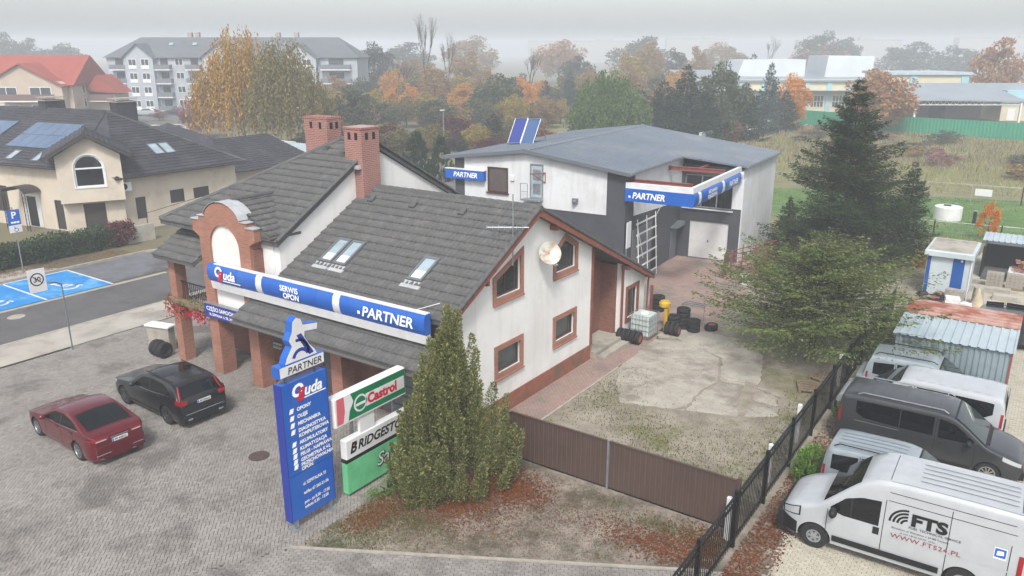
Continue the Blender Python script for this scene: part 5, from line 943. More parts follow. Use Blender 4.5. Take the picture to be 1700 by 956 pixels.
eb = part('emblem_board', MT['sign_blue'], PY, lambda m: m.prism(sil, XW(-.47), -.24, 0)); part('emblem_face', MT['sign_white'], eb, lambda m: m.prism(inset(sil, .018), XW(-.47), .001, .012))
def arcband(m, cy, cz, r0, r1, a0, a1, d, n=14): [m.add([(-.47+d, cy+rr*math.cos(a), cz+rr*math.sin(a)) for a in (R(a0+(a1-a0)*k/n), R(a0+(a1-a0)*(k+1)/n)) for rr in (r0, r1)], [(0,1,3,2)]) for k in range(n)]
part('emblem_arc', MT['sign_dblue'], eb, lambda m: arcband(m, -6.3, 4.93, .2, .3, 20, 165, .016)); part('emblem_arc', MT['sign_dblue'], eb, lambda m: arcband(m, -6.38, 5.12, .3, .38, -20, 100, .018))
part('emblem_bar', MT['sign_dblue'], eb, lambda m: m.add([(-.452, y, z) for y, z in ((-6.02, 4.95), (-5.86, 4.98), (-6.24, 5.62), (-6.4, 5.6))], [(0,1,2,3)]))
BS = thing('advert_boards', 'stacked tyre and oil advertising boards beside the blue pylon, half behind the evergreen', 'sign', (-.5, -3.8, 0))
cb_ = part('upper_board', MT['sign_white'], BS, lambda m: m.bbox(-.78, -5.3, 2.42, -.45, -2.3, 3.32, .04)); part('green_panel', MT['sign_green'], cb_, lambda m: m.add([(-.4465, y, z) for y, z in ((-4.78, 2.47), (-2.35, 2.47), (-2.35, 3.28), (-4.66, 3.28), (-4.55, 3.0), (-4.72, 2.75))], [(0,1,2,3,4,5)])); part('red_panel', MT['sign_pink'], cb_, lambda m: m.add([(-.4465, y, z) for y, z in ((-5.22, 2.47), (-4.98, 2.47), (-4.9, 2.8), (-4.92, 3.28), (-5.2, 3.28))], [(0,1,2,3,4)]))
part('badge', MT['sign_white'], cb_, lambda m: m.lathe([(0, -.44), (.27, -.44)], (0, -4.28, 2.86), 'x', 24)); part('badge_inner', MT['sign_green'], cb_, lambda m: m.lathe([(0, -.436), (.21, -.436)], (0, -4.28, 2.86), 'x', 24)); part('badge_bar', MT['sign_white'], cb_, lambda m: m.box(-.437, -4.47, 2.8, -.432, -4.06, 2.88)); part('name_band', MT['sign_white'], cb_, lambda m: m.box(-.447, -4.05, 2.66, -.44, -2.4, 3.06))
text('Castrol', .42, MT['letter_red'], cb_, XW(-.44), -4.0, 2.73, .003, bold=.018, name='sign_lettering')
lb_ = part('middle_board', MT['sign_white'], BS, lambda m: m.bbox(-.7, -4.95, 1.26, -.45, -1.95, 1.86, .02)); text('RIDGESTONE', .4, MT['letter_black'], lb_, XW(-.45), -4.5, 1.43, .003, shear=.28, bold=.012, name='sign_lettering'); text('B', .46, MT['letter_black'], lb_, XW(-.45), -4.82, 1.41, .003, shear=.28, bold=.016, name='sign_lettering'); part('logo_wedge', MT['letter_red'], lb_, lambda m: m.add([(-.445, y, z) for y, z in ((-4.72, 1.72), (-4.5, 1.74), (-4.6, 1.6))], [(0,1,2)]))
lb2 = part('lower_board', MT['sign_lgreen'], BS, lambda m: m.box(-.68, -4.95, .12, -.46, -1.95, 1.12)); part('black_band', MT['letter_black'], BS, lambda m: m.box(-.69, -4.95, 1.122, -.47, -1.95, 1.258)); text('Sava', .62, MT['sign_white'], lb2, XW(-.46), -3.75, .5, .006, shear=.25, bold=.0, name='sign_lettering'); text('Sava', .62, MT['letter_black'], lb2, XW(-.46), -3.73, .48, .003, shear=.25, bold=.03, name='sign_lettering_shadow')
for y in (-4.4, -2.6): part('post', MT['steel'], BS, lambda m: m.box(-.84, y, -.03, -.785, y+.1, 3.1))
part('strut', MT['frame_white'], BS, lambda m: m.box(-.6, -4.3, 1.87, -.5, -3.7, 2.41))
# ------------------------------------------------------------------ sliding gate and fence
MT['gate'] = M('brown_gate_sheet', '#54443e', '#4d3e38', rough=.5, scale=.8)
GT = thing('sliding_gate', 'dark brown ribbed sheet gate closing the yard', 'gate', (5.6, -.1, 0))
for i, (x0, x1) in enumerate(((1.78, 5.56), (5.64, 9.52))):
    pts = []; x = x0
    while x < x1-.01:
        for dx, dy in ((0, 0), (.075, 0), (.085, .012), (.145, .012), (.17, 0)): pts.append((min(x+dx, x1), -.1-dy))
        x += .17
    m = MB(); n = len(pts); m.add([(a, b, z) for z in (.06, 1.58) for a, b in pts], [(k, k+1, n+k+1, n+k) for k in range(n-1)]); gpn = m.build('gate_panel', MT['gate'], GT)
    part('panel_cap', MT['gate'], gpn, lambda m: m.box(x0, -.14, 1.581, x1, -.07, 1.62))
part('gate_post', MT['steel'], GT, lambda m: m.box(5.57, -.15, 0, 5.63, -.06, 1.63)); part('gate_post', MT['gate'], GT, lambda m: m.box(1.68, -.16, -.03, 1.77, -.05, 1.66)); part('gate_post', MT['gate'], GT, lambda m: m.box(9.53, -.16, -.03, 9.62, -.05, 1.68)); part('bottom_rail', MT['black_metal'], GT, lambda m: m.box(1.78, -.09, .0, 9.52, -.05, .055))
FN = thing('metal_fence', 'black vertical bar metal fence between yard and parked vans', 'fence', (9.75, 8, 0))
barm = MB().box(-.009, -.009, 0, .009, .009, 1.5).mesh('bar', MT['black_metal'])
for k in range(187):
    y = -6.0+.15*k; o = link('bar', barm, FN); o.location = (9.75-9.75, y-8, .08)
for z in (.22, 1.38, 1.58): part('rail', MT['black_metal'], FN, lambda m: m.box(9.725, -6.1, z, 9.775, 22, z+.045))
for k in range(11): part('post', MT['black_metal'], FN, lambda m: m.box(9.70, -6.05+2.6*k, -.03, 9.80, -5.95+2.6*k, 1.72))
for i, (y, t) in enumerate(((-.6, 'pale concrete fence post beside the gate end'), (3.0, 'white painted post standing inside the fenced yard near the gate'), (6.1, 'tall white marker post at the yard edge by the vans'), (11.9, 'thin white post by the wooden pallets under the spreading conifer'))):
    tag(part('marker_post', MT['sign_white'], None, lambda m: m.bbox(9.42, y, -.03, 9.56, y+.12, 1.3+.12*(i == 2), .02)), t, 'post')
# ------------------------------------------------------------------ things standing in the yard
IB = thing('liquid_tank', 'white cube tank in a galvanised cage beside the small end window', 'tank', (.65, 12.75, 0))
MT['ibc'] = M('tank_plastic', '#c3cdca', '#b0bcb8', rough=.35, scale=1.5, spec=.5)
tk = part('bottle', MT['ibc'], IB, lambda m: m.bbox(.2, 12.2, .16, 1.15, 13.2, 1.12, .06)); part('lid', MT['frame_white'], tk, lambda m: m.lathe([(0, 1.19), (.16, 1.19), (.2, 1.16), (.2, 1.12)], (.68, 12.7, 0), 'z', 18))
cg = MB()
for z in (.2, .45, .7, .95, 1.14): cg.path([(.17, 12.17, z), (1.18, 12.17, z), (1.18, 13.23, z), (.17, 13.23, z), (.17, 12.17, z)], .012, 5)
for k in range(7):
    for x, y in ((.17+1.01*k/6, 12.17), (1.18, 12.17+1.06*k/6)): cg.tube((x, y, .14), (x, y, 1.15), .011, n=5)
cg.build('cage', MT['steel'], IB); part('pallet', MT['wood'], IB, lambda m: [m.box(.15+.38*k, 12.15, -.02, .3+.38*k, 13.25, .1) for k in range(3)] + [m.box(.15, 12.15+.27*k, .1, 1.2, 12.33+.27*k, .135) for k in range(4)])
def tyre_mesh(r=.31, w=.2):
    return MB().lathe([(r*.6, -w/2+.02), (r*.8, -w/2), (r*.96, -w/2+.02), (r, -w/4), (r, w/4), (r*.96, w/2-.02), (r*.8, w/2), (r*.6, w/2-.02), (r*.63, 0)], (0, 0, 0), 'z', 22, 0, True)
tm = tyre_mesh().mesh('tyre', MT['rubber'], True); rimm = MB().lathe([(0, .02), (.06, .06), (.12, .02), (.185, .07), (.2, .085), (.2, -.08)], (0, 0, 0), 'z', 18).mesh('rim', MT['redsteel'], True); rimo = MB().lathe([(0, .02), (.06, .06), (.12, .02), (.185, .07), (.2, .085), (.2, -.08)], (0, 0, 0), 'z', 18).mesh('rim', M('orange_rim', '#c0532c', rough=.6), True)
def tyre(x, y, z, label, rot=(0, 0, 0), group=None, rim=None, sc=1.0):
    o = link('tyre', tm); o.location = (x, y, z); o.rotation_euler = rot; o.scale = (sc, sc, sc); tag(o, label, 'tyre', group)
    if rim: link('rim', rim, o)
    return o
ords = ['first', 'second', 'third', 'fourth', 'fifth']
for k in range(5): tyre(.05+.23*k, 11.55, .31, ('rusty wheel in the row before the cube tank, %s from the house' % ords[k]) if k else 'orange rimmed wheel at the house end of the row before the cube tank', (0, R(90), 0), 'wheels in a row by the tank', rimo if k == 0 else rimm)
for k in range(4): tyre(1.52, 14.05, .1+.205*k, 'black tyre in the stack next to the yellow drum, %s from the ground' % ords[k], (0, 0, k), 'stacked tyres')
for k in range(5): tyre(1.75, 14.75, .1+.205*k, 'black tyre in the tallest stack behind the yellow drum, %s from the ground' % ords[k], (0, 0, k), 'stacked tyres', None, 1.06)
for k in range(3): tyre(2.35, 14.6, .1+.205*k, 'black tyre in the low stack at the concrete edge, %s from the ground' % ords[k], (0, 0, k), 'stacked tyres')
for k in range(3): tyre(1.5+.24*k, 13.55, .31, 'upright wheel leaning before the tyre stacks, %s from the tank' % ords[k], (0, R(88), R(4)), 'upright wheels', rimm)
tyre(2.95, 15.3, .09, 'single black tyre lying flat on the yard near the conifer'); tyre(3.0, 15.28, .22, 'pale rimmed tyre lying on another tyre by the conifer', (R(4), 0, 0), None, rimm, .9)
for k in range(4): tyre(-.35, 16.5, .1+.205*k, 'dark tyre in the stack beyond the house corner, %s from the ground' % ords[k], (0, 0, k), 'stacked tyres', None, 1.1)
DR = thing('yellow_cart', 'yellow drum on a yellow upright post cart by the tank', 'cart', (1.2, 13.9, 0))
part('drum', MT['yellow'], DR, lambda m: m.lathe([(0, 1.5), (.2, 1.47), (.28, 1.38), (.28, 1.22), (.1, 1.12), (0, 1.12)], (1.12, 13.95, 0), 'z', 20), smooth=True); part('column', MT['yellow'], DR, lambda m: m.box(1.2, 13.75, 0, 1.36, 13.95, 1.15)); part('foot_plate', MT['black_metal'], DR, lambda m: m.box(1.0, 13.7, -.01, 1.44, 14.15, .04))
tag(part('wheel_rack', MT['steel'], None, lambda m: [m.box(1.5, 15.1+.25*k, 1.08, 2.5, 15.15+.25*k, 1.12) for k in range(3)] + [m.box(1.5+.5*k, 15.1, 1.04, 1.54+.5*k, 15.65, 1.08) for k in range(3)] + [m.tube((1.55, 15.15, 0), (1.55, 15.15, 1.06), .015), m.tube((2.45, 15.6, 0), (2.45, 15.6, 1.06), .015)]), 'white slatted rack propped over the tyre stacks', 'rack')
tag(part('steel_post', MT['redsteel'], None, lambda m: m.box(-.5, 15.8, -.03, -.38, 15.92, 1.5).box(-.6, 15.7, -.03, -.28, 16.02, .02)), 'short red steel post by the house corner', 'post')
SR = thing('steel_rack', 'dark red welded steel rack heaped before the white garage door', 'rack', (.4, 25.0, 0), R(10))
for x in (0, 1.9): part('upright', MT['redsteel'], SR, lambda m: m.box(x-.06, -.06, 0, x+.06, .06, 1.5+.5*(x > 0)), True)
for k in range(6): part('rail', MT['redsteel'], SR, lambda m: m.tube((0, -.02, .25+.25*k), (2.4, .3, .7+.32*k), .03), True)
for x in (.6, 1.3): part('upright', MT['redsteel'], SR, lambda m: m.tube((x, .1, 0), (x, .1, 1.9), .03), True)
part('end_sheet', MT['wood_door'], SR, lambda m: m.box(-.3, -.9, 0, -.24, .1, 1.45), True)
SB = thing('step_ladder', 'grey tubular trestle standing beside the garage door', 'ladder', (1.0, 26.6, 0))
part('frame', MT['grey_metal'], SB, lambda m: [m.tube((x, y, 0), (x, y, 1.7), .02) for x in (0, .6) for y in (0, .4)] + [m.tube((0, y, z), (.6, y, z), .018) for y in (0, .4) for z in (.5, 1.1, 1.68)], True)
BK = thing('plastic_bucket', 'white and green bucket half hidden by the conifer branches', 'bucket', (1.75, 23.6, 0)); part('body', MT['sign_white'], BK, lambda m: m.lathe([(0, 0), (.26, 0), (.3, .6), (.27, .6), (.24, .04)], (0, 0, 0), 'z', 16), True); part('band', MT['sign_green'], BK, lambda m: m.lathe([(.284, .3), (.296, .48)], (0, 0, 0), 'z', 16), True)
for i, (x, y, a, t) in enumerate(((8.75, 11.0, 20, 'old wooden pallet lying under the spreading conifer'), (9.0, 12.3, -15, 'second wooden pallet beyond the first under the conifer'))):
    P_ = thing('wooden_pallet', t, 'pallet', (x, y, 0), R(a)); 
    for k in range(5): part('slat', MT['wood'], P_, lambda m: m.box(-.55, -.5+.22*k, .1, .55, -.38+.22*k, .13), True)
    for k in range(3): part('bearer', MT['wood'], P_, lambda m: m.box(-.55+.5*k, -.5, -.01, -.45+.5*k, .5, .099), True)
# ------------------------------------------------------------------ right hand yard
def corrug(name, mat, parent, p0, p1, z0, z1, pitch=.2, dep=.035, zb1=None):
    p0 = Vector(p0); p1 = Vector(p1); d = (p1-p0); L_ = d.length; d = d/L_; n = Vector((d.y, -d.x)); pts = []; s_ = 0
    while s_ < L_:
        for ds, o in ((0, 0), (.35, 0), (.5, 1), (.85, 1)): q = min(L_, s_+ds*pitch); pts.append((p0+d*q+n*o*dep, q/L_))
        s_ += pitch
    pts.append((p1, 1)); k = len(pts); m = MB(); m.add([(p.x, p.y, z0) for p, t in pts] + [(p.x, p.y, z1+((zb1 or z1)-z1)*t) for p, t in pts], [(i, i+1, k+i+1, k+i) for i in range(k-1)]); return m.build(name, mat, parent)
MT['galv'] = M('galvanised_sheet', '#98a7ad', '#84939a', rough=.45, metal=.35, scale=.8); MT['galv_roof'] = M('pale_galvanised_roof', '#b3bfc4', '#a2b0b7', rough=.5, metal=.2, scale=.7); MT['rustroof'] = M('rusty_red_roof', '#7f4536', '#8f5342', rough=.7, scale=1.3, c3='#a58579', s3=.6)
MG = thing('metal_garage', 'low corrugated metal garage with grey roof and rusty red back strip', 'garage', (13, 15.5, 0))
corrug('front_wall', MT['galv'], MG, (11.15, 13.5), (15.0, 13.5), 0, 2.08); corrug('right_wall', MT['galv'], MG, (15.0, 13.5), (15.0, 17.6), 0, 2.08, zb1=2.38); corrug('left_wall', MT['galv'], MG, (11.15, 17.6), (11.15, 13.5), 0, 2.38, zb1=2.08); corrug('back_wall', MT['galv'], MG, (15.0, 17.6), (11.15, 17.6), 0, 2.38)
part('corner_post', MT['redsteel'], MG, lambda m: m.box(14.99, 13.46, 0, 15.06, 13.53, 2.1))
def sroof(m, x0, x1, y0, y1, za, zb, pitch=.3):
    x = x0
    while x < x1-.01:
        w = min(pitch, x1-x); m.add([(xx, y, z+o) for y, z in ((y0, za), (y1, zb)) for xx, o in ((x, 0), (x+w*.6, 0), (x+w*.7, .03), (x+w*.92, .03), (x+w, 0))], [(k, k+1, k+6, k+5) for k in range(4)]); x += w
part('roof_sheet', MT['galv_roof'], MG, lambda m: sroof(m, 11.0, 15.12, 13.35, 15.95, 2.12, 2.27))
rr = MB(); y = 15.9
while y < 17.75: z = 2.3+.04*(y-15.9); rr.add([(x, y+dy, z+.07*dy+o) for x in (11.0, 15.12) for dy, o in ((0, 0), (.22, 0), (.26, .035), (.34, .035), (.38, 0))], [(k, k+1, k+6, k+5) for k in range(4)]); y += .38
rr.build('roof_sheet', MT['rustroof'], MG)
CO = thing('site_container', 'white and blue site container with pale flat roof', 'container', (11.3, 28.8, 0))
MT['cblue'] = M('container_blue', '#12519c', '#0f488d', rough=.45, scale=1.5); MT['cwhite'] = M('container_white', '#b9c3c6', '#aab5b9', rough=.5, scale=.9)
part('body', MT['cwhite'], CO, lambda m: m.box(10.3, 27.3, .1, 12.35, 30.4, 2.3)); part('roof', MT['cwhite'], CO, lambda m: m.bbox(10.15, 27.05, 2.25, 12.5, 30.6, 2.55, .05)); part('roof_tray', MT['concrete'], CO, lambda m: m.box(10.3, 27.25, 2.551, 12.35, 30.4, 2.56)); part('blue_panel', MT['cblue'], CO, lambda m: m.box(11.55, 27.28, .1, 12.1, 27.299, 2.24)); part('blue_panel', MT['cblue'], CO, lambda m: m.box(10.32, 27.28, .1, 10.5, 27.299, 2.24)); part('skid', MT['black_metal'], CO, lambda m: m.box(10.3, 27.25, -.02, 12.35, 30.4, .099)); part('downpipe', MT['frame_white'], CO, lambda m: m.path([(12.45, 27.15, 2.4), (12.42, 27.25, 2.0), (12.4, 27.25, 0)], .03)); part('lamp', MT['letter'], CO, lambda m: m.blob((11.95, 27.25, 2.1), .06, .05, .06))
LS = thing('open_shed', 'black sided open lean-to shed with pale sheet roof behind the pallets', 'shed', (15.5, 34, 0))
part('back_wall', MT['black_metal'], LS, lambda m: m.box(12.6, 36, 0, 22, 36.1, 1.9)); part('side_wall', MT['black_metal'], LS, lambda m: m.box(12.5, 33, 0, 12.6, 36.1, 1.85)); part('roof_sheet', MT['galv_roof'], LS, lambda m: sroof(m, 12.3, 22.2, 34.6, 36.4, 1.88, 2.05)); part('fascia', MT['grey_metal'], LS, lambda m: m.box(12.3, 34.55, 1.72, 22.2, 34.59, 1.88)); part('floor_slab', MT['asphalt'], LS, lambda m: m.box(12.6, 32.5, -.03, 22, 36, .02))
pal = [('pallet of dark grey paving blocks nearest the container', 13.0, 30.75, '#7b746c'), ('pallet of pale paving blocks beside the dark block pallet', 13.95, 30.85, '#a19b91'), ('pallet of pale kerb blocks at the picture edge', 14.9, 31.0, '#989287')]
for i, (t, x, y, c_) in enumerate(pal):
    P_ = thing('block_pallet', t, 'pallet', (x, y, 0), 0, 'pallets of blocks'); bm_ = M('block_%d' % i, c_, rough=.9, island=[c_, '#8d867c', '#a8a298']); bx = MB().box(0, 0, 0, .2, .3, .17).mesh('block', bm_)
    for k in range(4):
        for l in range(4):
            for q in range(2): o = link('block', bx, P_); o.location = (.21*k, .31*q, .14+.18*l)
    part('base', MT['wood'], P_, lambda m: [m.box(-.02, .25*k, 0, .86, .1+.25*k, .13) for k in range(3)], True)
tag(part('brick_heap', M('loose_brick', '#9b6a55', rough=.9, island=['#a06f58', '#8a5643', '#b58a74', '#c7b3a4']), None, lambda m: [m.box(x, y, z, x+.25, y+.12, z+.09) for x, y, z in [(rnd.uniform(14.0, 16.5), rnd.uniform(33.2, 34.3), rnd.uniform(.4, 1.0)) for _ in range(90)]]), 'heap of loose orange bricks in a white trough inside the black shed', 'bricks')['kind'] = 'stuff'
tag(part('trough', MT['sign_white'], None, lambda m: m.holed(rect(13.9, 33.0, 16.8, 34.5), [rect(14.0, 33.1, 16.7, 34.4)], lambda a, b, d: (a, b, d), .05, .5).box(13.95, 33.05, .02, 16.75, 34.45, .4)), 'long white trough holding loose bricks', 'trough')
bl = [('white foam box with opening on the block heap', 11.9, 25.9, .75, .6, .5, 10, 'sign_white'), ('grey concrete block stack in front of container door', 11.9, 27.4-.9, .9, .5, .75, -8, 'concrete'), ('flat grey concrete slab stack beside the foam box', 14.1, 28.6, 1.2, .5, .3, 3, 'concrete'), ('pale stone block leaning near the container', 12.95, 26.9, .5, .3, .95, 25, 'kerb'), ('long low concrete kerb stack behind the garage', 13.2, 29.7, 2.2, .45, .35, 2, 'kerb'), ('small white block beside the foam box', 12.55, 25.5, .5, .45, .4, -20, 'sign_white')]
for t, x, y, w_, d_, h_, a, mt in bl:
    B_ = thing('block_stack', t, 'blocks', (x, y, 0), R(a))
    for k in range(3): part('block', MT[mt], B_, lambda m: m.bbox(-w_/2+.02*k, -d_/2, h_*k/3, w_/2-.015*k, d_/2, h_*(k+1)/3-.01, .015), True)
JP = MB(); rg = random.Random(8)
for k in range(60): x = rg.uniform(10.2, 11.6); y = rg.uniform(24.6, 27.0); s_ = rg.uniform(.1, .35); JP.blob((x, y, s_*.5), s_, s_*rg.uniform(.5, 1), s_*.6, 7, 4, k % 4, .25, rg)
tag(JP.build('junk_heap', [MT['dark'], MT['redsteel'], MT['sign_white'], MT['wood']]), 'heap of dark and rusty junk beside the container', 'junk')['kind'] = 'stuff'
tag(part('sand_bag', M('pale_sack', '#b9ad93', '#a89c82', rough=.9, scale=3), None, lambda m: m.lathe([(0, 1.1), (.05, 1.05), (.12, .8), (.28, .3), (.36, 0)], (13.0, 26.2, 0), 'z', 12), smooth=True), 'tall pale sack standing in front of the block pallets', 'sack')
WL = thing('well_ring', 'white concrete well ring with dark lid on the lawn', 'well', (8.75, 50.6, 0)); part('ring', MT['sign_white'], WL, lambda m: m.lathe([(1.0, -.03), (1.0, .95), (.9, 1.0), (0, 1.02)], (0, 0, 0), 'z', 28), True, True); part('hatch', MT['dark'], WL, lambda m: m.box(-.35, -.2, 1.021, .15, .25, 1.07), True)
for i, (x, y, t) in enumerate(((9.1, 52.0, 'short dark vent pipe behind the white well ring'), (10.7, 49.4, 'short dark vent pipe right of the white well ring'))): 
    V_ = thing('vent_pipe', t, 'pipe', (x, y, 0)); part('pipe', MT['dark'], V_, lambda m: m.tube((0, 0, 0), (0, 0, .95), .13, n=12), True); part('cap', MT['steel'], V_, lambda m: m.tube((0, 0, .97), (0, 0, 1.05), .17, n=12), True)
def mesh_fence(label, pts, h, sp, mat='steel', grp=None):
    F_ = thing('mesh_fence', label, 'fence', (pts[0][0], pts[0][1], 0))
    for a, b in zip(pts, pts[1:]):
        a = Vector(a); b = Vector(b); n = max(1, int((b-a).length/sp))
        for k in range(n+1): p = a.lerp(b, k/n); part('post', MT['kerb'], F_, lambda m: m.box(p.x-.04, p.y-.04, -.05, p.x+.04, p.y+.04, h))
        m = MB()
        for k in range(int((b-a).length/.3)): p = a+(b-a)*k*.3/(b-a).length; m.tube((p.x, p.y, 0), (p.x, p.y, h-.05), .008, n=4)
        for z in np.arange(.1, h, .25): m.tube((a.x, a.y, z), (b.x, b.y, z), .008, n=4)
        m.tube((a.x, a.y, h-.05), (b.x, b.y, h-.05), .015, n=5); o = m.build('wire_mesh', MT[mat], F_); o['kind'] = 'stuff'
mesh_fence('far wire mesh fence with pale posts between lawn and dry field', [(-9, 57.5), (5.7, 59.7), (13.2, 60.4), (32, 64)], 1.5, 3.75); mesh_fence('near wire mesh fence with pale posts between lawn and the shed', [(-4, 42.6), (8.7, 43.5), (12.8, 44.0), (30, 46)], 1.1, 2.6)
tag(part('warning_board', MT['sign_white'], None, lambda m: m.box(9.7, 59.95, .55, 11.0, 59.98, 1.15)), 'small white board with crossed mark on the far wire fence', 'sign')
# ------------------------------------------------------------------ street furniture on the left
def pole_sign(label, x, y, h, arm=None):
    S_ = thing('traffic_sign', label, 'sign', (x, y, 0)); return S_
S1 = thing('traffic_sign', 'white limited speed zone sign on a cranked grey pole at the lot edge', 'sign', (-19.45, -3.32, 0))
part('pole', MT['grey_metal'], S1, lambda m: m.path([(0, 0, -.05), (0, 0, 3.05), (.05, -.3, 3.2), (.1, -.6, 3.25)], .033, 8), True)
sp = part('plate', MT['sign_white'], S1, lambda m: m.add([(.1+o, y, z) for o in (0, .02) for y, z in ((-1.35, 2.95), (-.65, 2.95), (-.65, 3.95), (-1.35, 3.95))], [(0,1,2,3), (7,6,5,4), (0,4,5,1), (1,5,6,2), (2,6,7,3), (3,7,4,0)]), True)
MB().lathe([(.23, .124), (.28, .124)], (0, -1.0, 3.5), 'x', 24).build('prohibition_ring', MT['letter_black'], sp, True); text('30', .3, MT['letter_black'], sp, lambda a, b, d: (.121+d, a, b), -1.0, 3.4, .002, bold=.006, align='CENTER', local=True, name='sign_lettering')
for dx in (0,): 
    MB().add([(.126, -1.0+.28*math.cos(R(a))+w_*math.sin(R(45)), 3.5+.28*math.sin(R(a))) for a, w_ in ((135, -.03), (135, .03), (315, .03), (315, -.03))], [(0,1,2,3)]).build('slash', MT['letter_black'], sp, True)
S2 = thing('traffic_sign', 'blue disabled parking sign on a pole by the clipped hedge', 'sign', (-34.9, 1.7, 0))
part('pole', MT['steel'], S2, lambda m: m.tube((0, 0, -.05), (0, 0, 3.9), .035), True); p_ = part('plate', MT['sign_blue'], S2, lambda m: m.bbox(.04, -.35, 2.85, .06, .35, 3.75, .02), True); text('P', .55, MT['letter'], p_, lambda a, b, d: (.061+d, a, b), 0, 3.25, .003, bold=.012, align='CENTER', local=True, name='sign_lettering'); p2_ = part('lower_plate', MT['sign_white'], S2, lambda m: m.box(.04, -.35, 2.4, .06, .35, 2.83), True)
part('car_pictogram', MT['letter'], p_, lambda m: [m.box(.062, -.2+.16*k, 2.95, .064, -.06+.16*k, 3.05) for k in range(3)], True); m = MB().lathe([(.09, .063), (.12, .063)], (0, .03, 2.55), 'x', 16); m.box(.062, -.06, 2.6, .064, -.02, 2.75); m.build('wheelchair_pictogram', MT['letter_black'], p2_, True)
EB = thing('meter_box', 'pale grey electricity meter cabinet standing at the lot corner', 'cabinet', (-16.2, -1.0, 0), R(15))
part('body', MT['kerb'], EB, lambda m: m.bbox(-.6, -.2, 0, .6, .2, 1.1, .02), True); part('roof', MT['sign_white'], EB, lambda m: m.bbox(-.66, -.27, 1.101, .66, .27, 1.18, .02), True); part('door', MT['kerb'], EB, lambda m: m.box(-.5, -.215, .2, .5, -.201, 1.0), True); part('lock', MT['dark'], EB, lambda m: m.box(.1, -.225, .45, .3, -.216, .55), True)
for i, x in enumerate((-15.75, -15.45, -15.15)): tyre(x, -1.55, .36, 'big worn tyre standing beside the corner pillar, %s from the pillar' % ['third', 'second', 'first'][i], (0, R(90), R(8)), 'tyres by the pillar', rimo if i == 2 and False else None, 1.15)
# ------------------------------------------------------------------ neighbouring and distant buildings
def PLN(o, th):
    """upright plane through o, a runs along th, d points out (to the right-hand side of a)"""
    c, s = math.cos(th), math.sin(th); return lambda a, b, d: (o[0]+a*c+d*s, o[1]+a*s-d*c, b)
TH = R(34.64); CX, CY = 15.26, -19.18
def far(lat, D): return (CX+lat*math.cos(TH)-D*math.sin(TH), CY+lat*math.sin(TH)+D*math.cos(TH))
MT['beige'] = M('beige_render', '#c9beae', '#c0b4a3', rough=.9, scale=.6, c3='#b9ad9d', s3=.4); MT['roof_black'] = M('anthracite_tile', '#3a3a40', '#323238', rough=.6, scale=2, bump=.15, c3='#44434a', s3=.6); MT['pv'] = M('solar_cell', '#4d6079', '#586c86', rough=.15, spec=.8, scale=.8); MT['shut'] = M('dark_shutter', '#3a3432', rough=.6)
BH = thing('beige_house', 'beige rendered villa with black tiled roof, bay window and solar panels', 'house', (-44, 12, 0))
rw = XW(-40.0); lw_o = (-43.0, 9.2); LW = PLN((-62.6, 5.28), R(11.31)); bay = PLN((-41.05, 7.45), R(62.6))
def bp(name, mat, fn, parent=None): return part(name, MT[mat] if isinstance(mat, str) else mat, parent or BH, fn)
wr = [rect(12.2, .75, 13.0, 2.35), rect(15.0, 1.5, 16.2, 2.5), rect(17.0, 1.6, 18.4, 2.4)]
bp('right_wall', 'beige', lambda m: m.holed(rect(10.75, -.05, 21.0, 4.15), wr, rw, -.3, 0))
for p in wr: window(BH, rw, p, (MT['shut'], MT['shut'], MT['beige']), .06, 0, -.1)
bp('end_wall', 'beige', lambda m: m.box(-54, 20.7, -.05, -40.3, 21.0, 4.1))
bp('left_wall', 'beige', lambda m: m.holed(rect(0, -.05, 20.4, 4.75), [rect(11.2, .9, 13.0, 2.9), rect(18.0, .02, 18.9, 2.2)], LW, -.3, 0)); window(BH, LW, rect(11.2, .9, 13.0, 2.9), (MT['shut'], MT['shut'], MT['beige']), .07, 0, -.1); window(BH, LW, rect(18.0, .02, 18.9, 2.2), (MT['shut'], MT['shut'], MT['beige']), .06, 0, -.1)
bp('ground_corner', 'beige', lambda m: m.holed(rect(.1, -.05, 3.95, 2.6), [rect(1.3, .4, 2.7, 2.3)], bay, -.9, -.6)); window(BH, PLN((-41.05-.889*.6, 7.45+.46*.6), R(62.6)), rect(1.3, .4, 2.7, 2.3), (MT['shut'], MT['shut'], MT['beige']), .06, 0, -.08)
arch = [(1.05, 3.55), (2.95, 3.55), (2.95, 4.85)] + [(2.0+.95*math.cos(R(a)), 4.85+.95*math.sin(R(a))) for a in range(20, 180, 20)] + [(1.05, 4.85)]
bp('bay_wall', 'beige', lambda m: m.holed([(0, 2.5), (4.05, 2.5), (4.05, 5.75), (2.02, 7.0), (0, 5.75)], [arch], bay, -.25, 0).prism(rect(0, 2.5, .25, 5.75), bay, -3.5, -.251).prism(rect(3.8, 2.5, 4.05, 5.75), bay, -3.5, -.251).prism(rect(.25, 2.5, 3.8, 2.7), bay, -1.4, -.251))
window(BH, bay, arch, (MT['frame_white'], MT['glass_dark'], MT['sign_white']), .11, .07, -.12, (), (4.85,))
bf = lambda a, b, d: bay(a, b, d)
br = bp('bay_roof', 'roof_black', lambda m: [m.add([bf(a, b, d) for d in (.55, -4.5) for a, b in ((2.02, 7.32), (e, 5.7), (2.02, 7.14), (e, 5.52))], [(0,1,5,4), (2,6,7,3), (0,2,3,1), (1,3,7,5)]) for e in (-.75, 4.8)])
bd_ = math.radians(62.6); bU = (math.sin(bd_), -math.cos(bd_), 0); q0 = bf(4.8, 5.7, -4.5); vv = np.array(bf(2.02, 7.32, -4.5))-np.array(q0)
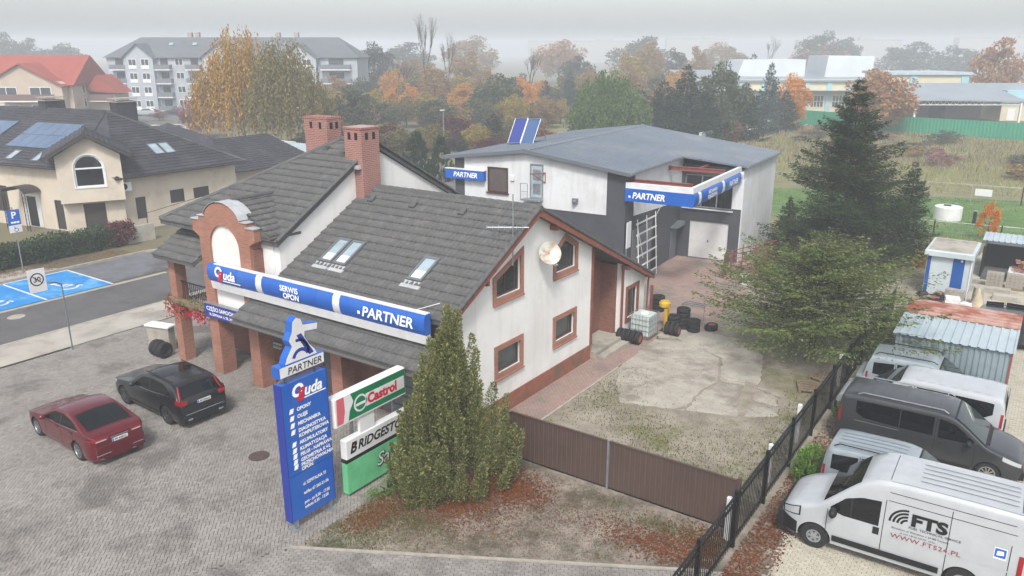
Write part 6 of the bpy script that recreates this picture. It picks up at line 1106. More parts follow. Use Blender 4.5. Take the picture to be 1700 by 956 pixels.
tiles('roof_tiles', MT['roof_black'], br, q0, bU, vv, lambda b: (0, 5.07), float(np.linalg.norm(vv)), row=.36, wave=.3); q1 = bf(-.75, 5.7, -4.5); vv1 = np.array(bf(2.02, 7.32, -4.5))-np.array(q1); tiles('roof_tiles', MT['roof_black'], br, q1, bU, vv1, lambda b: (0, 5.07), float(np.linalg.norm(vv1)), row=.36, wave=.3)
bp('bay_bargeboard', 'shut', lambda m: [m.add([bf(a, b, d) for d in (.56, .62) for a, b in ((2.02, 7.33), (e, 5.7), (e, 5.45), (2.02, 7.08))], [(0,1,2,3), (7,6,5,4), (0,4,5,1), (2,6,7,3), (1,5,6,2)]) for e in (-.78, 4.82)], br); bp('ridge_tiles', 'roof_black', lambda m: ridge_caps(m, bf(2.02, 7.34, .55), bf(2.02, 7.34, -4.5), .12), br)
# main roofs
A1 = (-46.6, 14.6, 8.1); A0 = (-65.7, 10.78, 8.14); Rr = [(-39.3, 10.55, 4.05), (-39.3, 21.6, 4.05), A1]; 
mr_ = bp('roof', 'roof_black', lambda m: m.add([(-39.3, 10.55, 4.05), (-39.3, 21.6, 4.05), A1, (-54, 21.6, 4.05), A0, (-63.4, 4.55, 4.75), (-41.6, 8.9, 4.7)], [(0,1,2), (1,3,2), (2,3,4), (2,4,5,6), (0,2,6)]))
def plane_tiles(P0, P1, apexL, apexR, parent, row=.36, wave=.3):
    P0 = np.array(P0, float); P1 = np.array(P1, float); U = P1-P0; W_ = np.linalg.norm(U); U /= W_; aL = np.array(apexL)-P0; aR = np.array(apexR)-P0; V = aL-U*aL.dot(U); H_ = np.linalg.norm(V); V /= H_; l = aL.dot(U); r_ = aR.dot(U); Nn = np.cross(U, V); Nn *= np.sign(Nn[2])
    return tiles('roof_tiles', MT['roof_black'], parent, P0+Nn*.02, U, V, lambda b: (l*b/H_, W_+(r_-W_)*b/H_), H_, row, wave)
plane_tiles((-39.3, 10.55, 4.05), (-39.3, 21.6, 4.05), A1, A1, mr_); plane_tiles((-63.4, 4.55, 4.75), (-41.6, 8.9, 4.7), A0, A1, mr_)
bp('ridge_tiles', 'roof_black', lambda m: [ridge_caps(m, (-39.3, 21.6, 4.1), (A1[0], A1[1], A1[2]+.03), .13), ridge_caps(m, (A0[0], A0[1], 8.13), (A1[0], A1[1], 8.13), .13)], mr_); bp('gutter', 'shut', lambda m: m.tube((-39.25, 10.5, 3.98), (-39.25, 21.6, 3.98), .08).tube((-63.4, 4.5, 4.68), (-41.6, 8.85, 4.63), .08))
e0 = np.array((-63.4, 4.55, 4.75)); eu = np.array((-41.6, 8.9, 4.7))-e0; eu /= np.linalg.norm(eu); ev = np.array(A1)-e0; ev = ev-eu*ev.dot(eu); el = np.linalg.norm(ev); ev /= el; en = np.cross(eu, ev); en *= np.sign(en[2])
slp = lambda a, b, d: tuple(e0+eu*a+ev*b+en*d)
for (a0, nx) in ((13.0, 5), (5.6, 5)):
    for i in range(nx):
        for j in range(2): 
            p = MB().prism(rect(a0+1.06*i, 2.0+1.66*j, a0+1.06*i+1.03, 2.0+1.66*j+1.62), slp, .1, .15).build('solar_panel', MT['pv'], mr_)
for a in (10.6, 14.6, 17.4): 
    o = MB().holed(rect(a, .45, a+.75, 1.6), [rect(a+.08, .53, a+.67, 1.52)], slp, .02, .14).build('skylight', MT['grey_metal'], mr_); MB().prism(rect(a+.06, .5, a+.69, 1.55), slp, .08, .11).build('pane', MT['glass_sky'], o)
f0 = np.array((-39.3, 10.55, 4.05)); fu = np.array((0, 1, 0.)); fv = np.array(A1)-f0; fv -= fu*fv.dot(fu); fl_ = np.linalg.norm(fv); fv /= fl_; fn_ = np.cross(fu, fv); fn_ *= np.sign(fn_[2]); slr = lambda a, b, d: tuple(f0+fu*a+fv*b+fn_*d)
for a in (4.4, 5.3): 
    o = MB().holed(rect(a, 2.1, a+.8, 3.5), [rect(a+.08, 2.18, a+.72, 3.42)], slr, .02, .14).build('skylight', MT['grey_metal'], mr_); MB().prism(rect(a+.06, 2.15, a+.74, 3.45), slr, .08, .11).build('pane', MT['glass_sky'], o)
for x, y in ((-46.9, 16.2), (-53.5, 13.9)):
    c_ = bp('chimney', 'roof_black', lambda m: m.box(x-.55, y-.8, 6.4, x+.55, y+.8, 8.75), mr_)
    for z in (8.76, 9.0): bp('chimney_slab', 'kerb', lambda m: m.box(x-.65, y-.9, z, x+.65, y+.9, z+.07), c_)
ac = bp('air_conditioner', 'frame_white', lambda m: m.bbox(-39.98, 10.95, 3.0, -39.6, 11.85, 3.65, .03)); bp('fan_grille', 'dark', lambda m: m.lathe([(0, .0), (.23, .0)], (-39.59, 11.3, 3.33), 'x', 18), ac)
cv = MB(); lwo = lambda a, b, d: LW(a, b, d)
for k in range(8):
    a0_, a1_ = math.pi*k/8, math.pi*(k+1)/8; cv.add([lwo(15.6+1.2*math.cos(a), 2.75+.45*math.sin(a), d) for a in (a0_, a1_) for d in (0.02, 1.4)], [(0,1,3,2)])
ec = cv.build('entrance_canopy', MT['shut'], BH); 
for a in (14.5, 16.7): bp('canopy_post', 'black_metal', lambda m: [m.tube(lwo(a+dx, 0, 1.35), lwo(a+dx, 2.75, 1.35), .03) for dx in (-.15, .15)] + [m.lathe([(.1, -.01), (.13, 0), (.1, .01)], lwo(a, z, 1.35), 'y', 10) for z in np.arange(.3, 2.6, .3)], ec)
ed = bp('entrance_door', 'glass_dark', lambda m: m.prism(rect(15.1, .02, 16.1, 2.3), LW, .0, .03)); bp('door_frame', 'frame_white', lambda m: m.holed(rect(14.7, .02, 16.5, 2.5), [rect(15.1, .03, 16.1, 2.3)], LW, .005, .05), ed)
GW = thing('garden_store', 'low black roofed annexe behind the beige villa', 'building', (-45, 26, 0)); part('wall', MT['beige'], GW, lambda m: m.box(-52, 22.0, -.05, -42.5, 31, 2.7)); gr2 = part('roof', MT['roof_black'], GW, lambda m: m.add([(-41.6, 21.2, 2.8), (-41.6, 31.6, 2.8), (-47, 30, 5.1), (-47, 24, 5.1), (-53, 31.6, 2.8), (-53, 21.2, 2.8)], [(0,1,2,3), (1,4,2), (0,3,5), (3,2,4,5)])); plane_tiles((-41.6, 21.2, 2.8), (-41.6, 31.6, 2.8), (-47, 24, 5.1), (-47, 30, 5.1), gr2)
GW2 = thing('black_roofed_shed', 'small black roofed outbuilding between villa and parking', 'building', (-62, 30, 0)); part('wall', MT['beige'], GW2, lambda m: m.box(-66, 26, -.05, -58.5, 33, 3.2)); part('roof', MT['roof_black'], GW2, lambda m: m.add([(-58, 25.4, 3.2), (-58, 33.6, 3.2), (-62.2, 29.5, 5.4), (-66.5, 33.6, 3.2), (-66.5, 25.4, 3.2)], [(0,1,2), (1,3,2), (3,4,2), (4,0,2)]))
WS = thing('white_shelter', 'white flat roofed shelter frame behind the villa annexe', 'shelter', (-62, 38, 0)); part('roof', MT['sign_white'], WS, lambda m: m.box(-64, 34, 2.6, -56, 41, 2.8)); 
for x, y in ((-63.8, 34.2), (-56.2, 34.2), (-63.8, 40.8), (-56.2, 40.8)): part('post', MT['sign_white'], WS, lambda m: m.box(x-.15, y-.15, 0, x+.15, y+.15, 2.6))
WS2 = thing('glass_roof', 'pale corrugated shelter roof beside the birch trees', 'shelter', (-52, 34, 0)); part('roof', MT['galv_roof'], WS2, lambda m: sroof(m, -54, -46, 32, 39, 2.5, 3.0)); part('wall', MT['sign_white'], WS2, lambda m: m.box(-53.8, 32.3, 0, -46.2, 38.8, 2.45))
tag(part('low_wall', M('pale_blockwork', '#aaa69b', '#97938a', rough=.9, scale=2), None, lambda m: m.box(-36.6, 9.2, -.05, -36.3, 11.2, 1.1)), 'short pale block wall at the end of the hedge', 'wall')
tag(part('handrail', MT['black_metal'], None, lambda m: m.tube((-38.8, 12.2, 0), (-38.8, 12.2, 1.4), .03).tube((-38.8, 12.2, 1.35), (-38.8, 17, 1.9), .02).tube((-38.8, 17, .5), (-38.8, 17, 1.95), .03)), 'thin black handrail along the villa side wall', 'handrail')

# generic multi storey block with real windows and balconies
def block(name, label, lat0, D, Lw, dep, ez, rzz, wall, roof, floors, h0, fh, wins, bals, gables=(), hip=0.0, end_wins=(), overh=.6, bal_mat='bal_brown'):
    o = far(lat0, D); fn = PLN(o, TH); B = thing(name, label, 'building', (*far(lat0+Lw/2, D), 0))
    part('wall', MT[wall], B, lambda m: m.prism(rect(0, -.1, Lw, ez), fn, -dep, 0).prism([(0, 0), (1, 0)] and rect(0, ez, Lw, ez+.01), fn, -dep, 0))
    mid = -dep/2
    rf_ = part('roof', MT[roof], B, lambda m: m.add([fn(a, b, d) for a, b, d in ((-overh, ez-.25, overh), (Lw+overh, ez-.25, overh), (Lw+overh, ez-.25, -dep-overh), (-overh, ez-.25, -dep-overh), (-overh+hip, rzz, mid), (Lw+overh-hip, rzz, mid))], [(0,1,5,4), (1,2,5), (2,3,4,5), (3,0,4), (3,2,1,0)]))
    if not hip: part('end_gable', MT[wall], B, lambda m: [m.add([fn(a, b, d) for a, b, d in ((x, ez-.02, -.1), (x, ez-.02, -dep+.1), (x, rzz-.5, mid), (x2, ez-.02, -.1), (x2, ez-.02, -dep+.1), (x2, rzz-.5, mid))], [(0,1,2), (5,4,3), (0,2,5,3), (1,4,5,2)]) for x, x2 in ((Lw-.05, Lw-.3), (.05, .3))])
    for f in range(floors):
        z = h0+fh*f
        for a, w_, h_ in wins:
            wo_ = MB().holed(rect(a, z+.9, a+w_, z+.9+h_), [rect(a+.1, z+1.0, a+w_/2-.05, z+.8+h_), rect(a+w_/2+.05, z+1.0, a+w_-.1, z+.8+h_)], fn, 0, .09).build('window', MT['frame_white'], B); MB().prism(rect(a+.05, z+.95, a+w_-.05, z+.85+h_), fn, .005, .03).build('pane', MT['glass'], wo_)
        for a, w_ in bals:
            bo = MB().prism(rect(a, z-.1, a+w_, z+.1), fn, 0, 1.4).build('balcony', MT['frame_white'], B); MB().prism(rect(a, z+.1, a+w_, z+1.05), fn, 1.33, 1.4).prism(rect(a, z+.1, a+.06, z+1.05), fn, .02, 1.32).prism(rect(a+w_-.06, z+.1, a+w_, z+1.05), fn, .02, 1.32).build('balustrade', MT[bal_mat], bo); MB().prism(rect(a+w_*.25, z+.1, a+w_*.75, z+2.3), fn, .01, .05).build('balcony_door', MT['glass'], bo)
    for a, w_, top, proj in gables:
        gg = MB().prism([(a, -.1), (a+w_, -.1), (a+w_, ez), (a+w_/2, top-.3), (a, ez)], fn, -1.0, proj).build('gable_bay', MT[wall], B)
        MB().add([fn(x, z, d) for d in (proj+.5, mid) for x, z in ((a-.6, ez-.35), (a+w_/2, top), (a+w_+.6, ez-.35), (a+w_+.6, ez-.55), (a+w_/2, top-.2), (a-.6, ez-.55))], [(0,1,7,6), (1,2,8,7), (0,5,4,1), (1,4,3,2), (3,9,8,2), (4,10,9,3), (5,11,10,4), (0,6,11,5)]).build('gable_roof', MT[roof], B)
        for f in range(floors):
            z = h0+fh*f
            for q in (.14, .58):
                aa = a+w_*q; ww = w_*.28; fg2 = lambda x, y, d: fn(x, y, d+proj)
                wo_ = MB().holed(rect(aa, z+.2, aa+ww, z+2.2), [rect(aa+.1, z+.95, aa+ww/2-.05, z+2.1), rect(aa+ww/2+.05, z+.95, aa+ww-.1, z+2.1)], fg2, 0, .09).build('window', MT['frame_white'], B); MB().prism(rect(aa+.05, z+.25, aa+ww-.05, z+2.15), fg2, .005, .03).build('pane', MT['glass'], wo_)
    return B, fn, rf_
MT['bal_brown'] = M('brown_balustrade', '#6e5552', rough=.6); MT['bal_grey'] = M('grey_balustrade', '#6c7076', rough=.6); MT['apt_beige'] = M('apartment_beige', '#b9a99a', '#ad9d8e', rough=.9, scale=.4); MT['apt_grey'] = M('apartment_grey', '#a8adb4', '#9da3aa', rough=.9, scale=.4); MT['red_roof'] = M('red_tile_roof', '#96483a', '#883f33', rough=.8, scale=.5); MT['grey_roof'] = M('grey_sheet_roof', '#5f6468', '#575c60', rough=.7, scale=.4)
B, fn, rf_ = block('apartment_house', 'beige apartment house with bright red tiled roof and brown balconies', -104, 133, 32, 12, 7.4, 11.8, 'apt_beige', 'red_roof', 3, -.9, 2.8, [(1.5, 1.8, 1.4), (13.5, 1.8, 1.4), (29.3, 1.5, 1.4)], [(4.5, 8)], [(18.6, 12.6, 10.6, 1.6)], 0)
for f in (1.9, 4.7): bo = MB().prism(rect(21.5, f-.1, 30.6, f+.1), fn, 1.62, 3.0).build('balcony', MT['frame_white'], B); MB().prism(rect(21.5, f+.1, 30.6, f+1.1), fn, 2.93, 3.0).build('balustrade', MT['bal_brown'], bo)
fe = PLN(fn(32.0, 0, 0)[:2], TH+R(90))
for z in (.9, 3.4, 5.6):
    for a in (3.0, 8.0): wo_ = MB().holed(rect(a, z, a+.9, z+1.5), [rect(a+.08, z+.08, a+.82, z+1.42)], fe, .0, .08).build('window', MT['frame_white'], B); MB().prism(rect(a+.05, z+.05, a+.85, z+1.45), fe, .005, .03).build('pane', MT['glass'], wo_)
part('stair_tower', MT['apt_beige'], B, lambda m: m.prism(rect(32.05, -.1, 36.5, 5.4), fn, -9.5, -5.0)); part('tower_roof', MT['red_roof'], B, lambda m: m.add([fn(a, z, d) for a, z, d in ((31.5, 6.0, -4.4), (31.5, 6.0, -10), (34.0, 8.6, -4.4), (34.0, 8.6, -10), (37.2, 5.6, -4.4), (37.2, 5.6, -10))], [(0,2,3,1), (2,4,5,3), (0,4,2), (1,3,5)]))
for z in (1.9, 4.4): part('balcony', MT['frame_white'], B, lambda m: m.prism(rect(32.6, z-.12, 37.0, z), fn, -5.0, -3.4)); part('balustrade', MT['bal_brown'], B, lambda m: m.prism(rect(32.6, z, 37.0, z+1.0), fn, -3.5, -3.4))
B, fn, rf_ = block('apartment_house', 'long grey four storey apartment house with dark roof fading into fog', -85, 172, 52.5, 13, 11.3, 15.2, 'apt_grey', 'grey_roof', 4, .2, 2.8, [(14.3, 1.7, 1.4), (30.2, 1.7, 1.4)], [(1.0, 3.2), (10.4, 3.2), (16.8, 3.2), (33, 3.4), (45.0, 6.2)], [(4.2, 6.0, 14.0, 1.2), (20.4, 8.0, 14.3, 1.0), (37.2, 7.0, 14.0, 1.2)], 5.5, bal_mat='bal_grey')
for a in (12, 17, 24, 33.5, 36): part('roof_window', MT['glass_sky'], rf_, lambda m: m.add([fn(a+dx, 13.6+.5*dz, -3.4-.85*dz+.12) for dx, dz in ((0, 0), (.9, 0), (.9, 1), (0, 1))], [(0,1,2,3)]))
for a in (15, 16.6, 34, 38): part('chimney', MT['kerb'], rf_, lambda m: m.prism(rect(a, 14.2, a+.9, 16.2), fn, -7.5, -6.5))
# foggy far blocks
for i, (l, D, w_, h_, t) in enumerate(((-60, 780, 40, 17, 'pale concrete block lost in fog left of the bare trees'), (16, 800, 110, 20, 'long pale housing block in fog behind the willow'), (150, 800, 60, 22, 'pale housing block in fog behind the spruce hedge'), (250, 720, 90, 20, 'stepped pale housing block in fog behind the factory'), (390, 720, 90, 22, 'foggy pale block at the right picture edge'))):
    o = far(l, D); f2 = PLN(o, TH); B = thing('housing_block', t, 'building', (*o, 0)); part('wall', MT['kerb'], B, lambda m: m.prism(rect(0, 0, w_, h_), f2, -10, 0)); part('stair_tower', MT['kerb'], B, lambda m: m.prism(rect(w_*.6, h_+.41, w_*.75, h_+3), f2, -8, -2)); part('roof', MT['grey_roof'], B, lambda m: m.prism(rect(-.3, h_, w_+.3, h_+.4), f2, -10.3, .3))
# factory on the right
MT['cream'] = M('cream_wall', '#cfc8ae', '#c4bda3', rough=.9, scale=.3); MT['pblue'] = M('pale_blue_paint', '#9cc4cf', '#8fb8c4', rough=.7, scale=.4); MT['white_clad'] = M('white_cladding', '#c7cdd1', '#bcc2c6', rough=.6, scale=.2); MT['hall_roof'] = M('hall_roof_sheet', '#8b949b', '#7f888f', rough=.5, scale=.3); MT['green_fence'] = M('green_fence_sheet', '#2f8f70', '#2a8365', rough=.6, scale=.3)
o = far(38, 172); f3 = PLN(o, TH); FH = thing('factory_hall', 'long cream and pale blue factory hall with white roof volumes', 'building', (*far(60, 172), 0))
part('wall', MT['cream'], FH, lambda m: m.prism(rect(0, -.1, 46, 6.6), f3, -25, 0)); part('roof', MT['hall_roof'], FH, lambda m: m.add([f3(a, z, d) for a, z, d in ((-.5, 6.5, .6), (46.5, 6.5, .6), (46.5, 8.0, -25), (-.5, 8.0, -25))], [(0,1,2,3)]).prism(rect(-.5, 6.2, 46.5, 6.49), f3, .01, .6)); part('roof_light', MT['galv_roof'], FH, lambda m: m.prism(rect(2, 4.4, 44, 4.5), f3, 0, 2.2)); 
for k in range(10): part('pilaster', MT['pblue'], FH, lambda m: m.prism(rect(1+4.6*k, 0, 1.9+4.6*k, 6.2), f3, 0, .25))
for k in range(9): 
    w_ = MB().holed(rect(2.4+4.6*k, .9, 5.2+4.6*k, 3.4), [rect(2.5+4.6*k+.68*q, 1.0+1.2*s_, 3.08+4.6*k+.68*q, 2.1+1.2*s_) for q in range(4) for s_ in range(2)], f3, .0, .12).build('window', MT['frame_white'], FH); MB().prism(rect(2.45+4.6*k, .95, 5.15+4.6*k, 3.35), f3, .005, .05).build('pane', MT['glass'], w_)
part('roof_volume', MT['white_clad'], FH, lambda m: m.prism([(11.5, 6.5), (26.5, 6.5), (26.5, 10.6), (12.8, 10.4)], f3, -20, -8)); part('roof_volume', MT['white_clad'], FH, lambda m: m.prism([(30.5, 6.5), (41, 6.5), (41, 9.6), (41, 11.3), (31, 11.4)], f3, -19, -7))
FT = thing('factory_tower', 'cream block with pale blue corner strips above the factory canopy', 'building', (*far(74, 158), 0)); o = far(73.5, 158); f4 = PLN(o, TH); part('wall', MT['cream'], FT, lambda m: m.prism(rect(0, -.1, 15, 8.0), f4, -12, 0)); part('roof', MT['galv_roof'], FT, lambda m: m.prism(rect(-.5, 8.0, 15.5, 8.5), f4, -12.5, .5))
for a in (3.6, 13.6): part('pilaster', MT['pblue'], FT, lambda m: m.prism(rect(a, 3, a+1.4, 7.9), f4, 0, .2))
w_ = part('window', MT['frame_white'], FT, lambda m: m.holed(rect(8.2, 5.0, 10.6, 6.4), [rect(8.3, 5.1, 9.3, 6.3), rect(9.5, 5.1, 10.5, 6.3)], f4, 0, .1)); part('pane', MT['glass'], w_, lambda m: m.prism(rect(8.25, 5.05, 10.55, 6.35), f4, .005, .04))
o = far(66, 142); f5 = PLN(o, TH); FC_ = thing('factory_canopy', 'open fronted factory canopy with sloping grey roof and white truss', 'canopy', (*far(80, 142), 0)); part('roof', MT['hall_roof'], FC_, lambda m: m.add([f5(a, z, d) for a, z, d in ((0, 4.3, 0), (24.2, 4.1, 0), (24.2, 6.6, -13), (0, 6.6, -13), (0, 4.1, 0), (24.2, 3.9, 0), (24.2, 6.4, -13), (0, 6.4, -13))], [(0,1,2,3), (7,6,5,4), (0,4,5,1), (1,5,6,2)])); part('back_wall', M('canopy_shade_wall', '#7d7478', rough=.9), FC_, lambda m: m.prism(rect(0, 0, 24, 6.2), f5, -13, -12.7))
for a in (.8, 5.0, 23.6): part('post', MT['frame_white'], FC_, lambda m: m.prism(rect(a, 0, a+.3, 4.1), f5, -.5, -.2))
tr = MB(); tr.prism(rect(.8, 3.3, 23.8, 3.42), f5, -.45, -.3)
for k in range(20): tr.tube(f5(.9+1.14*k, 3.35, -.4), f5(1.47+1.14*k, 4.05, -.4), .05, n=4).tube(f5(1.47+1.14*k, 4.05, -.4), f5(2.04+1.14*k, 3.35, -.4), .05, n=4)
tr.build('truss', MT['frame_white'], FC_); part('dark_opening', MT['dark'], FC_, lambda m: m.prism(rect(14, 0, 17, 2.6), f5, -12.69, -12.6))
o = far(91, 150); f6 = PLN(o, TH); FR = thing('factory_wing', 'cream factory wing with pale roof at the right picture edge', 'building', (*far(100, 150), 0)); part('wall', MT['cream'], FR, lambda m: m.prism(rect(0, -.1, 30, 3.4), f6, -12, 0)); part('roof', MT['hall_roof'], FR, lambda m: m.add([f6(a, z, d) for a, z, d in ((-.3, 3.3, .6), (30, 3.3, .6), (30, 6.4, -10), (-.3, 6.4, -10))], [(0,1,2,3)])); part('door', MT['frame_white'], FR, lambda m: m.prism(rect(1.2, 0, 2.6, 2.2), f6, 0, .08)); part('rooftop_unit', MT['pblue'], FR, lambda m: m.prism(rect(1.5, 3.6, 7, 5.4), f6, -3.5, -1.5)); part('orange_sign', MT['redsteel'], FR, lambda m: m.prism(rect(5.2, .6, 10, 1.8), f6, .0, .1))
o = far(70, 185); f7 = PLN(o, TH); LG = thing('long_flat_building', 'long low grey flat roofed building behind the factory canopy', 'building', (*far(105, 185), 0)); part('wall', MT['cream'], LG, lambda m: m.prism(rect(20, 0, 70, 6.4), f7, -12, 0)); part('roof', MT['hall_roof'], LG, lambda m: m.prism(rect(19.5, 6.4, 70.5, 7.0), f7, -12.5, .6)); part('roof_vent', MT['sign_white'], LG, lambda m: m.prism(rect(30, 7.0, 31.2, 7.8), f7, -6, -5)); part('roof_vent', MT['sign_white'], LG, lambda m: m.prism(rect(38, 7.0, 39.6, 8.2), f7, -6, -5))
# green sheet fence and pale picket fence
GF = thing('sheet_fence', 'long green sheet metal fence between dry field and factory', 'fence', (-10, 124, 0))
for a, b in (((-26.5, 129.5), (-11.5, 123.6)), ((-11.5, 123.6), (10.5, 120.2)), ((10.5, 120.2), (40, 117.5))): corrug('fence_sheet', MT['green_fence'], GF, a, b, -.05, 2.4, .5, .05)
PFc = thing('picket_fence', 'pale leaning slat fence running along the dark conifer row', 'fence', (-24, 104, 0)); a = Vector((-25.2, 84)); b = Vector((-24.5, 124)); n = 90; slm = MB().box(-.05, -.16, 0, .05, .16, 2.0).mesh('slat', MT['sign_white'])
for k in range(n): p = a.lerp(b, k/n); q = link('slat', slm, PFc); q.location = (p.x+24, p.y-104, 0); q.rotation_euler = (R(rnd.uniform(-4, 4)), 0, 0)
part('rail', MT['frame_white'], PFc, lambda m: m.box(a.x-.02, a.y, 1.0, a.x+.7, a.y+.01, 1.1).tube((a.x, a.y, 1.3), (b.x, b.y, 1.3), .04))
# lamps and distant parked cars
def lamp(label, x, y, h):
    L_ = thing('street_lamp', label, 'street lamp', (x, y, 0)); part('pole', MT['steel'], L_, lambda m: m.tube((0, 0, 0), (0, 0, h), .08, .05), True); part('lantern', MT['sign_white'], L_, lambda m: m.box(-.12, -.5, h-.02, .12, .2, h+.1), True)
lamp('tall grey street lamp behind the house roof ridge', -49.4, 59.2, 5.4); 
SP_ = thing('street_lamp', 'white double headed park lamp among the autumn shrubs', 'street lamp', (-76, 86, 0)); part('pole', MT['frame_white'], SP_, lambda m: m.tube((0, 0, 0), (0, 0, 4.6), .08), True); part('lantern', MT['sign_white'], SP_, lambda m: m.box(-.1, -.1, 3.9, .1, .9, 4.1).tube((0, .4, 4.0), (0, .4, 4.4), .05), True)
def far_car(label, x, y, rz, col):
    c = Car('distant_car', label, 'car', (x, y, 0), rz, 4.4, 1.8, [(0, .6), (.1, .8), (1.1, .95), (1.9, 1.42), (3.2, 1.45), (4.2, 1.0), (4.4, .8)], .95, .2, .35, .5, .4, .8, .85, prn=1); c.body(col, (), .3)
    for x_ in (.85, 3.5): c.wheel(x_, .31, [MT['chrome'], MT['dark']], 5)
    c.sidepatch('side_window', CG, [(1.5, .98), (3.7, 1.0)], [(1.5, 1.0), (2.1, 1.34), (3.1, 1.36), (3.7, 1.05)]); c.toppatch('windscreen', CG, 1.25, 1.85); c.toppatch('rear_window', CG, 3.3, 4.0)
for i, (l, D, a, col, t) in enumerate(((-76.0, 162, 10, P_white, 'white car parked before the grey apartment house shop front'), (-70.5, 163, 5, P_gun, 'dark car parked right of the white car at the grey apartments'), (-62, 163, 0, P_silver, 'silver car parked before the grey apartment balconies'), (-55.5, 126, 20, P_white, 'white estate car nearest the pink tree in the side street'), (-58.5, 125, 20, P_silver, 'silver car second from the pink tree in the side street'), (-62, 124, 20, P_white, 'white car third from the pink tree in the side street'))):
    far_car(t, *far(l, D), TH+R(a), col)
# ------------------------------------------------------------------ trees
def leafquads(P, D, s, w, rg, flat=None):
    """rhombic leaves at P along D (length s, width w)"""
    n = len(P); D = D/np.maximum(1e-6, np.linalg.norm(D, axis=1))[:, None]; r_ = rg.normal(0, 1, (n, 3))
    if flat is not None: r_ = r_*(1-flat)+np.array([0, 0, 1.0])*flat*3
    B_ = np.cross(D, r_); B_ /= np.maximum(1e-6, np.linalg.norm(B_, axis=1))[:, None]
    s = np.asarray(s).reshape(-1, 1); w = np.asarray(w).reshape(-1, 1)
    return np.stack([P, P+D*s*.5+B_*w*.5, P+D*s, P+D*s*.5-B_*w*.5], 1)
def qmesh(name, Q, mat): Q = np.concatenate(Q) if isinstance(Q, list) else Q; return npmesh(name, Q.reshape(-1, 3), np.arange(len(Q)*4).reshape(-1, 4), mat)
def crown_round(seed, n_cl=70, per=70, leaf=.03, z0=.18, top=1.0, rx=.5, ragged=.22, cls=.1):
    """unit tree: height 1, crown radius rx"""
    rg = np.random.RandomState(seed); c = rg.normal(0, 1, (n_cl, 3)); c /= np.linalg.norm(c, axis=1)[:, None]; c *= (rg.uniform(.25, 1, n_cl)**.55)[:, None]
    lobes = rg.normal(0, 1, (5, 3)); lobes /= np.linalg.norm(lobes, axis=1)[:, None]; k = 1-ragged+ragged*2*np.clip((c/np.linalg.norm(c, axis=1)[:, None]) @ lobes.T, 0, 1).max(1); c *= k[:, None]
    zc = (z0+top)/2; hz_ = (top-z0)/2; taper = 1-.28*np.clip(c[:, 2], 0, 1)**2
    C = np.stack([c[:, 0]*rx*taper*.86, c[:, 1]*rx*taper*.86, zc+c[:, 2]*hz_*.9], 1)
    P = np.repeat(C, per, 0); cr = np.repeat(rg.uniform(.6, 1.25, n_cl)*cls, per); off = rg.normal(0, 1, P.shape); off /= np.linalg.norm(off, axis=1)[:, None]; P = P+off*(cr*rg.uniform(.3, 1, len(P))**.5)[:, None]*np.array([rx*2, rx*2, .8])
    D = off+rg.normal(0, .7, P.shape); s = leaf*rg.uniform(.6, 1.4, len(P)); return leafquads(P, D, s, s*.62, rg), C
def crown_weep(seed, n=260, per=46, leaf=.022, rx=.5, z0=.1):
    rg = np.random.RandomState(seed); a = rg.uniform(0, 6.283, n); r_ = rx*rg.uniform(.05, 1, n)**.6*(1-.25*rg.random_sample(n)); lob = 1+.13*np.sin(2*a+seed)+.1*np.sin(5*a); zt = z0+(1-z0)*(1.0-.55*(r_/rx)**2.0)*(1-.3*rg.random_sample(n)); r_ = r_*lob; ln = (zt-z0)*rg.uniform(.25, .8, n)
    Q = []; C = np.stack([r_*np.cos(a)*.8, r_*np.sin(a)*.8, zt], 1)
    t = np.tile(np.linspace(0, 1, per), (n, 1)); x = (r_[:, None]*(1+.1*t))*np.cos(a)[:, None]; y = (r_[:, None]*(1+.1*t))*np.sin(a)[:, None]; z = zt[:, None]-ln[:, None]*t**1.1
    P = np.stack([x, y, z], -1).reshape(-1, 3)+rg.normal(0, .012, (n*per, 3)); D = rg.normal(0, .5, P.shape)+np.array([0, 0, -1.0]); s = leaf*rg.uniform(.7, 1.5, len(P)); return leafquads(P, D, s, s*.42, rg), C
def crown_spruce(seed, rx=.36, whorls=34, br=9, per=30, z0=.05, leaf=.034, droop=.25, power=.85, flat=.5, jag=.25):
    rg = np.random.RandomState(seed); Q = []; sticks = []
    for i in range(whorls):
        t = (i+rg.uniform(-.3, .3))/whorls; z = z0+(1-z0)*min(.985, max(0, t)); L0 = rx*(1-max(0, t))**power*(.6+.4*min(1, t*6+.55))
        for b in range(br if t < .8 else max(4, br-3)):
            a = rg.uniform(0, 6.283); L_ = max(.02, L0*rg.uniform(1-jag*1.6, 1+jag)); u = np.array([math.cos(a), math.sin(a), 0]); sd = np.array([-u[1], u[0], 0]); k = max(6, int(per*L_/rx))
            q = rg.uniform(.08, 1, k)**.8; cz = z+L_*(.28*(t)*q-droop*q+.22*q*q); side = rg.normal(0, 1, k)*L_*.26*(1.1-q)*(q > .1); P = u[None]*(L_*q)[:, None]+sd[None]*side[:, None]; P[:, 2] = cz-abs(side)*.25+rg.normal(0, .006, k)
            D = u[None]*1.0+sd[None]*(np.sign(side)*rg.uniform(.2, 1.2, k))[:, None]+rg.normal(0, .25, (k, 3))+np.array([0, 0, -.1]); s = leaf*rg.uniform(.7, 1.4, k); Q.append(leafquads(P, D, s, s*.36, rg, flat)); sticks.append((z, u*L_, z+L_*(.28*t-droop+.22)))
    k = 40; P = np.stack([rg.normal(0, .006, k), rg.normal(0, .006, k), rg.uniform(.93, 1.0, k)], 1); Q.append(leafquads(P, rg.normal(0, .4, (k, 3))+np.array([0, 0, 1.0]), np.full(k, leaf*.6), np.full(k, leaf*.2), rg)); return np.concatenate(Q), sticks
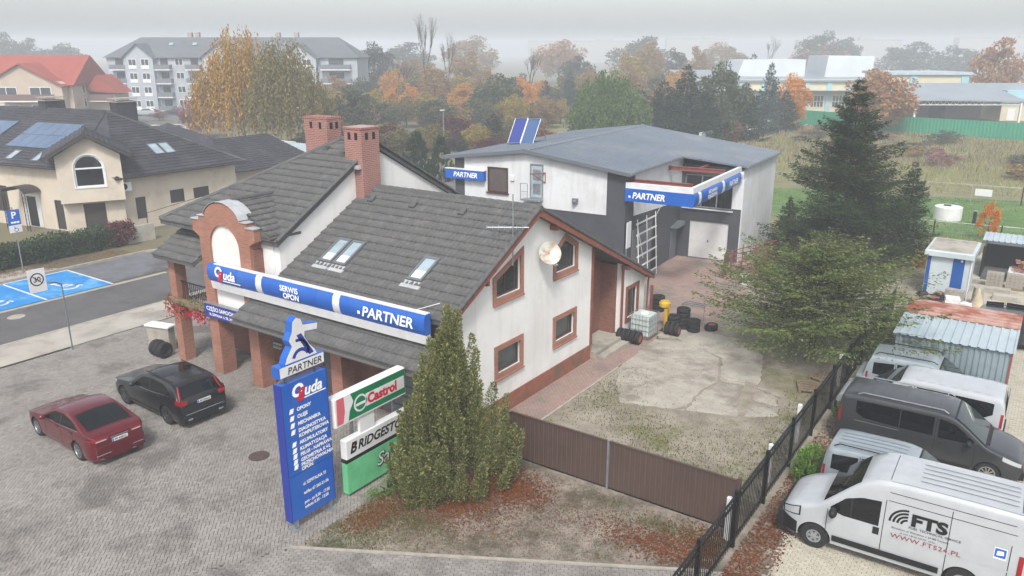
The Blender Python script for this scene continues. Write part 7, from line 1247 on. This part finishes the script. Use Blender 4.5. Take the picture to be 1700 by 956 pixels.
def crown_thuja(seed, rx=.38, n_cl=260, per=60, leaf=.02, z0=.0, tops=((0, 0, 1.0),)):
    rg = np.random.RandomState(seed); Q = []
    for tx, ty, th in tops:
        m_ = int(n_cl/len(tops)); z = rg.uniform(0, 1, m_)**1.15; a = rg.uniform(0, 6.283, m_); rr = rx*np.clip(1.12*(1-z)**.62, 0, 1)*(.55+.45*rg.random_sample(m_)**.5)*np.where(z < .12, .8+z*1.6, 1)*(1+.18*np.sin(3*a+seed))
        C = np.stack([tx*z+rr*np.cos(a), ty*z+rr*np.sin(a), z0+z*(th-z0)*.97], 1); P = np.repeat(C, per, 0); A = np.repeat(a, per); u = rg.uniform(0, 1, len(P)); P = P+rg.normal(0, .018, P.shape)+np.stack([np.cos(A)*u*.03, np.sin(A)*u*.03, u*.075-.02], 1)
        D = np.stack([np.cos(A)*.5, np.sin(A)*.5, np.full(len(P), .8)], 1)+rg.normal(0, .45, P.shape); s = leaf*rg.uniform(.6, 1.5, len(P)); Q.append(leafquads(P, D, s, s*.38, rg))
    return np.concatenate(Q)
def trunk_mesh(name, mat, C=None, h=.75, r=.022, seed=1, n=10, weep=False, base=0.0):
    rg = random.Random(seed); m = MB(); pts = [(0, 0, base)]; x = y = 0
    for k in range(1, 7): x += rg.uniform(-.012, .012); y += rg.uniform(-.012, .012); pts.append((x, y, base+(h-base)*k/6))
    for k in range(6): m.tube(pts[k], pts[k+1], r*(1-.13*k), r*(1-.13*(k+1)), 7, 0, False)
    if C is not None and len(C):
        for c in rg.sample(list(range(len(C))), min(n, len(C))):
            c = C[c]; k = rg.randint(2, 5); p = Vector(pts[k]); 
            if c[2] < p.z: k = 2; p = Vector(pts[2])
            q = Vector(c); mid = p.lerp(q, .5)+Vector((0, 0, .03)); m.tube(p, mid, r*.42, r*.26, 5, 0, False).tube(mid, q, r*.26, r*.08, 5, 0, False)
    return m.mesh(name, mat)
def bare_mesh(seed, mat):
    rg = random.Random(seed); m = MB()
    def grow(p, d, L_, r_, k):
        q = p+d*L_; m.tube(p, q, r_, r_*.7, 5 if k < 2 else 3, 0, False)
        if k >= 6: return
        for _ in range(3 if k < 4 else 2):
            e = (d+Vector((rg.uniform(-.6, .6), rg.uniform(-.6, .6), rg.uniform(-.1, .5)))*.75).normalized(); grow(q, e, L_*rg.uniform(.62, .82), r_*.6, k+1)
    grow(Vector((0, 0, 0)), Vector((0, 0, 1)), .24, .02, 0); me = m.mesh('branches', mat); z = max(v.co.z for v in me.vertices)
    for v in me.vertices: v.co /= z
    return me
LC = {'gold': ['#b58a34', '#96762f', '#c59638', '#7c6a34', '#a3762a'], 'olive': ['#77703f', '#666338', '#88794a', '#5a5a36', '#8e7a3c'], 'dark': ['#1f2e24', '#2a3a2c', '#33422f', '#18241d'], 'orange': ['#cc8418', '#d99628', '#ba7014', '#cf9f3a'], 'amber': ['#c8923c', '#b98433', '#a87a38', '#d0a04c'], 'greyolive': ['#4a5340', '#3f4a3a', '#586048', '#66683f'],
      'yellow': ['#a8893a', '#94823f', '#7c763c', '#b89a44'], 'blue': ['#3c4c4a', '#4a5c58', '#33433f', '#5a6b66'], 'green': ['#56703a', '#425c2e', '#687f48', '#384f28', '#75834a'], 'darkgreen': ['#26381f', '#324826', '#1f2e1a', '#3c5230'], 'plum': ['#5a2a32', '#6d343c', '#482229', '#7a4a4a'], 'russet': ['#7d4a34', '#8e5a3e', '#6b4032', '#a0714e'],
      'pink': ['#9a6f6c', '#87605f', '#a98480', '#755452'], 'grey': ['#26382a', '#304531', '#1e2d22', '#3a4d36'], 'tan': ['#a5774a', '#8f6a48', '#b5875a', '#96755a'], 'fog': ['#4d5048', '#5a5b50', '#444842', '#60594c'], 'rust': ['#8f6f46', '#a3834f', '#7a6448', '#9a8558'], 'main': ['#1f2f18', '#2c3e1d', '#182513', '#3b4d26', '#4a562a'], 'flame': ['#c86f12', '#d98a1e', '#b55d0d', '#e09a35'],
      'spread': ['#526335', '#61703d', '#3c4b27', '#707d47', '#7f884f', '#344122'], 'thuja': ['#727b48', '#545e32', '#8b9056', '#a09d66', '#454f2b', '#7a734a'], 'hedge': ['#2c4023', '#3a4f2b', '#23341c', '#4a5a30'], 'shrub': ['#5f8a2e', '#4c7526', '#7a9c3c', '#3c5f20']}
LM = {k: leafmat('foliage_'+k, v, .65, .22) for k, v in LC.items()}
K = {}
def kind(k):
    if k in K: return K[k]
    base = k.split('_')[0]; sd = int(k.split('_')[1]) if '_' in k else 0
    if base == 'round': q, C = crown_round(20+sd, leaf=.042, n_cl=80+10*sd, per=85, cls=.1, z0=.1); K[k] = (qmesh('crown', q, LM['green']), trunk_mesh('trunk', MT['bark'], C, seed=sd))
    elif base == 'birch': q, C = crown_weep(40+sd, 420, 50, .024, .5, .06); K[k] = (qmesh('crown', q, LM['gold']), trunk_mesh('trunk', MT['birch'], C, .88, .016, sd, 26))
    elif base == 'weep': q, C = crown_weep(50+sd, 520, 52, .03, .5, .04); K[k] = (qmesh('crown', q, LM['green']), trunk_mesh('trunk', MT['bark'], C, .7, .025, sd, 14))
    elif base == 'spruce': q, _ = crown_spruce(60+sd, .5, 32, 10, 46, .03, .05, .2, .75, .35); K[k] = (qmesh('crown', q, LM['dark']), trunk_mesh('trunk', MT['bark'], None, .96, .018, sd))
    elif base == 'thuja': K[k] = (qmesh('crown', crown_thuja(70+sd, .5, 170, 45, .06), LM['darkgreen']), trunk_mesh('trunk', MT['bark'], None, .6, .02, sd))
    elif base == 'column': q, C = crown_round(80, 60, 70, .04, .02, 1.0, .5, .15, .09); K[k] = (qmesh('crown', q, LM['flame']), trunk_mesh('trunk', MT['bark'], C, seed=3))
    elif base == 'bare': K[k] = (bare_mesh(90+sd, MT['bark']), None)
    return K[k]
def set_mat(o, m): o.material_slots[0].link = 'OBJECT'; o.material_slots[0].material = m
def tree(kd, col, x, y, h, w, label, i):
    var = {'round': 3, 'spruce': 3, 'birch': 2, 'bare': 2, 'thuja': 2}.get(kd, 1); cr, tk_ = kind('%s_%d' % (kd, i % var)); nm = {'round': 'broadleaf_tree', 'spruce': 'spruce_tree', 'birch': 'birch_tree', 'weep': 'willow_tree', 'thuja': 'thuja_tree', 'column': 'columnar_tree', 'bare': 'bare_tree'}[kd]
    T_ = thing(nm, label, 'tree', (x, y, -.05), rnd.uniform(0, 6.28)); c = link('crown' if kd != 'bare' else 'branches', cr, T_); c.scale = (w, w, h)
    if kd != 'bare': set_mat(c, LM[col])
    else: c.scale = (w*1.1, w*1.1, h)
    if tk_: t = link('trunk', tk_, T_); t.scale = (w if kd in ('spruce', 'thuja') else max(w, h*.6), w if kd in ('spruce', 'thuja') else max(w, h*.6), h)
TREES = [
    ('birch', 'gold', -66.6, 42.3, 16.2, 11.2, 'tall golden weeping birch left of the paired birches'),
    ('birch', 'olive', -60.8, 43.8, 14.8, 11.0, 'olive green weeping birch right of the golden one'),
    ('spruce', 'dark', -69.2, 57.6, 7.5, 4.0, 'small dark spruce behind the far brick chimney'),
    ('round', 'orange', -95.6, 78.8, 4.9, 3.1, 'small bright orange tree beside the dark spruce'),
    ('round', 'greyolive', -67.2, 60.8, 7.3, 6.8, 'grey green rounded tree between the chimneys'),
    ('round', 'yellow', -81.1, 79.3, 6.1, 5.7, 'yellow leaved tree right of the grey green tree'),
    ('round', 'orange', -88.2, 91.5, 5.7, 4.3, 'slim orange tree left of the paired orange maples'),
    ('round', 'orange', -92.7, 101.9, 5.8, 4.4, 'egg shaped orange maple behind the park lamp'),
    ('round', 'orange', -88.4, 104.8, 5.5, 5.7, 'round orange maple above the plum shrubs'),
    ('round', 'amber', -77.1, 99.1, 6.5, 6.5, 'amber maple with open crown at the street'),
    ('round', 'amber', -83.0, 112.2, 5.7, 5.5, 'amber tree just left of the large grey green tree'),
    ('round', 'greyolive', -65.3, 92.8, 8.3, 9.3, 'large grey green tree in front of the amber maples'),
    ('round', 'orange', -76.1, 117.0, 7.1, 6.3, 'faded orange tree behind the solar collectors'),
    ('spruce', 'blue', -61.5, 102.4, 7.5, 5.0, 'blue grey conifer behind the solar collectors'),
    ('spruce', 'blue', -64.6, 116.0, 8.9, 4.9, 'second blue grey conifer left of the willow'),
    ('round', 'yellow', -59.3, 103.9, 4.2, 4.4, 'yellow shrub tree at the left foot of the willow'),
    ('weep', 'green', -36.0, 78.0, 10.6, 10.7, 'big fresh green weeping willow behind the workshop roof'),
    ('spruce', 'blue', -40.2, 77.7, 4.8, 5.2, 'low silvery spruce in front of the willow'),
    ('spruce', 'dark', -46.0, 65.3, 4.8, 5.7, 'dark spruce left of the solar collectors'),
    ('thuja', 'darkgreen', -37.9, 40.9, 4.7, 3.2, 'dark green thuja beside the white back gable'),
    ('thuja', 'darkgreen', -35.9, 42.3, 4.3, 2.4, 'second dark thuja left of the workshop corner'),
    ('spruce', 'dark', -45.0, 57.3, 2.7, 2.2, 'small dark conifer behind the street lamp'),
    ('round', 'plum', -51.1, 63.4, 4.2, 5.6, 'plum red shrub tree behind the street lamp'),
    ('round', 'olive', -51.7, 59.9, 3.5, 5.3, 'olive shrub in front of the plum tree'),
    ('round', 'olive', -51.8, 52.6, 4.1, 6.2, 'wide olive shrub behind the near chimney'),
    ('round', 'russet', -69.3, 80.0, 2.7, 5.0, 'russet shrub below the round orange maple'),
    ('round', 'pink', -91.8, 53.4, 5.6, 6.3, 'pinkish bare crowned tree by the side street'),
    ('round', 'pink', -124.0, 66.7, 2.0, 3.2, 'small pink shrub before the parked white cars'),
    ('spruce', 'grey', -33.9, 83.8, 7.3, 7.4, 'first dark conifer right of the willow'),
    ('spruce', 'grey', -31.4, 85.5, 8.7, 7.1, 'second dark conifer in the row behind the workshop'),
    ('spruce', 'grey', -28.8, 87.3, 10.7, 8.1, 'tall dark conifer in the row behind the workshop'),
    ('round', 'greyolive', -24.6, 90.2, 10.2, 8.1, 'broad dark tree in the conifer row with rounded top'),
    ('spruce', 'grey', -26.1, 87.4, 7.4, 7.2, 'shorter dark conifer between the tall ones in the row'),
    ('spruce', 'grey', -23.6, 96.5, 8.1, 7.7, 'dark conifer left of the pointed blue spruce'),
    ('spruce', 'blue', -23.4, 107.1, 10.8, 4.9, 'pointed blue spruce near the right end of the row'),
    ('spruce', 'grey', -22.9, 114.5, 6.4, 5.8, 'last dark conifer at the right end of the row'),
    ('round', 'orange', -36.8, 94.6, 6.8, 3.1, 'orange tree glimpsed through the left conifer row'),
    ('round', 'orange', -23.0, 119.4, 8.3, 6.6, 'round orange tree before the factory hall'),
    ('round', 'tan', -9.1, 117.0, 9.3, 11.9, 'spreading brown orange tree before the factory canopy'),
    ('round', 'tan', 1.9, 180.7, 14.4, 12.1, 'tall tan tree behind the right factory wing'),
    ('round', 'russet', -23.4, 91.0, 3.6, 3.5, 'thin russet shrub at the start of the slat fence'),
    ('bare', 'grey', -97.6, 112.0, 20.3, 8.0, 'tall bare tree rising left above the fog line'),
    ('bare', 'grey', -99.3, 121.6, 16.7, 6.5, 'bare tree right of the tall bare one'),
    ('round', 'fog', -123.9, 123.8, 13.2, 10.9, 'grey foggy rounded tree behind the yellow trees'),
    ('bare', 'grey', -101.6, 109.2, 11.1, 7.7, 'bare branched tree behind the slim orange trees'),
    ('round', 'rust', -118.1, 152.5, 11.7, 12.8, 'rust coloured foggy tree behind the amber maples'),
    ('bare', 'grey', -89.7, 140.2, 13.2, 8.5, 'bare tree behind the faded orange tree'),
    ('round', 'rust', -129.5, 144.7, 9.9, 12.8, 'rust coloured foggy tree behind the orange maples'),
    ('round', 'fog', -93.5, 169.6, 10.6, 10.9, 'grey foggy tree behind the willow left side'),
    ('round', 'yellow', -73.0, 159.0, 11.2, 11.5, 'yellow green foggy tree behind the willow'),
    ('round', 'rust', -78.2, 180.2, 14.1, 9.2, 'rust tinted tall foggy tree right of the willow'),
    ('round', 'rust', -72.1, 198.7, 12.9, 8.5, 'rust tinted foggy tree above the conifer row'),
    ('round', 'fog', -82.3, 207.6, 12.1, 8.1, 'grey foggy tree above the conifer row'),
    ('spruce', 'grey', -55.5, 195.8, 11.7, 7.1, 'slim foggy spruce left of the white roof volume'),
    ('bare', 'grey', -87.9, 312.5, 18.1, 11.3, 'tall faint bare tree behind the white roof volume'),
    ('round', 'fog', -70.7, 324.4, 18.1, 19.3, 'tall faint tree behind the factory roof volumes'),
    ('round', 'fog', -68.4, 352.0, 16.5, 17.7, 'second faint tree behind the factory roof volumes'),
    ('round', 'fog', -45.0, 368.1, 15.0, 26.4, 'broad faint tree behind the cream tower'),
    ('round', 'fog', -27.8, 380.1, 13.1, 20.6, 'faint tree behind the flat factory roof'),
    ('round', 'fog', -341.8, 137.2, 18.1, 16.7, 'faint grey tree above the red roof ridge'),
    ('round', 'fog', -333.3, 143.1, 16.2, 13.9, 'second faint grey tree above the red roof'),
    ('round', 'fog', -321.5, 151.3, 13.9, 19.3, 'third faint grey tree above the red roof'),
    ('column', 'flame', 12.0, 44.0, 2.9, 1.6, 'small flame orange columnar tree by the lawn fence'),
]
for i, t in enumerate(TREES): tree(*t[:6], t[6], i)
# fuller tree belt between the houses and the workshop
rb_ = random.Random(31); nth = ['first', 'second', 'third', 'fourth', 'fifth', 'sixth', 'seventh', 'eighth', 'ninth', 'tenth', 'eleventh', 'twelfth', 'thirteenth', 'fourteenth', 'fifteenth', 'sixteenth', 'seventeenth', 'eighteenth']
for k in range(16):
    l = -34+4.9*k; cl = ['rust', 'greyolive', 'amber', 'olive', 'rust', 'yellow'][k % 6]; tree('round', cl, *far(l+rb_.uniform(-1, 1), 168+rb_.uniform(-8, 8)), rb_.uniform(6, 9.5), rb_.uniform(6.5, 9), 'misty %s tree in the back park row, %s from the left' % ({'rust': 'rusty', 'greyolive': 'grey green', 'amber': 'amber', 'olive': 'olive', 'orange': 'orange', 'yellow': 'yellow'}[cl], nth[k]), k)
for k in range(14):
    l = -25.5+2.6*k; cl = ['olive', 'russet', 'greyolive', 'yellow', 'plum'][k % 5]; tree('round', cl, *far(l, 102+rb_.uniform(-6, 6)), rb_.uniform(2.2, 4.0), rb_.uniform(4.2, 6), '%s shrub in the low park thicket, %s from the left' % ({'russet': 'russet', 'greyolive': 'grey green', 'plum': 'plum red', 'olive': 'olive', 'yellow': 'yellowish'}[cl], nth[k]), k)
for k in range(11):
    p = Vector((-38.5, 78)).lerp(Vector((-25.6, 118)), k/10); tree('thuja' if k % 3 else 'spruce', 'grey', p.x, p.y, rb_.uniform(5.2, 7.4), rb_.uniform(4.4, 5.4), 'dark evergreen in the front hedge row behind the workshop, %s from the left' % nth[k], k)
for k in range(13):
    l = -30+3.0*k; cl = ['yellow', 'greyolive', 'rust', 'greyolive', 'olive'][k % 5]; tree('round', cl, *far(l, 134+rb_.uniform(-7, 7)), rb_.uniform(3.6, 6.2), rb_.uniform(5, 7.2), '%s tree in the middle park row, %s from the left' % ({'rust': 'rusty', 'greyolive': 'grey green', 'amber': 'amber', 'olive': 'olive', 'yellow': 'yellowish'}[cl], nth[k]), k+1)
for k in range(9):
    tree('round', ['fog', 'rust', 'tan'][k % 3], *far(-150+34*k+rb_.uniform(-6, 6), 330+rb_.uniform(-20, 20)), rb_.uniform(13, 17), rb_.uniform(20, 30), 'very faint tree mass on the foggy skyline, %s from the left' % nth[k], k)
# near conifers, built at their own size
def own_tree(name, label, x, y, Q, mat, h, tr=.2, rot=0.0, th=.95):
    T_ = thing(name, label, 'tree', (x, y, -.03), rot); link('crown', qmesh('crown', Q, mat), T_)
    t = MB(); 
    for k in range(5): t.tube((0, 0, h*th*k/5), (0, 0, h*th*(k+1)/5), tr*(1-.19*k), tr*(1-.19*(k+1)), 8, 0, False)
    t.build('trunk', MT['bark'], T_, True, True); return T_
def spruce_own(label, x, y, h, w, seed, whorls=46, br=11, per=90, leaf=.2, name='spruce_tree', col='main', power=.8, droop=.16, flat=.3, z0=.02, jag=.3):
    q, st_ = crown_spruce(seed, w/2/h, whorls, br, per, z0, leaf/h, droop, power, flat, jag); T_ = own_tree(name, label, x, y, q*h, LM[col], h, .16)
    b = MB()
    for z, e, z2 in st_: b.tube((0, 0, z*h), (e[0]*h*.9, e[1]*h*.9, z2*h), .022, .006, 4, 0, False)
    b.build('limbs', MT['bark'], T_, True)['kind'] = 'stuff'; return T_
spruce_own('tall dark green spruce dominating the yard behind the workshop', 4.7, 32.9, 11.1, 9.8, 3, 48, 12, 330, .16, power=.86, jag=.36, droop=.2)
spruce_own('smaller spruce standing right of the tall dark green one', 8.0, 35.6, 6.2, 4.2, 4, 34, 10, 170, .11, power=.9, jag=.36); spruce_own('little spruce before the white workshop side wall', .6, 35.5, 3.2, 2.2, 5, 20, 8, 50, .13)
spruce_own('broad spreading conifer shading the fenced yard', 7.7, 14.9, 5.0, 9.8, 6, 24, 14, 300, .125, 'spreading_conifer', 'spread', .55, .12, .25, .22, .45)
spruce_own('young conifer sprouting beside the steel rack', 2.6, 26.4, 2.9, 2.0, 7, 16, 7, 40, .12)
def crown_plumes(seed, H, Rr, n_pl=110, per=520, leaf=.13):
    """shaggy evergreen: many upright plumes of different height"""
    rg = np.random.RandomState(seed); Q = []
    for i in range(n_pl):
        a = rg.uniform(0, 6.283); u = rg.uniform(0, 1)**.6; lob = 1+.16*math.sin(3*a+1)+.1*math.sin(5*a); rr = u*Rr*lob; zt = H*(1-.8*u**1.15)*rg.uniform(.84, 1.02); zt = max(zt, .7); zb = max(.05, zt-H*rg.uniform(.22, .42)); sp = rg.uniform(.15, .34)
        t = rg.uniform(0, 1, per)**.9; w = sp*np.clip(1-t, 0, 1)**.55*np.clip(t*6+.4, 0, 1)+.02; th = rg.uniform(0, 6.283, per); k = w*np.sqrt(rg.uniform(.15, 1, per)); lean = .12*rr
        P = np.stack([math.cos(a)*(rr*(.82+.18*t)+lean*t*.4)+k*np.cos(th), math.sin(a)*(rr*(.82+.18*t)+lean*t*.4)+k*np.sin(th), zb+t*(zt-zb)], 1)
        D = np.stack([np.cos(th)*.55+math.cos(a)*.25, np.sin(th)*.55+math.sin(a)*.25, np.full(per, .75)], 1)+rg.normal(0, .4, (per, 3)); s_ = leaf*rg.uniform(.5, 1.4, per); Q.append(leafquads(P, D, s_, s_*.4, rg))
    return np.concatenate(Q)
own_tree('thuja_tree', 'big shaggy olive green thuja in front of the house corner', 1.42, -2.4, crown_plumes(17, 5.9, 2.0, 130, 850, .08), LM['thuja'], 5.6, .14, .4, .75)
def shrub(name, label, x, y, rx, ry, h, mat, n_cl=60, per=60, leaf=.07, seed=1, z0=.02, cat='shrub'):
    q, C = crown_round(seed, n_cl, per, leaf/max(rx, ry)/2, z0, 1, .5, .25, .12); q = q*np.array([2*rx, 2*ry, h]); T_ = thing(name, label, cat, (x, y, -.02)); link('foliage', qmesh('foliage', q, mat), T_); m = MB()
    for c in C[:14]: m.tube((c[0]*rx*.3, c[1]*ry*.3, 0), (c[0]*2*rx*.9, c[1]*2*ry*.9, c[2]*h*.9), .02, .006, 4, 0, False)
    m.build('stems', MT['bark'], T_, True)
shrub('leafy_shrub', 'bright green leafy shrub between black fence and silver van', 10.35, 4.2, .45, 1.1, .9, LM['shrub'], 50, 60, .12, 5); shrub('leafy_shrub', 'small green shrub by the fence beside the dark grey van', 10.3, 8.9, .4, .7, .7, LM['shrub'], 30, 50, .1, 6); shrub('leafy_shrub', 'low green shrub at the foot of the advertising boards', .15, -3.9, .35, .9, .45, LM['shrub'], 30, 40, .08, 7); shrub('red_shrub', 'dark red shrub at the end of the clipped hedge', -36.6, 8.7, 1.1, 1.1, 1.9, LM['plum'], 60, 50, .16, 8); shrub('pale_shrub', 'pale flowering shrub behind the tall spruce foot', 9.2, 33.5, .7, .6, 1.0, LM['weedpale'] if 'weedpale' in LM else LM['amber'], 40, 40, .1, 9); shrub('leafy_shrub', 'green bush beside the corrugated garage and fence', 10.4, 15.5, .6, 1.6, 1.4, LM['spread'], 60, 60, .13, 10); shrub('leafy_shrub', 'green bush behind the fence near the junk heap', 10.2, 20.5, .7, 2.2, 1.7, LM['spread'], 60, 60, .14, 12); shrub('leafy_shrub', 'dark green bush below the big thuja', 1.6, -3.1, .9, .7, 1.0, LM['thuja'], 60, 60, .09, 13)
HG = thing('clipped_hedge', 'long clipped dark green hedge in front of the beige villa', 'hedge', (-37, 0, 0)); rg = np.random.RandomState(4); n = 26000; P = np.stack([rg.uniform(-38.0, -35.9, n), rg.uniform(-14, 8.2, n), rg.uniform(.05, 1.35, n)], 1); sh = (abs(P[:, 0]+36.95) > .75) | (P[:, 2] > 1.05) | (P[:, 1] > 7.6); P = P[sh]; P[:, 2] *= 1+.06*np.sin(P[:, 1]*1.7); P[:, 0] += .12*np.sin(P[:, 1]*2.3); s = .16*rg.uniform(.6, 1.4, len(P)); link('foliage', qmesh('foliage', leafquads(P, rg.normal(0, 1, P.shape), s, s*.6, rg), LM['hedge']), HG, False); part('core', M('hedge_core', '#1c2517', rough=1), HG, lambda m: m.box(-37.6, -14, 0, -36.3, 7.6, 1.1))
# scrub in the field: single bushes
bq, bc = crown_round(33, 26, 40, .09, .02, 1, .5, .3, .14); bqm = qmesh('foliage', bq, LM['tan']); rg = random.Random(12); k = 0
for (x, y, w, h, c_) in [(rg.uniform(-24, 24), rg.uniform(66, 116), rg.uniform(2, 5), rg.uniform(.8, 1.8), rg.choice(['fog', 'rust', 'pink'])) for _ in range(34)]:
    if y > 118: continue
    o = link('field_bush', bqm); o.location = (x, y, -.05); o.scale = (w, w, h); o.rotation_euler = (0, 0, rg.uniform(0, 6)); set_mat(o, LM[c_]); tag(o, 'low brown bush scattered over the dry field', 'bush', 'bushes in the dry field')
# ------------------------------------------------------------------ fog
hz = MB().box(-1160, -1160, -1.06, 1160, 1160, 26.0).build('haze', []); hz['kind'] = 'stuff'; tag(hz, 'pale morning fog over the whole neighbourhood', 'fog')
hm = bpy.data.materials.new('fog'); hm.use_nodes = True; nt = hm.node_tree; nt.nodes.clear(); out_n = nt.nodes.new('ShaderNodeOutputMaterial'); pv = nt.nodes.new('ShaderNodeVolumePrincipled'); pv.inputs['Color'].default_value = (.88, .935, 1.0, 1); pv.inputs['Density'].default_value = .0017; pv.inputs['Anisotropy'].default_value = .0
nt.links.new(pv.outputs[0], out_n.inputs['Volume']); hz.data.materials.append(hm)
